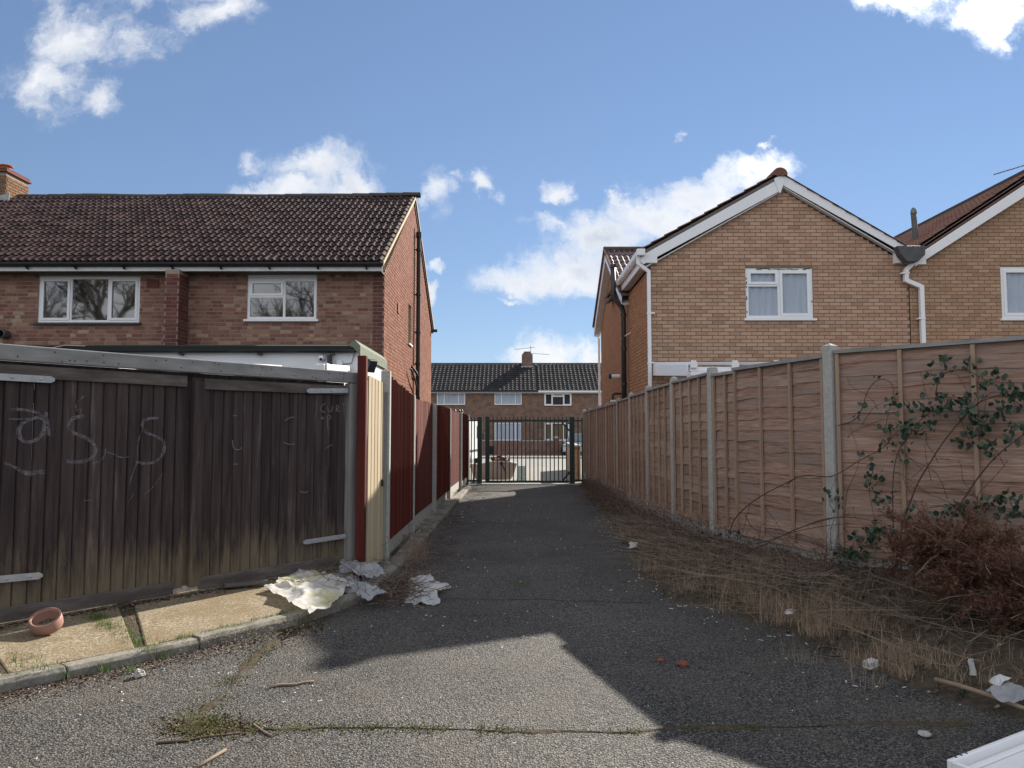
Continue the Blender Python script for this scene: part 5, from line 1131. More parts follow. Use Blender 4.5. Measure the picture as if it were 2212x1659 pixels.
# ================================================================== TIMBER GATES (left foreground)
def timber_gates():
    K3 = zoomer(0, 1340, 1.728); K4 = zoomer(900, 1380, 2.0236); K9 = zoomer(0, 1540, 3.16)
    PT = gate_at(0, 0, .03); on = lambda K, x, y, out=.03: gp(*K(x, y), gate_at(0, 0, out), GN)
    fr = thing('gate_frame', GP, 'weathered grey timber post and long beam over the dark gates', 'gate frame')
    a, b = gate_at(-.03, 2.235, .02), gate_at(5.3, 2.235, .02); m = MB(); m.beam(a, b, .07, .125); m.build('beam', 'sleeper_grey', fr, bevel=.008)
    m = MB(); m.obox(gate_at(.05, 1.085, .0), GD * .055, GN * .05, Z * 1.085); m.build('post', 'post_grey', fr, bevel=.01)
    m = MB(); m.obox(gate_at(4.33, 1.085, .0), GD * .05, GN * .05, Z * 1.085); m.build('post', 'post_grey', fr, bevel=.01)
    m = MB(); m.obox(gate_at(2.3, 2.09, -.075), GD * 2.2, GN * .012, Z * .085); m.build('stop_board', 'gate_plank', fr)
    rr = random.Random(3)
    for k in range(46):
        t_ = rr.uniform(.1, 5); zz = 2.235 + rr.choice([-.035, .03]) + rr.uniform(-.01, .01); MB().lathe([(.006, 0), (.006, .003), (0, .0035)], gate_at(t_, zz, .0552), 6, Matrix(((GD.x, 0, GN.x), (GD.y, 0, GN.y), (0, 1, 0)))).build('nail', 'black_iron', fr)
    def leaf(t0, t1, label, sag, edge_rail):
        o = gate_at((t0 + t1) / 2, .17); lf = thing('timber_gate', o, label, 'gate')
        n = int(round((t1 - t0) / .107)); w = (t1 - t0) / n; its = []
        me = MB(); me.add([(-.5, 0, 0), (.5, 0, 0), (.5, .45, 0), (.42, 1, 0), (-.42, 1, 0), (-.5, .45, 0), (-.5, 0, 1), (.5, 0, 1), (.5, .45, 1), (.42, 1, 1), (-.42, 1, 1), (-.5, .45, 1)],
               [(0, 1, 7, 6), (1, 2, 8, 7), (2, 3, 9, 8), (3, 4, 10, 9), (4, 5, 11, 10), (5, 0, 6, 11), (0, 5, 4, 3, 2, 1), (6, 7, 8, 9, 10, 11)])
        pm = me.mesh('plank', V((0, 0, 0))); pm.materials.append(MATS['gate_plank'])
        for k in range(n):
            tt = t0 + w * (k + .5); f = (tt - t0) / (t1 - t0); z0 = .19 + rr.uniform(-.004, .004); zt = 2.142 - sag * f
            its.append((pm, frame_mat(gate_at(tt, z0, -.012 + rr.uniform(-.002, .002)), GD * (w - .0012 - (.002 if rr.random() < .3 else 0)), GN * .025, Z * (zt - z0) + GD * rr.uniform(-.004, .004))))
        pieces(lf, 'plank', its, 'gate_plank')
        m = MB(); m.beam(gate_at(t0 + .02, 2.085, .026), gate_at(t1 - .1, 2.085 - sag, .026), .026, .10); m.build('top_batten', 'batten', lf, bevel=.004)
        m = MB(); m.beam(gate_at(t0 + .1, .205, .026), gate_at(t1 - .1, .205, .026), .026, .11); m.build('bottom_batten', 'batten', lf, bevel=.004)
        for tt in edge_rail:
            m = MB(); m.obox(gate_at(tt, 1.145 - sag * .5, .027), GD * .055, GN * .014, Z * .955); m.build('edge_stile', 'gate_plank', lf, bevel=.004)
        m = MB()
        for zz in (.5, 1.2, 1.9): m.beam(gate_at(t0 + .03, zz, -.035), gate_at(t1 - .03, zz, -.035), .04, .1)
        m.build('back_ledge', 'batten', lf)
        if t0 > 1: m = MB(); m.obox(gate_at(t0 - .02, 1.15, -.03), GD * .06, GN * .012, Z * .95); m.build('meeting_strip', 'gate_plank', lf)
        return lf
    R_ = leaf(.125, 1.955, 'right leaf of the dark stained timber gates, next to the tall red post', .015, [1.90])
    L_ = leaf(2.005, 4.26, 'left leaf of the dark stained timber gates, with pale chalk loops', -.01, [])
    def strap(lf, K, p0, p1, h):
        A, B = on(K, *p0, .048), on(K, *p1, .048); m = MB(); d = (B - A).normalized(); up = Z - d * d.z
        m.prism([A - up * h * .5, A - d * 0 + up * h * .5, B + up * h * .5, B + d * .03 + up * h * .2, B + d * .03 - up * h * .2, B - up * h * .5], GN * .007); s_ = m.build('strap_hinge', 'galv', lf, bevel=.002)
        for f in (.12, .45, .85):
            c = A.lerp(B, f) + GN * .0073; MB().lathe([(.011, 0), (.011, .004), (.006, .008), (0, .009)], c, 8, Matrix(((GD.x, 0, GN.x), (GD.y, 0, GN.y), (0, 1, 0)))).build('bolt', 'galv', s_)
    strap(R_, K4, (950, 320), (640, 322), .052); strap(R_, K4, (933, 1478), (612, 1527), .05)
    strap(L_, K3, (-150, 240), (345, 268), .055); strap(L_, K3, (-150, 1640), (262, 1602), .055)
    # chalk: an 'a' with a bar over it, two S shapes, CURT, + P
    def chalk(lf, K, pts, w, smooth=3, cm='chalk'):
        q = [on(K, x, y, .0) for x, y in pts]; q = [V((p.x, p.y, p.z)) for p in q]
        for _ in range(smooth):
            r_ = [q[0]]
            for p0, p1 in zip(q, q[1:]): r_ += [p0.lerp(p1, .25), p0.lerp(p1, .75)]
            q = r_ + [q[-1]]
        rows = []
        for i, p in enumerate(q):
            tg = (q[min(i + 1, len(q) - 1)] - q[max(i - 1, 0)]).normalized(); sd = tg.cross(GN).normalized(); ww = w * (.8 + .35 * mnoise.noise(p * 9)); rows.append([p + sd * ww / 2 + GN * .0165, p - sd * ww / 2 + GN * .0165])
        MB().grid(rows).build('chalk_mark', cm, lf)
    S9 = [(480, 270), (300, 235), (130, 225)]
    chalk(L_, K9, S9, .028); chalk(L_, K9, [(100, 345), (230, 350), (350, 345)], .02)
    chalk(L_, K9, [(530, 350), (470, 320), (400, 340), (260, 400), (210, 500), (250, 610), (340, 640), (450, 610), (530, 520), (550, 400), (540, 300), (480, 310)], .036)
    chalk(L_, K9, [(560, 260), (590, 400), (600, 560)], .03)
    chalk(L_, K9, [(1030, 310), (900, 330), (840, 390), (850, 480), (950, 540), (1080, 590), (1170, 660), (1190, 760), (1130, 840), (1020, 880), (900, 880), (820, 870)], .034)
    chalk(L_, K9, [(1960, 335), (1820, 340), (1760, 390), (1760, 470), (1830, 530), (1950, 570), (2030, 620), (2040, 720), (1990, 830), (1900, 890), (1780, 910), (1680, 870)], .034)
    chalk(L_, K9, [(40, 890), (150, 930), (280, 1010), (360, 1030), (460, 1000), (550, 1010)], .035)
    chalk(L_, K9, [(1040, 60), (930, 150), (940, 260), (1000, 200), (990, 280)], .01); chalk(L_, K9, [(1320, 760), (1430, 790), (1480, 830), (1600, 815)], .012)
    chalk(L_, K9, [(1140, 900), (1240, 870), (1300, 790), (1300, 720)], .014); chalk(L_, K9, [(1600, 1150), (1660, 960), (1700, 880)], .012); chalk(L_, K9, [(1780, 1290), (1900, 1190), (2010, 1030)], .008)
    chalk(L_, K9, [(1700, 860), (1700, 640), (1760, 480)], .01); chalk(L_, K9, [(1580, 1380), (1650, 1290), (1630, 1250)], .008); chalk(L_, K9, [(1030, 1360), (1150, 1355)], .006)
    for pts in ([(765, 425), (730, 440), (722, 470), (740, 490), (765, 490)], [(780, 440), (785, 485), (805, 488), (820, 470), (820, 440)], [(850, 490), (850, 435), (872, 440), (868, 462), (850, 465), (880, 490)], [(890, 428), (930, 420)], [(910, 425), (912, 492)],
                [(725, 540), (755, 538)], [(740, 525), (740, 555)], [(785, 630), (780, 560), (778, 515), (805, 520), (812, 540), (785, 550)], [(760, 785), (790, 765), (820, 750)], [(30, 520), (60, 520)], [(25, 715), (30, 790), (90, 790), (95, 770)], [(30, 905), (65, 905)], [(440, 560), (480, 535), (520, 530)], [(430, 730), (470, 750), (520, 745)], [(560, 1120), (600, 1135), (625, 1120)]):
        chalk(R_, K4, pts, .011, 2, 'scratch')
timber_gates()

# ================================================================== LAP-PANEL FENCE (right)
def lap_fence():
    f = thing('lap_fence', (2.5, 14, 0), 'brown lap panel fence with concrete posts along the right of the lane', 'fence')
    rr = random.Random(8); tops = [2.40, 2.39, 2.39, 2.39, 2.42, 2.44, 2.46, 2.475, 2.47, 2.50, 2.50, 2.5]
    slats = []
    for q in range(6):
        m = MB(); n = 12; ph = rr.random() * 9; am = .006 + .005 * rr.random()
        lo, hi, lob, hib = [], [], [], []
        for i in range(n + 1):
            x = -.5 + i / n; wv = am * math.sin(x * 9 + ph) + am * .7 * math.sin(x * 23 + ph * 2); bow = .006 * math.sin(x * 5 + ph)
            lo.append((x, .012 + bow, wv)); hi.append((x, .0 + bow * .3, .155)); lob.append((x, .003 + bow, wv)); 
        m.grid([lob, lo, hi]); me = m.mesh('slat', V((0, 0, 0))); slats.append(me)
    def panel(A, B, zb, zt, matn, nb, first=False, tilt=0, rail_side=1):
        d = (B - A).normalized(); n = V((-d.y, d.x, 0))
        if n.dot(EYE - A) < 0: n = -n
        L = (B - A).length; m = MB(); off = n * tilt
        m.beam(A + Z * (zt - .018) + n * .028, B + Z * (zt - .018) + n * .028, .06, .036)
        pn = m.build('panel', 'sleeper_grey', f)  # weathered grey top rail, set paler to put the sunlit edge into its colour
        m = MB(); m.beam(A + Z * (zb + .02) + n * .024, B + Z * (zb + .02) + n * .024, .03, .04); m.build('bottom_rail', 'fence_batten', pn)
        for k in range(nb):
            p = A + d * (L * (k + .0) / (nb - 1)) if nb > 1 else A
            if k == 0: p = A + d * .025
            if k == nb - 1: p = B - d * .025
            MB().obox(p + Z * ((zb + zt) / 2) + n * .034, d * .018, n * .014, Z * ((zt - zb) / 2 - .042)).build('batten', 'fence_batten', pn)
        z = zb + .03; pitch = (zt - zb - .05) / round((zt - zb) / .125); its = []
        while z < zt - .06:
            me = rr.choice(slats); hh = min(1.0, (zt - .02 - z) / .155)
            its.append((me, frame_mat((A + B) / 2 + Z * z + n * .004, d * (L - .01), n * 1.0, Z * hh + d * 0 + n * 0)))
            z += pitch * rr.uniform(.93, 1.07)
        for me, M in its:
            if not me.materials: me.materials.append(None)
            o = bpy.data.objects.new('slat', me); link(o, pn); o.matrix_basis = Matrix.Translation(-WL[pn]) @ M @ Matrix.Rotation(rr.uniform(-.004, .004), 4, 'Y')
            o.material_slots[0].link = 'OBJECT'; o.material_slots[0].material = MATS[matn]
        return pn
    for k in range(len(RF) - 1):
        A, B = V((*RF[k], 0)), V((*RF[k + 1], 0)); d = (B - A).normalized(); zt = min(tops[k], tops[k + 1]) - .07; zb = (.30, .30, .3, .31, .33, .35, .37, .40, .42, .43, .43)[k]
        a, b = A + d * .06, B - d * .06; zt0 = zt
        if k == 8:      # the bay made up of a cut panel and a whole one lapped over it
            c = A + d * .62; panel(a, c + d * .05, zb, zt - .03, 'lap_slat', 3); nn = V((-d.y, d.x, 0)); nn = nn if nn.dot(EYE - A) > 0 else -nn
            panel(c + nn * .03, b, zb - .02, zt, 'lap_slat', 4)
        else: panel(a, b, zb, zt, 'pale_slat' if k in (5, 6, 7) else 'lap_slat', 5 if k < 8 else 4)
        m = MB(); m.beam(a + Z * (zb - .155), b + Z * (zb - .155), .045, .33); m.build('gravel_board', 'concrete', f)
    for k, (x, y) in enumerate(RF):
        a = V((*RF[max(k - 1, 0)], 0)); b = V((*RF[min(k + 1, len(RF) - 1)], 0)); d = (b - a).normalized(); n = V((-d.y, d.x, 0)); p = V((x, y, 0)); zt = tops[k]; h = .055; sh = .025
        m = MB(); m.obox(p + Z * ((zt - sh) / 2), d * h, n * h, Z * ((zt - sh) / 2)); m.build('post', 'concrete', f, bevel=.01)
        m = MB(); q = p + Z * (zt - sh + .001); m.add([q - d * h - n * h, q + d * h - n * h, q + d * h + n * h, q - d * h + n * h, q + Z * sh * 1.3], [(0, 1, 4), (1, 2, 4), (2, 3, 4), (3, 0, 4), (3, 2, 1, 0)]); m.build('post_cap', 'concrete', f)
    m = MB(); p = gp(1652, 786, V((3.19, 7.68, 0)), V((-.7, -.7, 0)))
    return f
lap_fence()

# ================================================================== PLANTS AND LITTER
def blade(mb, p, h, w, lean, rng, seg=3):
    a = rng.uniform(0, 6.28); d = V((math.cos(a), math.sin(a), 0)); sd = V((-d.y, d.x, 0)); q = len(mb.v)
    for i in range(seg + 1):
        f = i / seg; c = p + Z * (h * f * (1 - .25 * lean * f)) + d * (h * lean * f * f); ww = w * (1 - f * .85)
        mb.v.append(c - sd * ww / 2); mb.v.append(c + sd * ww / 2)
    for i in range(seg): mb.f.append([q + 2 * i, q + 2 * i + 1, q + 2 * i + 3, q + 2 * i + 2])
def twig(mb, p, d, l, r, rng, bend=.3, n=4, side=4):
    pts = [p.copy()]; dd = d.normalized(); q = p.copy()
    for i in range(n):
        dd = (dd + V((rng.uniform(-1, 1), rng.uniform(-1, 1), rng.uniform(-1, 1))) * bend).normalized(); q = q + dd * (l / n); q.z = max(q.z, .006); pts.append(q.copy())
    mb.tube(pts, [r * (1 - .6 * i / n) for i in range(n + 1)], side, cap=False); return pts

def verge_plants():
    rng = random.Random(21)
    NSf = lambda y: 0
    # dry grass, in tufts
    m = MB()
    tufts = []
    for k in range(190):
        p = verge_rand(rng, .1, .95, .05, .97); tufts.append((p, rng.uniform(.08, .24), int(rng.uniform(35, 80)), rng.uniform(.03, .08), .7))
    for (px, py, hh, nn) in ((1690, 1250, .5, 240), (1660, 1300, .42, 170), (1800, 1330, .3, 220), (1860, 1340, .28, 220), (1940, 1390, .25, 220), (1480, 1215, .3, 140), (1560, 1260, .32, 140), (1760, 1300, .36, 180), (1900, 1420, .2, 180), (2000, 1440, .2, 160), (1380, 1140, .26, 110), (1330, 1120, .22, 90)):
        p = gz(px, py + 14, .14); p = V((p.x, p.y, .15))
        for q in range(9): tufts.append((p + V((rng.gauss(0, .24), rng.gauss(0, .2), 0)), hh * rng.uniform(.45, 1.1), nn // 5, .06, .85))
    for (p, h, n, sp, ln) in tufts:
        for _ in range(n):
            q = p + V((rng.gauss(0, sp), rng.gauss(0, sp), 0)); q.z = max(0.0, p.z - .03); q.z = p.z - .03 - 1.2 * max(0, .02 - (q - p).length) ; blade(m, q, h * rng.uniform(.2, 1.2) * rng.uniform(.6, 1), rng.uniform(.0018, .0042), abs(rng.gauss(.15, ln)), rng, 5)
    for k in range(4200):   # flattened straw at the near end
        p = verge_rand(rng, .66, .985, .06, .8); blade(m, p, rng.uniform(.04, .16), rng.uniform(.002, .0042), rng.uniform(.5, 2.6), rng, 4)
    for k in range(3000):   # thatch
        p = verge_rand(rng, .05, .97, 0, .95); blade(m, p, rng.uniform(.03, .12), rng.uniform(.002, .004), rng.uniform(.8, 3.0), rng)
    m.build('dry_grass', 'dry_grass', label='dry straw coloured grass growing on the right hand verge', cat='grass', kind='stuff')
    # fallen twigs and stems
    m = MB()
    for k in range(4600):
        p = verge_rand(rng, .0, .98, .14, .97) + Z * abs(rng.gauss(0, .09)); a = rng.uniform(0, 6.28); twig(m, p, V((math.cos(a), math.sin(a), rng.uniform(-.05, .5))), rng.uniform(.06, .42), rng.uniform(.0015, .004), rng, .3)
    for k in range(760):     # upright dead weed stalks with a few side shoots
        p = verge_rand(rng, .15, .93, .15, .97); a = rng.uniform(0, 6.28); h_ = rng.uniform(.15, .55) * (.6 if k % 3 else 1); pts = twig(m, p, V((math.cos(a) * .35, math.sin(a) * .35, 1)), h_, .003, rng, .14, n=5)
        for q in pts[2:]:
            for _ in range(2): twig(m, q, V((rng.gauss(0, 1), rng.gauss(0, 1), .8)), h_ * rng.uniform(.12, .3), .0016, rng, .2, n=2, side=3)
    m.build('twig_litter', 'twig', label='tangle of fallen brown twigs on the right hand verge', cat='twigs', kind='stuff')
    m = MB()
    for k in range(330):
        p = verge_rand(rng, .55, .985, .12, .75) + Z * rng.uniform(.01, .08); a = rng.gauss(2.5, .5); twig(m, p, V((math.cos(a), math.sin(a), rng.uniform(-.05, .12))), rng.uniform(.25, 1.0), rng.uniform(.002, .0045), rng, .09, n=5)
    m.build('pale_stems', 'pale_twig', label='pale dead stems lying along the edge of the verge', cat='stems', kind='stuff')
    # leaf litter
    m = MB()
    for k in range(5200):
        p = verge_rand(rng, 0, .98, -.03, .97) + Z * rng.uniform(.003, .03); a = rng.uniform(0, 6.28); q = rng.uniform(.008, .026); tl = rng.gauss(0, .5)
        u = V((math.cos(a), math.sin(a), tl * .6)); v = V((-math.sin(a), math.cos(a), rng.gauss(0, .5))); m.add([p - u * q, p - v * q * .5, p + u * q, p + v * q * .5 + Z * .004], [(0, 1, 2, 3)])
    m.build('leaf_litter', 'leaf_litter', label='fallen brown leaves covering the soil of the verge', cat='leaves', kind='stuff')
    # low dark weeds in the verge and moss along its edge
    m = MB()
    for k in range(2600):
        p = verge_rand(rng, .3, .97, .0, .95)
        if mnoise.noise(p * 1.5) < .05: continue
        blade(m, p, rng.uniform(.02, .09), rng.uniform(.01, .022), rng.uniform(.4, 1.4), rng, 2)
    m.build('verge_weeds', 'bramble_leaf', label='low dark green weeds scattered through the verge', cat='weeds', kind='stuff')
    # far-left debris by the kerb beside the red fence
    m = MB(); m2 = MB()
    for k in range(900):
        i = rng.randrange(len(kp) - 1); p = kp[i].lerp(kp[i + 1], rng.random()) + V((rng.gauss(.12, .22), rng.uniform(-.3, .3), 0)); on_strip = p.x < kp[i].x - .1
        p.z = .13 if on_strip else .01; a = rng.uniform(0, 6.28)
        if rng.random() < .6: twig(m, p, V((math.cos(a), math.sin(a), rng.uniform(0, .3))), rng.uniform(.08, .5), rng.uniform(.0015, .004), rng, .2)
        else: blade(m2, p, rng.uniform(.04, .22), rng.uniform(.002, .005), rng.uniform(.2, 1.2), rng)
    for (px, py) in ((905, 1195), (895, 1180), (890, 1205), (830, 1110), (850, 1160)):
        p = gz(px, py, .1)
        for _ in range(120): blade(m2, p + V((rng.gauss(0, .07), rng.gauss(0, .1), -.05)), rng.uniform(.1, .36), rng.uniform(.002, .004), rng.uniform(.05, .6), rng)
    m.build('kerb_twigs', 'twig', label='brown twigs drifted along the kerb below the red fence', cat='twigs', kind='stuff')
    m2.build('kerb_grass', 'dry_grass', label='dry grass tufts along the kerb below the red fence', cat='grass', kind='stuff')
    # debris heap near the plastic bags
    m = MB()
    for k in range(420):
        p = gz(rng.gauss(862, 32), rng.gauss(1283, 16), .0) + Z * abs(rng.gauss(0, .05)); a = rng.uniform(0, 6.28); twig(m, p, V((math.cos(a), math.sin(a), rng.uniform(-.1, .5))), rng.uniform(.06, .3), rng.uniform(.002, .005), rng, .25)
    for k in range(150):
        p = gz(rng.uniform(640, 800), rng.gauss(1240, 22), .14) + Z * abs(rng.gauss(0, .03)); a = rng.uniform(0, 6.28); twig(m, p, V((math.cos(a), math.sin(a), rng.uniform(-.1, .6))), rng.uniform(.1, .45), rng.uniform(.0015, .004), rng, .2)
    m3 = MB()
    for k in range(1500):
        t_ = rng.uniform(.1, 4.2); p = gate_at(t_, .135, .05 + abs(rng.gauss(0, .06))); a = rng.uniform(0, 6.28); q = rng.uniform(.006, .02); u = V((math.cos(a), math.sin(a), rng.gauss(0, .4))); v = V((-math.sin(a), math.cos(a), rng.gauss(0, .4)))
        m3.add([p - u * q, p - v * q * .5, p + u * q, p + v * q * .5 + Z * .005], [(0, 1, 2, 3)])
        if k % 9 == 0: twig(m, p, u, rng.uniform(.05, .25), .002, rng, .2)
    m3.build('gate_foot_debris', 'leaf_litter', label='dead leaves and dirt drifted along the foot of the timber gates', cat='leaves', kind='stuff')
    m.build('twig_heap', 'twig', label='heap of dark twigs among the plastic bags at the kerb corner', cat='twigs', kind='stuff')
verge_plants()

def green_bits():
    rng = random.Random(31); m = MB()
    def tuft(p, n, h, sp):
        for _ in range(n): blade(m, p + V((rng.gauss(0, sp), rng.gauss(0, sp), 0)), h * rng.uniform(.3, 1.1), rng.uniform(.003, .007), rng.uniform(.1, 1.0), rng, 2)
    # the gap between slabs, joints and kerb foot
    for k in range(46):
        f = rng.random(); p = gz(198 + 122 * f + rng.gauss(0, 9), 1338 + 58 * f + rng.gauss(0, 5), .1); p.z = slab_z(p) - .015; tuft(p, 24, .06 * (1.3 - f * .6), .04)
    for (x, y) in ((40, 1430), (60, 1440), (75, 1420), (95, 1442), (20, 1402), (30, 1418)): tuft(gz(x, y, .085), 36, .05, .05)
    for (x, y) in ((180, 1455), (195, 1450), (105, 1462), (130, 1468), (225, 1450), (280, 1452), (440, 1388), (420, 1398), (455, 1383), (350, 1422), (385, 1405), (520, 1375), (620, 1340), (640, 1337), (655, 1330), (700, 1312)): tuft(gz(x, y, .0), 30, .09, .035)
    for k in range(60):
        x = rng.uniform(360, 690); tuft(gz(x, 1395 - (x - 352) * .236 - 7, .082), 8, .035, .025)
    for (x, y) in ((820, 1235), (1130, 1262), (845, 1225), (865, 1215)): tuft(gz(x, y, .02), 60, .06, .06)
    m.build('green_weeds', 'weed', label='fresh green weeds in the pavement gaps and along the kerb foot', cat='weeds', kind='stuff')
    # moss and grit in the cracks of the asphalt
    m = MB(); m2 = MB()
    def crack(pts, w, dens, mossy):
        P = [gz(x, y, 0) for x, y in pts]; prev = None; rows = []
        for a, b in zip(P, P[1:]):
            n = max(2, int((b - a).length / .03))
            for i in range(n):
                p = a.lerp(b, i / n); p += V((mnoise.noise(p * 5) * .03, mnoise.noise(p * 2.3 + V((9, 0, 0))) * .07, 0)); ww = w * max(.0, .35 + 1.5 * mnoise.noise(p * 3.1) + .6 * mnoise.noise(p * 13)); t = (b - a).normalized(); s_ = V((-t.y, t.x, 0))
                rows.append([p + s_ * ww + Z * .001, p + s_ * ww * .3 + Z * .006, p - s_ * ww * .3 + Z * .006, p - s_ * ww + Z * .001])
                if mnoise.noise(p * 2.2) > mossy:
                    for _ in range(dens):
                        q = p + s_ * rng.gauss(0, w * .7) + V((rng.gauss(0, .015), rng.gauss(0, .015), 0)); blade(m, q, rng.uniform(.006, .022), rng.uniform(.004, .01), rng.uniform(.4, 1.6), rng, 2)
        m2.grid(rows)
    crack([(410, 1580), (520, 1577), (640, 1578), (760, 1574), (900, 1577), (1010, 1580), (1120, 1582)], .06, 20, -.2)
    crack([(1120, 1582), (1300, 1580), (1450, 1576), (1650, 1570), (1800, 1568), (1960, 1562), (2100, 1558)], .03, 12, .02)
    crack([(408, 1580), (425, 1545), (470, 1510), (500, 1480), (530, 1440), (570, 1405), (610, 1372), (640, 1345)], .075, 15, -.1)
    crack([(860, 1293), (1000, 1294), (1150, 1297), (1300, 1300), (1420, 1306)], .008, 2, .1)
    for k in range(26):
        f = k / 25; crack_p = edge_px[int(3 + f * 8)]
    for k in range(5200):
        i = int(rng.uniform(.12, .8) * (NS - 1)); p = eg[i] + V((rng.gauss(-.12, .16), rng.gauss(0, .1), 0)); p.z = .002
        if mnoise.noise(p * 1.1) > -.05: blade(m, p, rng.uniform(.004, .014), rng.uniform(.005, .011), rng.uniform(.5, 1.6), rng, 1)
    for k in range(1300):
        p = gz(rng.gauss(440, 36), rng.gauss(1568, 15), .002); blade(m, p, rng.uniform(.005, .02), rng.uniform(.004, .01), rng.uniform(.4, 1.6), rng, 1)
    m4 = MB()
    for k in range(5200):      # soil and leaf crumbs washed against the kerb foot and into the crack corner
        if k % 4: x = rng.uniform(-60, 700); p = gz(x, 1490 - x * .211 + abs(rng.gauss(0, 16)), .002)
        else: p = gz(rng.gauss(450, 60), rng.gauss(1570, 12), .003)
        a = rng.uniform(0, 6.28); q = rng.uniform(.003, .013); u = V((math.cos(a), math.sin(a), rng.gauss(0, .3))); v = V((-math.sin(a), math.cos(a), rng.gauss(0, .3))); m4.add([p - u * q, p - v * q * .6, p + u * q, p + v * q * .6 + Z * .004], [(0, 1, 2, 3)])
    m4.build('kerb_foot_soil', 'leaf_litter', label='soil crumbs and dead leaves washed against the kerb foot', cat='soil', kind='stuff')
    m.build('moss', 'moss', label='yellow green moss in the cracks of the asphalt', cat='moss', kind='stuff')
    m2.build('crack_grit', 'soil', label='dark grit filling the cracks across the asphalt', cat='grit', kind='stuff')
green_bits()

def bramble_plants():
    rng = random.Random(41); K = zoomer(3100, 1340, 1.7285); K8 = zoomer(2240, 1340, 1.728)
    A = V((3.19, 7.68, 0)); Bf = V((4.56, 6.30, 0)); d = (Bf - A).normalized(); n = V((-d.y, d.x, 0)); n = n if n.dot(EYE - A) > 0 else -n
    A8 = V((2.60, 9.95, 0)); d8 = (A - A8).normalized(); n8 = V((-d8.y, d8.x, 0)); n8 = n8 if n8.dot(EYE - A8) > 0 else -n8
    def curve(K_, pts, P, nn, offs):
        q = [gp(*K_(x, y), P + nn * (offs[0] + (offs[1] - offs[0]) * i / (len(pts) - 1)), nn) for i, (x, y) in enumerate(pts)]
        for _ in range(2):
            r_ = [q[0]]
            for a, b in zip(q, q[1:]): r_ += [a.lerp(b, .25), a.lerp(b, .75)]
            q = r_ + [q[-1]]
        return q
    lm = MB(); L_ = []
    k = 7
    for i in range(k + 1):      # pointed oval leaflet, folded along its rib
        f = i / k; w = .5 * math.sin(math.pi * min(1, f * .93 + .07)) ** .8 * (1 - .25 * f); zz = .10 * math.sin(f * 3)
        w = max(w * (1.0 if i % 2 else .9), .0)
        L_.append([(-w, f, zz + w * .25), (0, f, zz), (w, f, zz + w * .25)])
    lm.grid(L_); leaf = lm.mesh('leaf', V((0, 0, 0))); leaf.materials.append(MATS['bramble_leaf'])
    def leaves(t, centres):
        its = []
        for (c, cnt, sp) in centres:
            for _ in range(cnt):
                p = c + V((rng.gauss(0, sp), rng.gauss(0, sp * .6), rng.gauss(0, sp * .8))); s = rng.uniform(.026, .068)
                a, b, g = rng.uniform(0, 6.28), rng.uniform(-.2, 1.1), rng.uniform(-.6, .6)
                M = Matrix.Translation(p) @ Matrix.Rotation(a, 4, 'Z') @ Matrix.Rotation(b + .6, 4, 'X') @ Matrix.Rotation(g, 4, 'Y') @ Matrix.Scale(s, 4); its.append((leaf, M))
        pieces(t, 'leaf', its, 'bramble_leaf')
    def cane(t, q, r):
        m = MB(); m.tube(q, [r * (1 - .65 * i / len(q)) for i in range(len(q))], 6)
        o = m.build('cane', 'cane', t, smooth=True)
        m = MB()
        for i in range(0, len(q) - 1, 1):
            for _ in range(2):
                p = q[i].lerp(q[i + 1], rng.random()); v = V((rng.uniform(-1, 1), rng.uniform(-1, 1), rng.uniform(-1, .6))).normalized(); m.tube([p, p + v * .014], [.002, .0004], 3, cap=False)
        tag(m.build('thorns', 'cane', o), kind='stuff')
    # big bramble at the right
    c0 = gp(*K(770, 1380), A + n * .3, n); t = thing('bramble', (c0.x, c0.y, .2), 'leafy bramble climbing the fence right of the tall concrete post', 'bramble')
    for pts, r, o in (([(775, 1640), (778, 1400), (770, 1300), (800, 1200), (880, 980), (960, 850), (1060, 690), (1160, 570), (1270, 430), (1450, 370)], .009, (.3, .12)),
                      ([(1060, 1500), (1080, 1350), (1110, 1220), (1200, 1080), (1300, 930), (1390, 820), (1500, 720), (1640, 620), (1750, 560)], .009, (.35, .2)),
                      ([(725, 1400), (720, 1250), (715, 1000), (730, 830), (770, 720), (840, 640), (900, 540), (1000, 470)], .006, (.25, .08)),
                      ([(1010, 370), (1030, 240), (1130, 200), (1220, 200), (1340, 265), (1480, 340), (1600, 460), (1700, 600)], .005, (.08, .15)),
                      ([(965, 1480), (980, 1340), (1060, 1270), (1200, 1280), (1350, 1360)], .006, (.3, .4)),
                      ([(1160, 570), (1250, 480), (1330, 400), (1400, 340), (1500, 380)], .004, (.1, .1)),
                      ([(1090, 1080), (1060, 980), (1000, 880), (900, 840), (780, 780)], .003, (.12, .1)),
                      ([(1700, 1250), (1560, 1150), (1400, 1130), (1250, 1090), (1440, 900), (1500, 820)], .004, (.2, .2)),
                      ([(560, 800), (590, 880), (550, 1000), (580, 1150), (600, 1260)], .004, (.1, .1)),
                      ([(1130, 1080), (1200, 1230), (1330, 1340), (1450, 1450)], .004, (.3, .3))):
        cane(t, curve(K, pts, A, n, o), r)
    for q in range(26):       # thin side shoots
        x, y = rng.uniform(380, 1600), rng.uniform(450, 1500); a = rng.uniform(-2.6, -.5); pts = [(x, y)]
        for _ in range(4): a += rng.gauss(0, .35); pts.append((pts[-1][0] + math.cos(a) * rng.uniform(50, 110), pts[-1][1] + math.sin(a) * rng.uniform(50, 110)))
        cane(t, curve(K, pts, A, n, (.2, .08)), .0028)
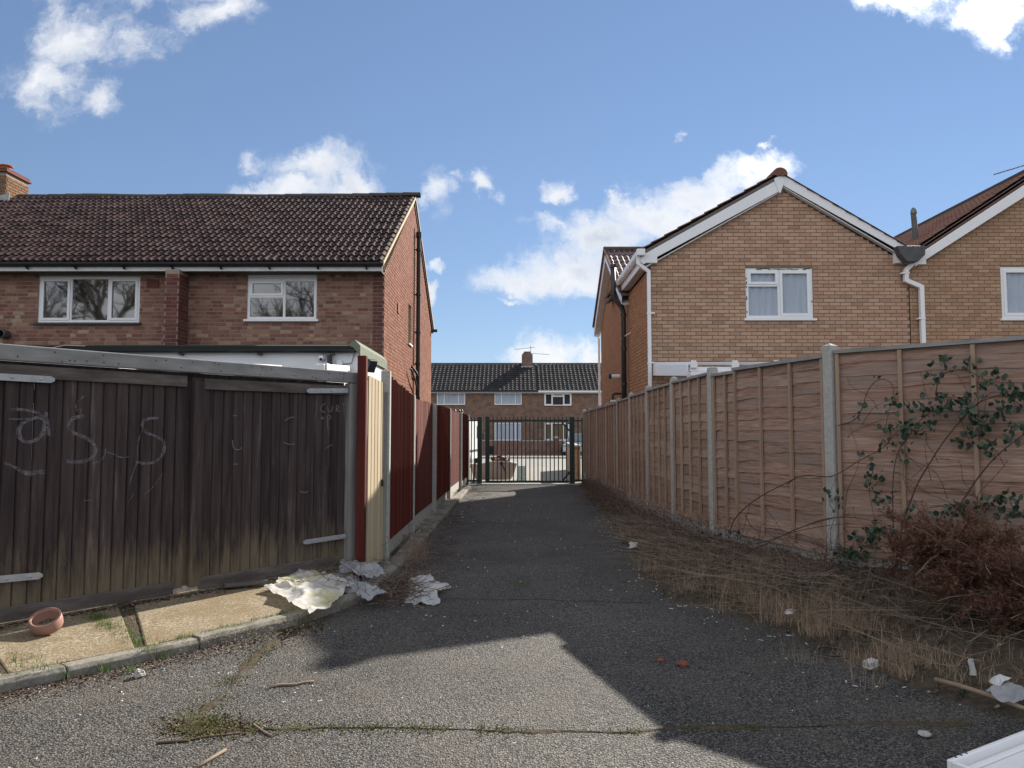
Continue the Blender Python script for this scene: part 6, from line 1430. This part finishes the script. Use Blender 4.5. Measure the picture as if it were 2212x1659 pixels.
    cl = [(990, 260, 3), (975, 255, 2), (1080, 430, 5), (1150, 440, 6), (1020, 400, 4), (880, 490, 5), (950, 510, 5), (1030, 500, 5), (1200, 420, 5), (1250, 520, 6), (1300, 560, 6), (1330, 610, 4), (1220, 700, 5), (1280, 640, 4), (1370, 770, 4), (1430, 720, 4), (1390, 280, 5), (1450, 310, 5), (1540, 380, 7), (1590, 400, 6), (1480, 480, 5), (1460, 540, 4), (1520, 430, 5), (700, 640, 4), (760, 640, 3), (840, 640, 4), (920, 610, 4), (580, 870, 4), (590, 970, 5), (580, 1090, 3), (660, 1120, 4), (640, 1020, 2), (690, 720, 3), (730, 430, 4), (770, 770, 3), (1250, 170, 4), (1110, 160, 3), (1060, 180, 2), (840, 1210, 5), (850, 1300, 5), (1050, 1220, 6), (1100, 1180, 4), (1200, 1150, 6), (1230, 1210, 5), (1320, 1120, 6), (1300, 1180, 4), (1430, 1100, 5), (1500, 1100, 4), (1590, 1150, 5), (1550, 1230, 4), (600, 1330, 8), (560, 1370, 8), (640, 1300, 6), (700, 1350, 5), (430, 1350, 4), (380, 1480, 9), (470, 1460, 8), (530, 1500, 7), (450, 1540, 6), (1440, 1200, 4), (1590, 610, 5), (1560, 640, 3), (1310, 300, 3), (820, 560, 3)]
    leaves(t, [(gp(*K(x, y), A + n * rng.uniform(.05, .3), n), int(c * 2.6) + 1, .05) for x, y, c in cl])
    # long arching canes to the left
    c1 = gp(*K8(1090, 1340), A8 + n8 * .3, n8); t = thing('bramble', (c1.x, c1.y, .2), 'bare arching bramble canes left of the tall concrete post', 'bramble')
    for pts, r, o in (([(1090, 1310), (1130, 1200), (1280, 1070), (1480, 970), (1580, 915), (1780, 930)], .007, (.2, .25)),
                      ([(350, 1390), (450, 1300), (600, 1240), (700, 1230), (830, 1270), (1000, 1330), (1150, 1380)], .005, (.6, .3)),
                      ([(1330, 1130), (1420, 1250), (1500, 1390)], .003, (.2, .3)), ([(1200, 1190), (1250, 1290), (1380, 1310), (1560, 1340), (1700, 1380), (1840, 1445)], .005, (.3, .35)),
                      ([(880, 1640), (1100, 1500), (1350, 1380), (1550, 1280), (1750, 1220), (1900, 1190)], .006, (.9, .3)), ([(1000, 1380), (1250, 1400), (1500, 1310), (1750, 1258), (1900, 1250)], .005, (.5, .3)),
                      ([(760, 1290), (720, 1400), (770, 1560)], .003, (.5, .7)), ([(1230, 1120), (1160, 1400), (1100, 1420)], .003, (.3, .5))):
        cane(t, curve(K8, pts, A8, n8, o), r)
    leaves(t, [(gp(*K8(x, y), A8 + n8 * .2, n8), c, .04) for x, y, c in ((880, 1340, 6), (930, 1360, 6), (1130, 1330, 6), (1170, 1350, 4), (1780, 1080, 4), (1770, 1040, 3), (1830, 1130, 3), (1020, 1340, 4), (1240, 1380, 4), (1500, 1530, 5))])
    cK = lambda pts, r, o: cane(t2, curve(K, pts, A, n, o), r)
    c2 = gp(*K(345, 900), A + n * .2, n); t2 = thing('bramble', (c2.x, c2.y, .3), 'looping bare bramble cane wound past the tall concrete post', 'bramble')
    cK([(0, 980), (60, 930), (150, 915), (290, 935), (380, 890), (500, 810), (650, 740), (720, 650), (800, 570)], .006, (.3, .12))
    cK([(345, 580), (460, 550), (510, 470), (540, 350), (600, 270), (670, 260), (725, 310), (720, 400), (680, 520), (670, 600)], .005, (.12, .08))
    cK([(300, 1430), (290, 1300), (330, 1180), (275, 1100), (300, 1000), (345, 920)], .003, (.16, .15)); cK([(0, 1340), (150, 1370), (300, 1430), (420, 1480)], .005, (.5, .3)); cK([(0, 1310), (150, 1250), (270, 1210), (420, 1200), (600, 1230), (740, 1290)], .006, (.35, .3)); cK([(390, 1200), (400, 1030), (460, 920), (500, 800), (430, 590)], .003, (.1, .1))
    leaves(t2, [(gp(*K(x, y), A + n * .12, n), c, .025) for x, y, c in ((465, 530, 4), (520, 450, 3), (600, 250, 2), (290, 1050, 4), (265, 1090, 3), (340, 1120, 3), (660, 510, 2), (500, 790, 3))])
bramble_plants()

def dead_conifer():
    rng = random.Random(51)
    base = gz(2150, 1400, .1); t = thing('dead_conifer', base, 'brown dead conifer dumped at the right edge below the fence', 'conifer')
    root, tip = base + V((.75, -.25, .16)), base + V((-.12, .38, .66))
    m = MB(); m.tube([root, root.lerp(tip, .4) + Z * .05, tip], [.035, .025, .006], 8); m.build('trunk', 'bark', t, smooth=True)
    fo = MB()
    def spray(a, d, l):
        """a feathery shoot: short needles all round"""
        dd = d.normalized(); n = int(l / .0055)
        for i in range(n):
            p = a + dd * (l * i / n) ; v = V((rng.gauss(0, 1), rng.gauss(0, 1), rng.gauss(0, 1))); v = (v - dd * v.dot(dd)).normalized(); q = (dd * .8 + v).normalized(); nl = rng.uniform(.02, .04) * (1 - .4 * i / n)
            s_ = q.cross(V((rng.gauss(0, 1), rng.gauss(0, 1), rng.gauss(0, 1)))).normalized() * .0036; k = len(fo.v)
            fo.v.extend([p - s_, p + s_, p + q * nl]); fo.f.append([k, k + 1, k + 2])
    for b in range(100):
        f = rng.random() ** .8; p = root.lerp(tip, f); a = rng.uniform(0, 6.28); d = V((math.cos(a), math.sin(a) * .8, rng.uniform(-.45, .75))).normalized(); l = rng.uniform(.34, .66) * (1.1 - .4 * f)
        if b % 3 == 0: d = V((-abs(d.x) - .3, d.y - .3, d.z)).normalized()
        m = MB(); pts = twig(m, p, d, l, .006, rng, .12, n=6, side=5); m.build('branch', 'bark', t)
        for i in range(1, len(pts)):
            for _ in range(8):
                q = pts[i - 1].lerp(pts[i], rng.random()); v = V((rng.gauss(0, 1), rng.gauss(0, 1), rng.gauss(.15, .8))); spray(q, (d * .7 + v * .6), rng.uniform(.07, .2))
    tag(fo.build('foliage', 'dead_needles', t), kind='stuff')
    for b in range(16):
        p = root.lerp(tip, rng.random()); a = rng.uniform(1.6, 4.6); m = MB(); twig(m, p, V((math.cos(a), math.sin(a), rng.uniform(-.2, .6))), rng.uniform(.5, .8), .006, rng, .15, n=6, side=5); m.build('bare_branch', 'pale_twig', t)
    # two loose brown sprays lying to the left
    K = zoomer(3100, 1340, 1.7285); A = V((3.19, 7.68, 0)); n = V((-.71, -.7, 0)).normalized()
    g = lambda x, y, o: gp(*K(x, y), A + n * o, n)
    t = thing('conifer_branch', g(760, 1480, .7), 'orange brown conifer branch sticking out left of the dead conifer', 'branch')
    m = MB(); m.tube([g(1060, 1600, .75), g(900, 1545, .7), g(770, 1490, .65), g(640, 1420, .6), (g(450, 1375, .55))], [.012, .011, .009, .006, .003], 6); m.build('stem', 'pale_twig', t)
    fo = MB(); fo_keep = fo
    def spray2(a, b, l2):
        for i in range(70):
            p = a.lerp(b, rng.random()); v = V((rng.gauss(0, 1), rng.gauss(0, 1), rng.gauss(0, 1))).normalized(); dd = (b - a).normalized(); q = (dd + v * .9).normalized(); s_ = q.cross(Z).normalized() * .003; k = len(fo.v); e = q * rng.uniform(.03, .06)
            fo.v.extend([p - s_, p + s_, p + e]); fo.f.append([k, k + 1, k + 2])
    for (x0, y0, x1, y1) in ((640, 1420, 450, 1375), (770, 1490, 580, 1500), (770, 1490, 740, 1330), (770, 1490, 600, 1625), (770, 1490, 690, 1600), (720, 1450, 720, 1320), (880, 1530, 870, 1420), (880, 1540, 850, 1620), (1040, 1590, 1040, 1390)):
        for _ in range(5): spray2(g(x0, y0, .66), g(x1, y1, .66) + V((rng.gauss(0, .03), rng.gauss(0, .03), rng.gauss(0, .03))), .1)
    tag(fo.build('foliage', 'dead_needles', t), kind='stuff')
dead_conifer()

def litter():
    rng = random.Random(61)
    def crumple(name, corners, z0, amp, material, label, cat, seed, n=44, fold=2.6, lift=None):
        P = [gz(x, y, z0) for x, y in corners]; rows = []; o = V((seed * 3.7, seed, 0))
        for i in range(n + 1):
            row = []
            for j in range(n + 1):
                u, v = i / n, j / n; p = P[0].lerp(P[1], u).lerp(P[3].lerp(P[2], u), v)
                q = p * fold + o; r_ = 1 - abs(mnoise.noise(q)) * 2; r2 = 1 - abs(mnoise.noise(q * 2.3 + V((4, 4, 4)))) * 2; ed = math.sin(math.pi * u) * math.sin(math.pi * v)
                h = amp * (.5 * max(0, r_) ** 2 + .3 * max(0, r2) ** 3 + .12 * max(0, 1 - abs(mnoise.noise(q * 5)) * 2) ** 3 + .3 * ed) + .006
                if lift: h += lift(u, v)
                w = V((mnoise.noise(q * 1.1 + V((7, 0, 0))), mnoise.noise(q * 1.1 + V((0, 7, 0))), 0)) * .09
                row.append(V((p.x, p.y, z0 + h)) + w)
            rows.append(row)
        m = MB(); m.grid(rows); return m.build(name, material, smooth=True, label=label, cat=cat)
    crumple('plastic_sheet', [(570, 1290), (678, 1350), (764, 1280), (660, 1244)], .07, .085, 'yellow_film', 'crumpled white plastic sheet with yellow marks lying over the kerb', 'plastic sheet', 1, lift=lambda u, v: .06)
    crumple('cardboard_scrap', [(640, 1270), (690, 1262), (702, 1247), (665, 1243)], .14, .07, 'raw_board', 'torn brown paper sack behind the white plastic sheet', 'paper sack', 2, 14)
    crumple('plastic_sheet', [(695, 1262), (800, 1312), (838, 1298), (735, 1238)], .06, .1, 'clear_film', 'clear crumpled plastic sheet draped over the kerb corner', 'plastic sheet', 3)
    crumple('plastic_bag', [(724, 1236), (800, 1254), (836, 1242), (762, 1210)], .15, .1, 'clear_film', 'clear plastic bag lying against the foot of the red post', 'plastic bag', 4, 20)
    crumple('plastic_bag', [(840, 1302), (940, 1308), (966, 1264), (915, 1244)], .0, .11, 'white_film', 'pale crumpled plastic bag on the asphalt beside the twig heap', 'plastic bag', 5, 22, lift=lambda u, v: -.05 * (1 - u))
    crumple('paper_scrap', [(1355, 1186), (1372, 1188), (1380, 1176), (1362, 1174)], .02, .06, 'litter_white', 'white paper scrap at the edge of the verge half way along', 'paper', 6, 10)
    crumple('paper_scrap', [(2085, 1435), (2112, 1470), (2125, 1466), (2095, 1430)], .1, .05, 'white_film', 'long white wrapper among the stems at far right', 'wrapper', 7, 10)
    crumple('paper_scrap', [(2125, 1505), (2200, 1530), (2225, 1510), (2150, 1480)], .06, .08, 'clear_film', 'greyish clear plastic wrapper in the stems at the right edge', 'wrapper', 8, 14)
    crumple('paper_scrap', [(1700, 1335), (1722, 1338), (1720, 1322), (1705, 1320)], .12, .05, 'litter_white', 'pale scrap of paper in the dry grass tuft', 'paper', 9, 8)
    crumple('paper_scrap', [(2150, 1480), (2178, 1490), (2186, 1474), (2158, 1468)], .1, .05, 'litter_white', 'folded white leaflet lying on stems near the right edge', 'leaflet', 10, 8)
    # white carton
    c = gz(1881, 1440, .03); a = .5; u, v = V((math.cos(a), math.sin(a), .12)), V((-math.sin(a), math.cos(a), .05)); m = MB(); m.obox(c + Z * .02, u * .045, v * .03, Z * .022); m.build('small_carton', 'litter_white', bevel=.004, label='small crushed white carton at the edge of the verge', cat='carton')
    # pink ring on the slab
    c = gz(92, 1376, .1); r0 = .102; t = thing('plastic_ring', (c.x, c.y, slab_z(c)), 'pinkish plastic ring lying tilted on the concrete slab', 'ring')
    M = Matrix.Rotation(R(-12), 3, 'Z') @ Matrix.Rotation(R(27), 3, 'X') @ Matrix.Rotation(R(8), 3, 'Y'); cc = V((c.x, c.y + .04, .118 + .128)); zs = slab_z(cc) + .001
    prof = [(r0 - .012, -.042), (r0, -.044), (r0 + .006, -.03), (r0 + .008, 0), (r0 + .006, .03), (r0, .044), (r0 - .012, .042), (r0 - .008, .02), (r0 - .007, 0), (r0 - .008, -.02), (r0 - .012, -.042)]
    m = MB(); m.lathe(prof, cc, 40, M); o = m.build('band', 'pink_plastic', t, smooth=True)
    lo = min(v.z for v in m.v); t.location.z += 0
    o.location.z -= (lo - zs)
    for k in range(40):
        a = k / 40 * 6.283; p = V((math.cos(a) * r0, math.sin(a) * r0, .046)); q = cc + M @ p - Z * (lo - zs); MB().obox(q, M @ V((-math.sin(a), math.cos(a), 0)) * .006, M @ V((math.cos(a), math.sin(a), 0)) * .004, M @ Z * .004).build('ridge_bead', 'pink_plastic', t)
    crumple('red_wrapper', [(58, 1340), (85, 1345), (82, 1330), (65, 1326)], .12, .09, 'red_cloth', 'crumpled dark red wrapper behind the pinkish ring', 'wrapper', 11, 8)
    def lump(name, px, py, z, s, material, label, cat, squash=.7, seed=0):
        c = gz(px, py, z); m = MB(); n = 10; rows = []
        for i in range(n + 1):
            th = math.pi * i / n; rows.append([])
            for j in range(n + 1):
                ph = 2 * math.pi * (j % n) / n; d = V((math.sin(th) * math.cos(ph), math.sin(th) * math.sin(ph), math.cos(th) * squash)); r_ = s * (1 + .45 * mnoise.noise(d * 1.6 + V((seed * 5.1, seed, 0)))); rows[-1].append(c + d * r_ + Z * s * squash * .8)
        m.grid(rows); return m.build(name, material, smooth=False, label=label, cat=cat)
    lump('flint_stone', 300, 1463, 0, .035, 'stone', 'pitted pale stone on the asphalt below the kerb crack', 'stone', .85, 1)
    lump('brick_fragment', 1474, 1438, 0, .045, 'brick_red', 'larger broken red brick piece lying on the shaded asphalt', 'brick fragment', .4, 2)
    lump('brick_fragment', 1427, 1428, 0, .028, 'brick_red', 'smaller broken red brick piece lying on the shaded asphalt', 'brick fragment', .4, 3)
    lump('pale_stone', 1998, 1590, 0, .035, 'stone', 'flat pale stone near the white tray at lower right', 'stone', .4, 4)
    # sticks
    def stick(pts, r, material, label, cat='stick', lift=0.0):
        q = [gz(x, y, r + lift) for x, y in pts]; m = MB(); m.tube(q, [r * (1 - .4 * i / len(q)) for i in range(len(q))], 7); m.build('stick', material, smooth=True, label=label, cat=cat)
    stick([(582, 1484), (605, 1479), (640, 1478), (660, 1473), (678, 1472)], .009, 'stick', 'crooked brown stick on the sunlit asphalt below the kerb')
    stick([(418, 1662), (450, 1642), (488, 1619)], .010, 'pale_twig', 'pale straight stick at the bottom edge left of centre')
    stick([(338, 1605), (400, 1600), (440, 1592), (520, 1583)], .006, 'twig', 'thin dark twig lying along the mossy crack')
    stick([(548, 1565), (572, 1582), (590, 1590)], .006, 'twig', 'forked dark twig by the mossy corner of the crack')
    stick([(2020, 1468), (2075, 1482), (2140, 1503), (2205, 1528), (2280, 1552)], .016, 'stick', 'long bleached branch lying at the right edge of the verge', lift=.06)
    stick([(2105, 1405), (2140, 1385), (2165, 1375), (2185, 1378)], .012, 'stick', 'bent bleached branch sticking out under the dead conifer', lift=.12)
    stick([(1770, 1416), (1800, 1422), (1850, 1420)], .006, 'twig', 'dark twig at the edge of the verge near the white carton')
    b = gz(530, 1265, .15); m = MB(); m.obox(b + Z * .02, V((.17, .1, .004)), V((-.02, .035, 0)), V((0, 0, .016))); m.build('broken_plank', 'batten', bevel=.006, label='short broken plank lying at the foot of the timber gates', cat='plank')
    # black hoop
    c = gz(1796, 1410, .01); m = MB(); m.tube([c + V((math.cos(a) * .1, math.sin(a) * .075, .008 + .012 * math.sin(a))) for a in [k * 6.2832 / 28 for k in range(29)]], .008, 6); m.build('rubber_hoop', 'black_pvc', smooth=True, label='black rubber hoop at the edge of the verge', cat='hoop')
    # tiny bits nobody could count: cigarette ends, glass, grit, scraps
    m = MB(); mw = MB()
    def bit(mb, p, s, asp):
        a = rng.uniform(0, 6.28); u = V((math.cos(a), math.sin(a), 0)); v = V((-math.sin(a), math.cos(a), 0)); mb.obox(p + Z * s * .3, u * s * asp, v * s * .5, Z * s * .3)
    for k in range(300):
        p = V((rng.uniform(-4.5, 3.2), rng.uniform(2.2, 9.5), 0))
        if p.x < -1.2 and p.y > 5.6: continue
        bit(mw if rng.random() < .5 else m, p, rng.uniform(.003, .006), rng.uniform(.6, 1.4))
    for k in range(150): bit(mw, V((rng.gauss(.2, .9), rng.uniform(8, 23), 0)), rng.uniform(.004, .009), rng.uniform(.6, 1.5))
    for k in range(150):
        i = int(rng.uniform(.45, .97) * (NS - 1)); p = eg[i] + V((rng.gauss(-.05, .16), rng.gauss(-.05, .12), .002)); bit(mw, p, rng.uniform(.004, .008), rng.choice([1, 1.2, 2.6, 3.0]))
    for k in range(55): p = gz(rng.uniform(0, 700), rng.uniform(1440, 1520), 0); bit(rng.choice([m, m, mw]), p, rng.uniform(.003, .007), rng.choice([.8, 1, 2.2]))
    for k in range(22): p = gz(rng.uniform(700, 1150), rng.uniform(1300, 1400), 0); bit(mw, p, rng.uniform(.004, .008), rng.choice([1, 2]))
    for k in range(25): p = gz(rng.uniform(940, 1060), rng.uniform(1060, 1130), .0); bit(m, p, rng.uniform(.008, .02), rng.uniform(.8, 2))
    m.build('grit', 'litter_mix', label='loose grit and small fragments strewn over the asphalt', cat='grit', kind='stuff'); mw.build('litter_bits', 'litter_white', label='tiny white litter fragments strewn over the asphalt', cat='litter', kind='stuff')
    # loose bright gravel on the slabs
    m = MB()
    for k in range(2600): p = gz(rng.gauss(440, 110), rng.gauss(1330, 24), .105); p.z = slab_z(p) - .002; bit(m, p, rng.uniform(.003, .0058), rng.uniform(.7, 1.4))
    m.build('slab_gravel', 'slab_concrete', label='loose pebbles on the larger concrete slab', cat='gravel', kind='stuff')
    # white moulded panel bottom right
    A, B = gz(2044, 1640, .07), gz(2212, 1576, .07); d = (B - A).normalized(); n = V((d.y, -d.x, 0)); n = n if n.y < 0 else -n
    t = thing('white_panel', A, 'white moulded plastic panel with raised rim at the bottom right corner', 'panel'); Ln, Wd = 1.6, .75; H = .07
    def seg(a, b, w, z0, z1, nm): m = MB(); m.beam(a + Z * ((z0 + z1) / 2 - a.z), b + Z * ((z0 + z1) / 2 - b.z), w, z1 - z0); m.build(nm, 'upvc', t, bevel=.006)
    a0, a1 = A, A + d * Ln; b0, b1 = A + n * Wd, A + d * Ln + n * Wd
    seg(a0 + n * .012, a1 + n * .012, .024, .004, H, 'rim'); seg(b0 - n * .012, b1 - n * .012, .024, .004, H, 'rim'); seg(a0 + n * .024 + d * .012, b0 - n * .024 + d * .012, .024, .004, H - .002, 'rim'); seg(a1 + n * .024 - d * .012, b1 - n * .024 - d * .012, .024, .004, H - .002, 'rim')
    m = MB(); m.prism([a0 + n * .025 + d * .025 + Z * (.022 - A.z), a1 + n * .025 - d * .025 + Z * (.022 - A.z), b1 - n * .025 - d * .025 + Z * (.022 - A.z), b0 - n * .025 + d * .025 + Z * (.022 - A.z)], (0, 0, -.016)); m.build('face', 'upvc', t)
    seg(a0 + n * .06 + d * .06, a1 + n * .06 - d * .06, .03, .0225, .034, 'moulding'); seg(a0 + n * .2 + d * .1, a1 + n * .2 - d * .1, .018, .0225, .03, 'moulding'); seg(a0 + n * .09 + d * .06, b0 - n * .06 + d * .06, .03, .0225, .0335, 'moulding')
    for k in range(3): p = a0 + n * .012 + d * (.06 + .045 * k); MB().lathe([(.006, 0), (.006, .002), (0, .002)], V((p.x, p.y, H + .0005)), 8).build('screw_hole', 'black_iron', t)
litter()

# bare trees behind the viewpoint: the house windows reflect them
def bare_tree(base, h, label, seed):
    rng = random.Random(seed); t = thing('bare_tree', base, label, 'tree', 'bare trees mirrored in the windows'); trunk = MB(); crown = MB()
    def grow(mb, p, d, l, r, lev):
        pts = [p]; q = p.copy(); dd = d.copy()
        for i in range(4): dd = (dd + V((rng.gauss(0, .12), rng.gauss(0, .12), rng.gauss(.04, .1)))).normalized(); q = q + dd * (l / 4); pts.append(q.copy())
        mb.tube(pts, [r * (1 - .45 * i / 4) for i in range(5)], 6 if lev < 2 else 3, cap=False)
        if lev < 6:
            for _ in range(4 if lev < 4 else 3):
                f = rng.uniform(.4, 1); s = pts[min(4, int(f * 4))]; nd_ = (dd + V((rng.gauss(0, .75), rng.gauss(0, .75), rng.gauss(.1, .5)))).normalized(); grow(crown, s, nd_, l * rng.uniform(.58, .8), r * .58, lev + 1)
    grow(trunk, V(base), V((0, 0, 1)), h * .3, h * .022, 0); trunk.build('trunk', 'twigbark', t, smooth=True); tag(crown.build('branches', 'twigbark', t), kind='stuff')
bare_tree((-9.6, -5.5, 0), 17, 'leafless tree behind the viewpoint, mirrored in the smaller upstairs window', 71)
bare_tree((-18.6, -5.5, 0), 17, 'leafless tree behind the viewpoint, mirrored in the wide upstairs window', 73)
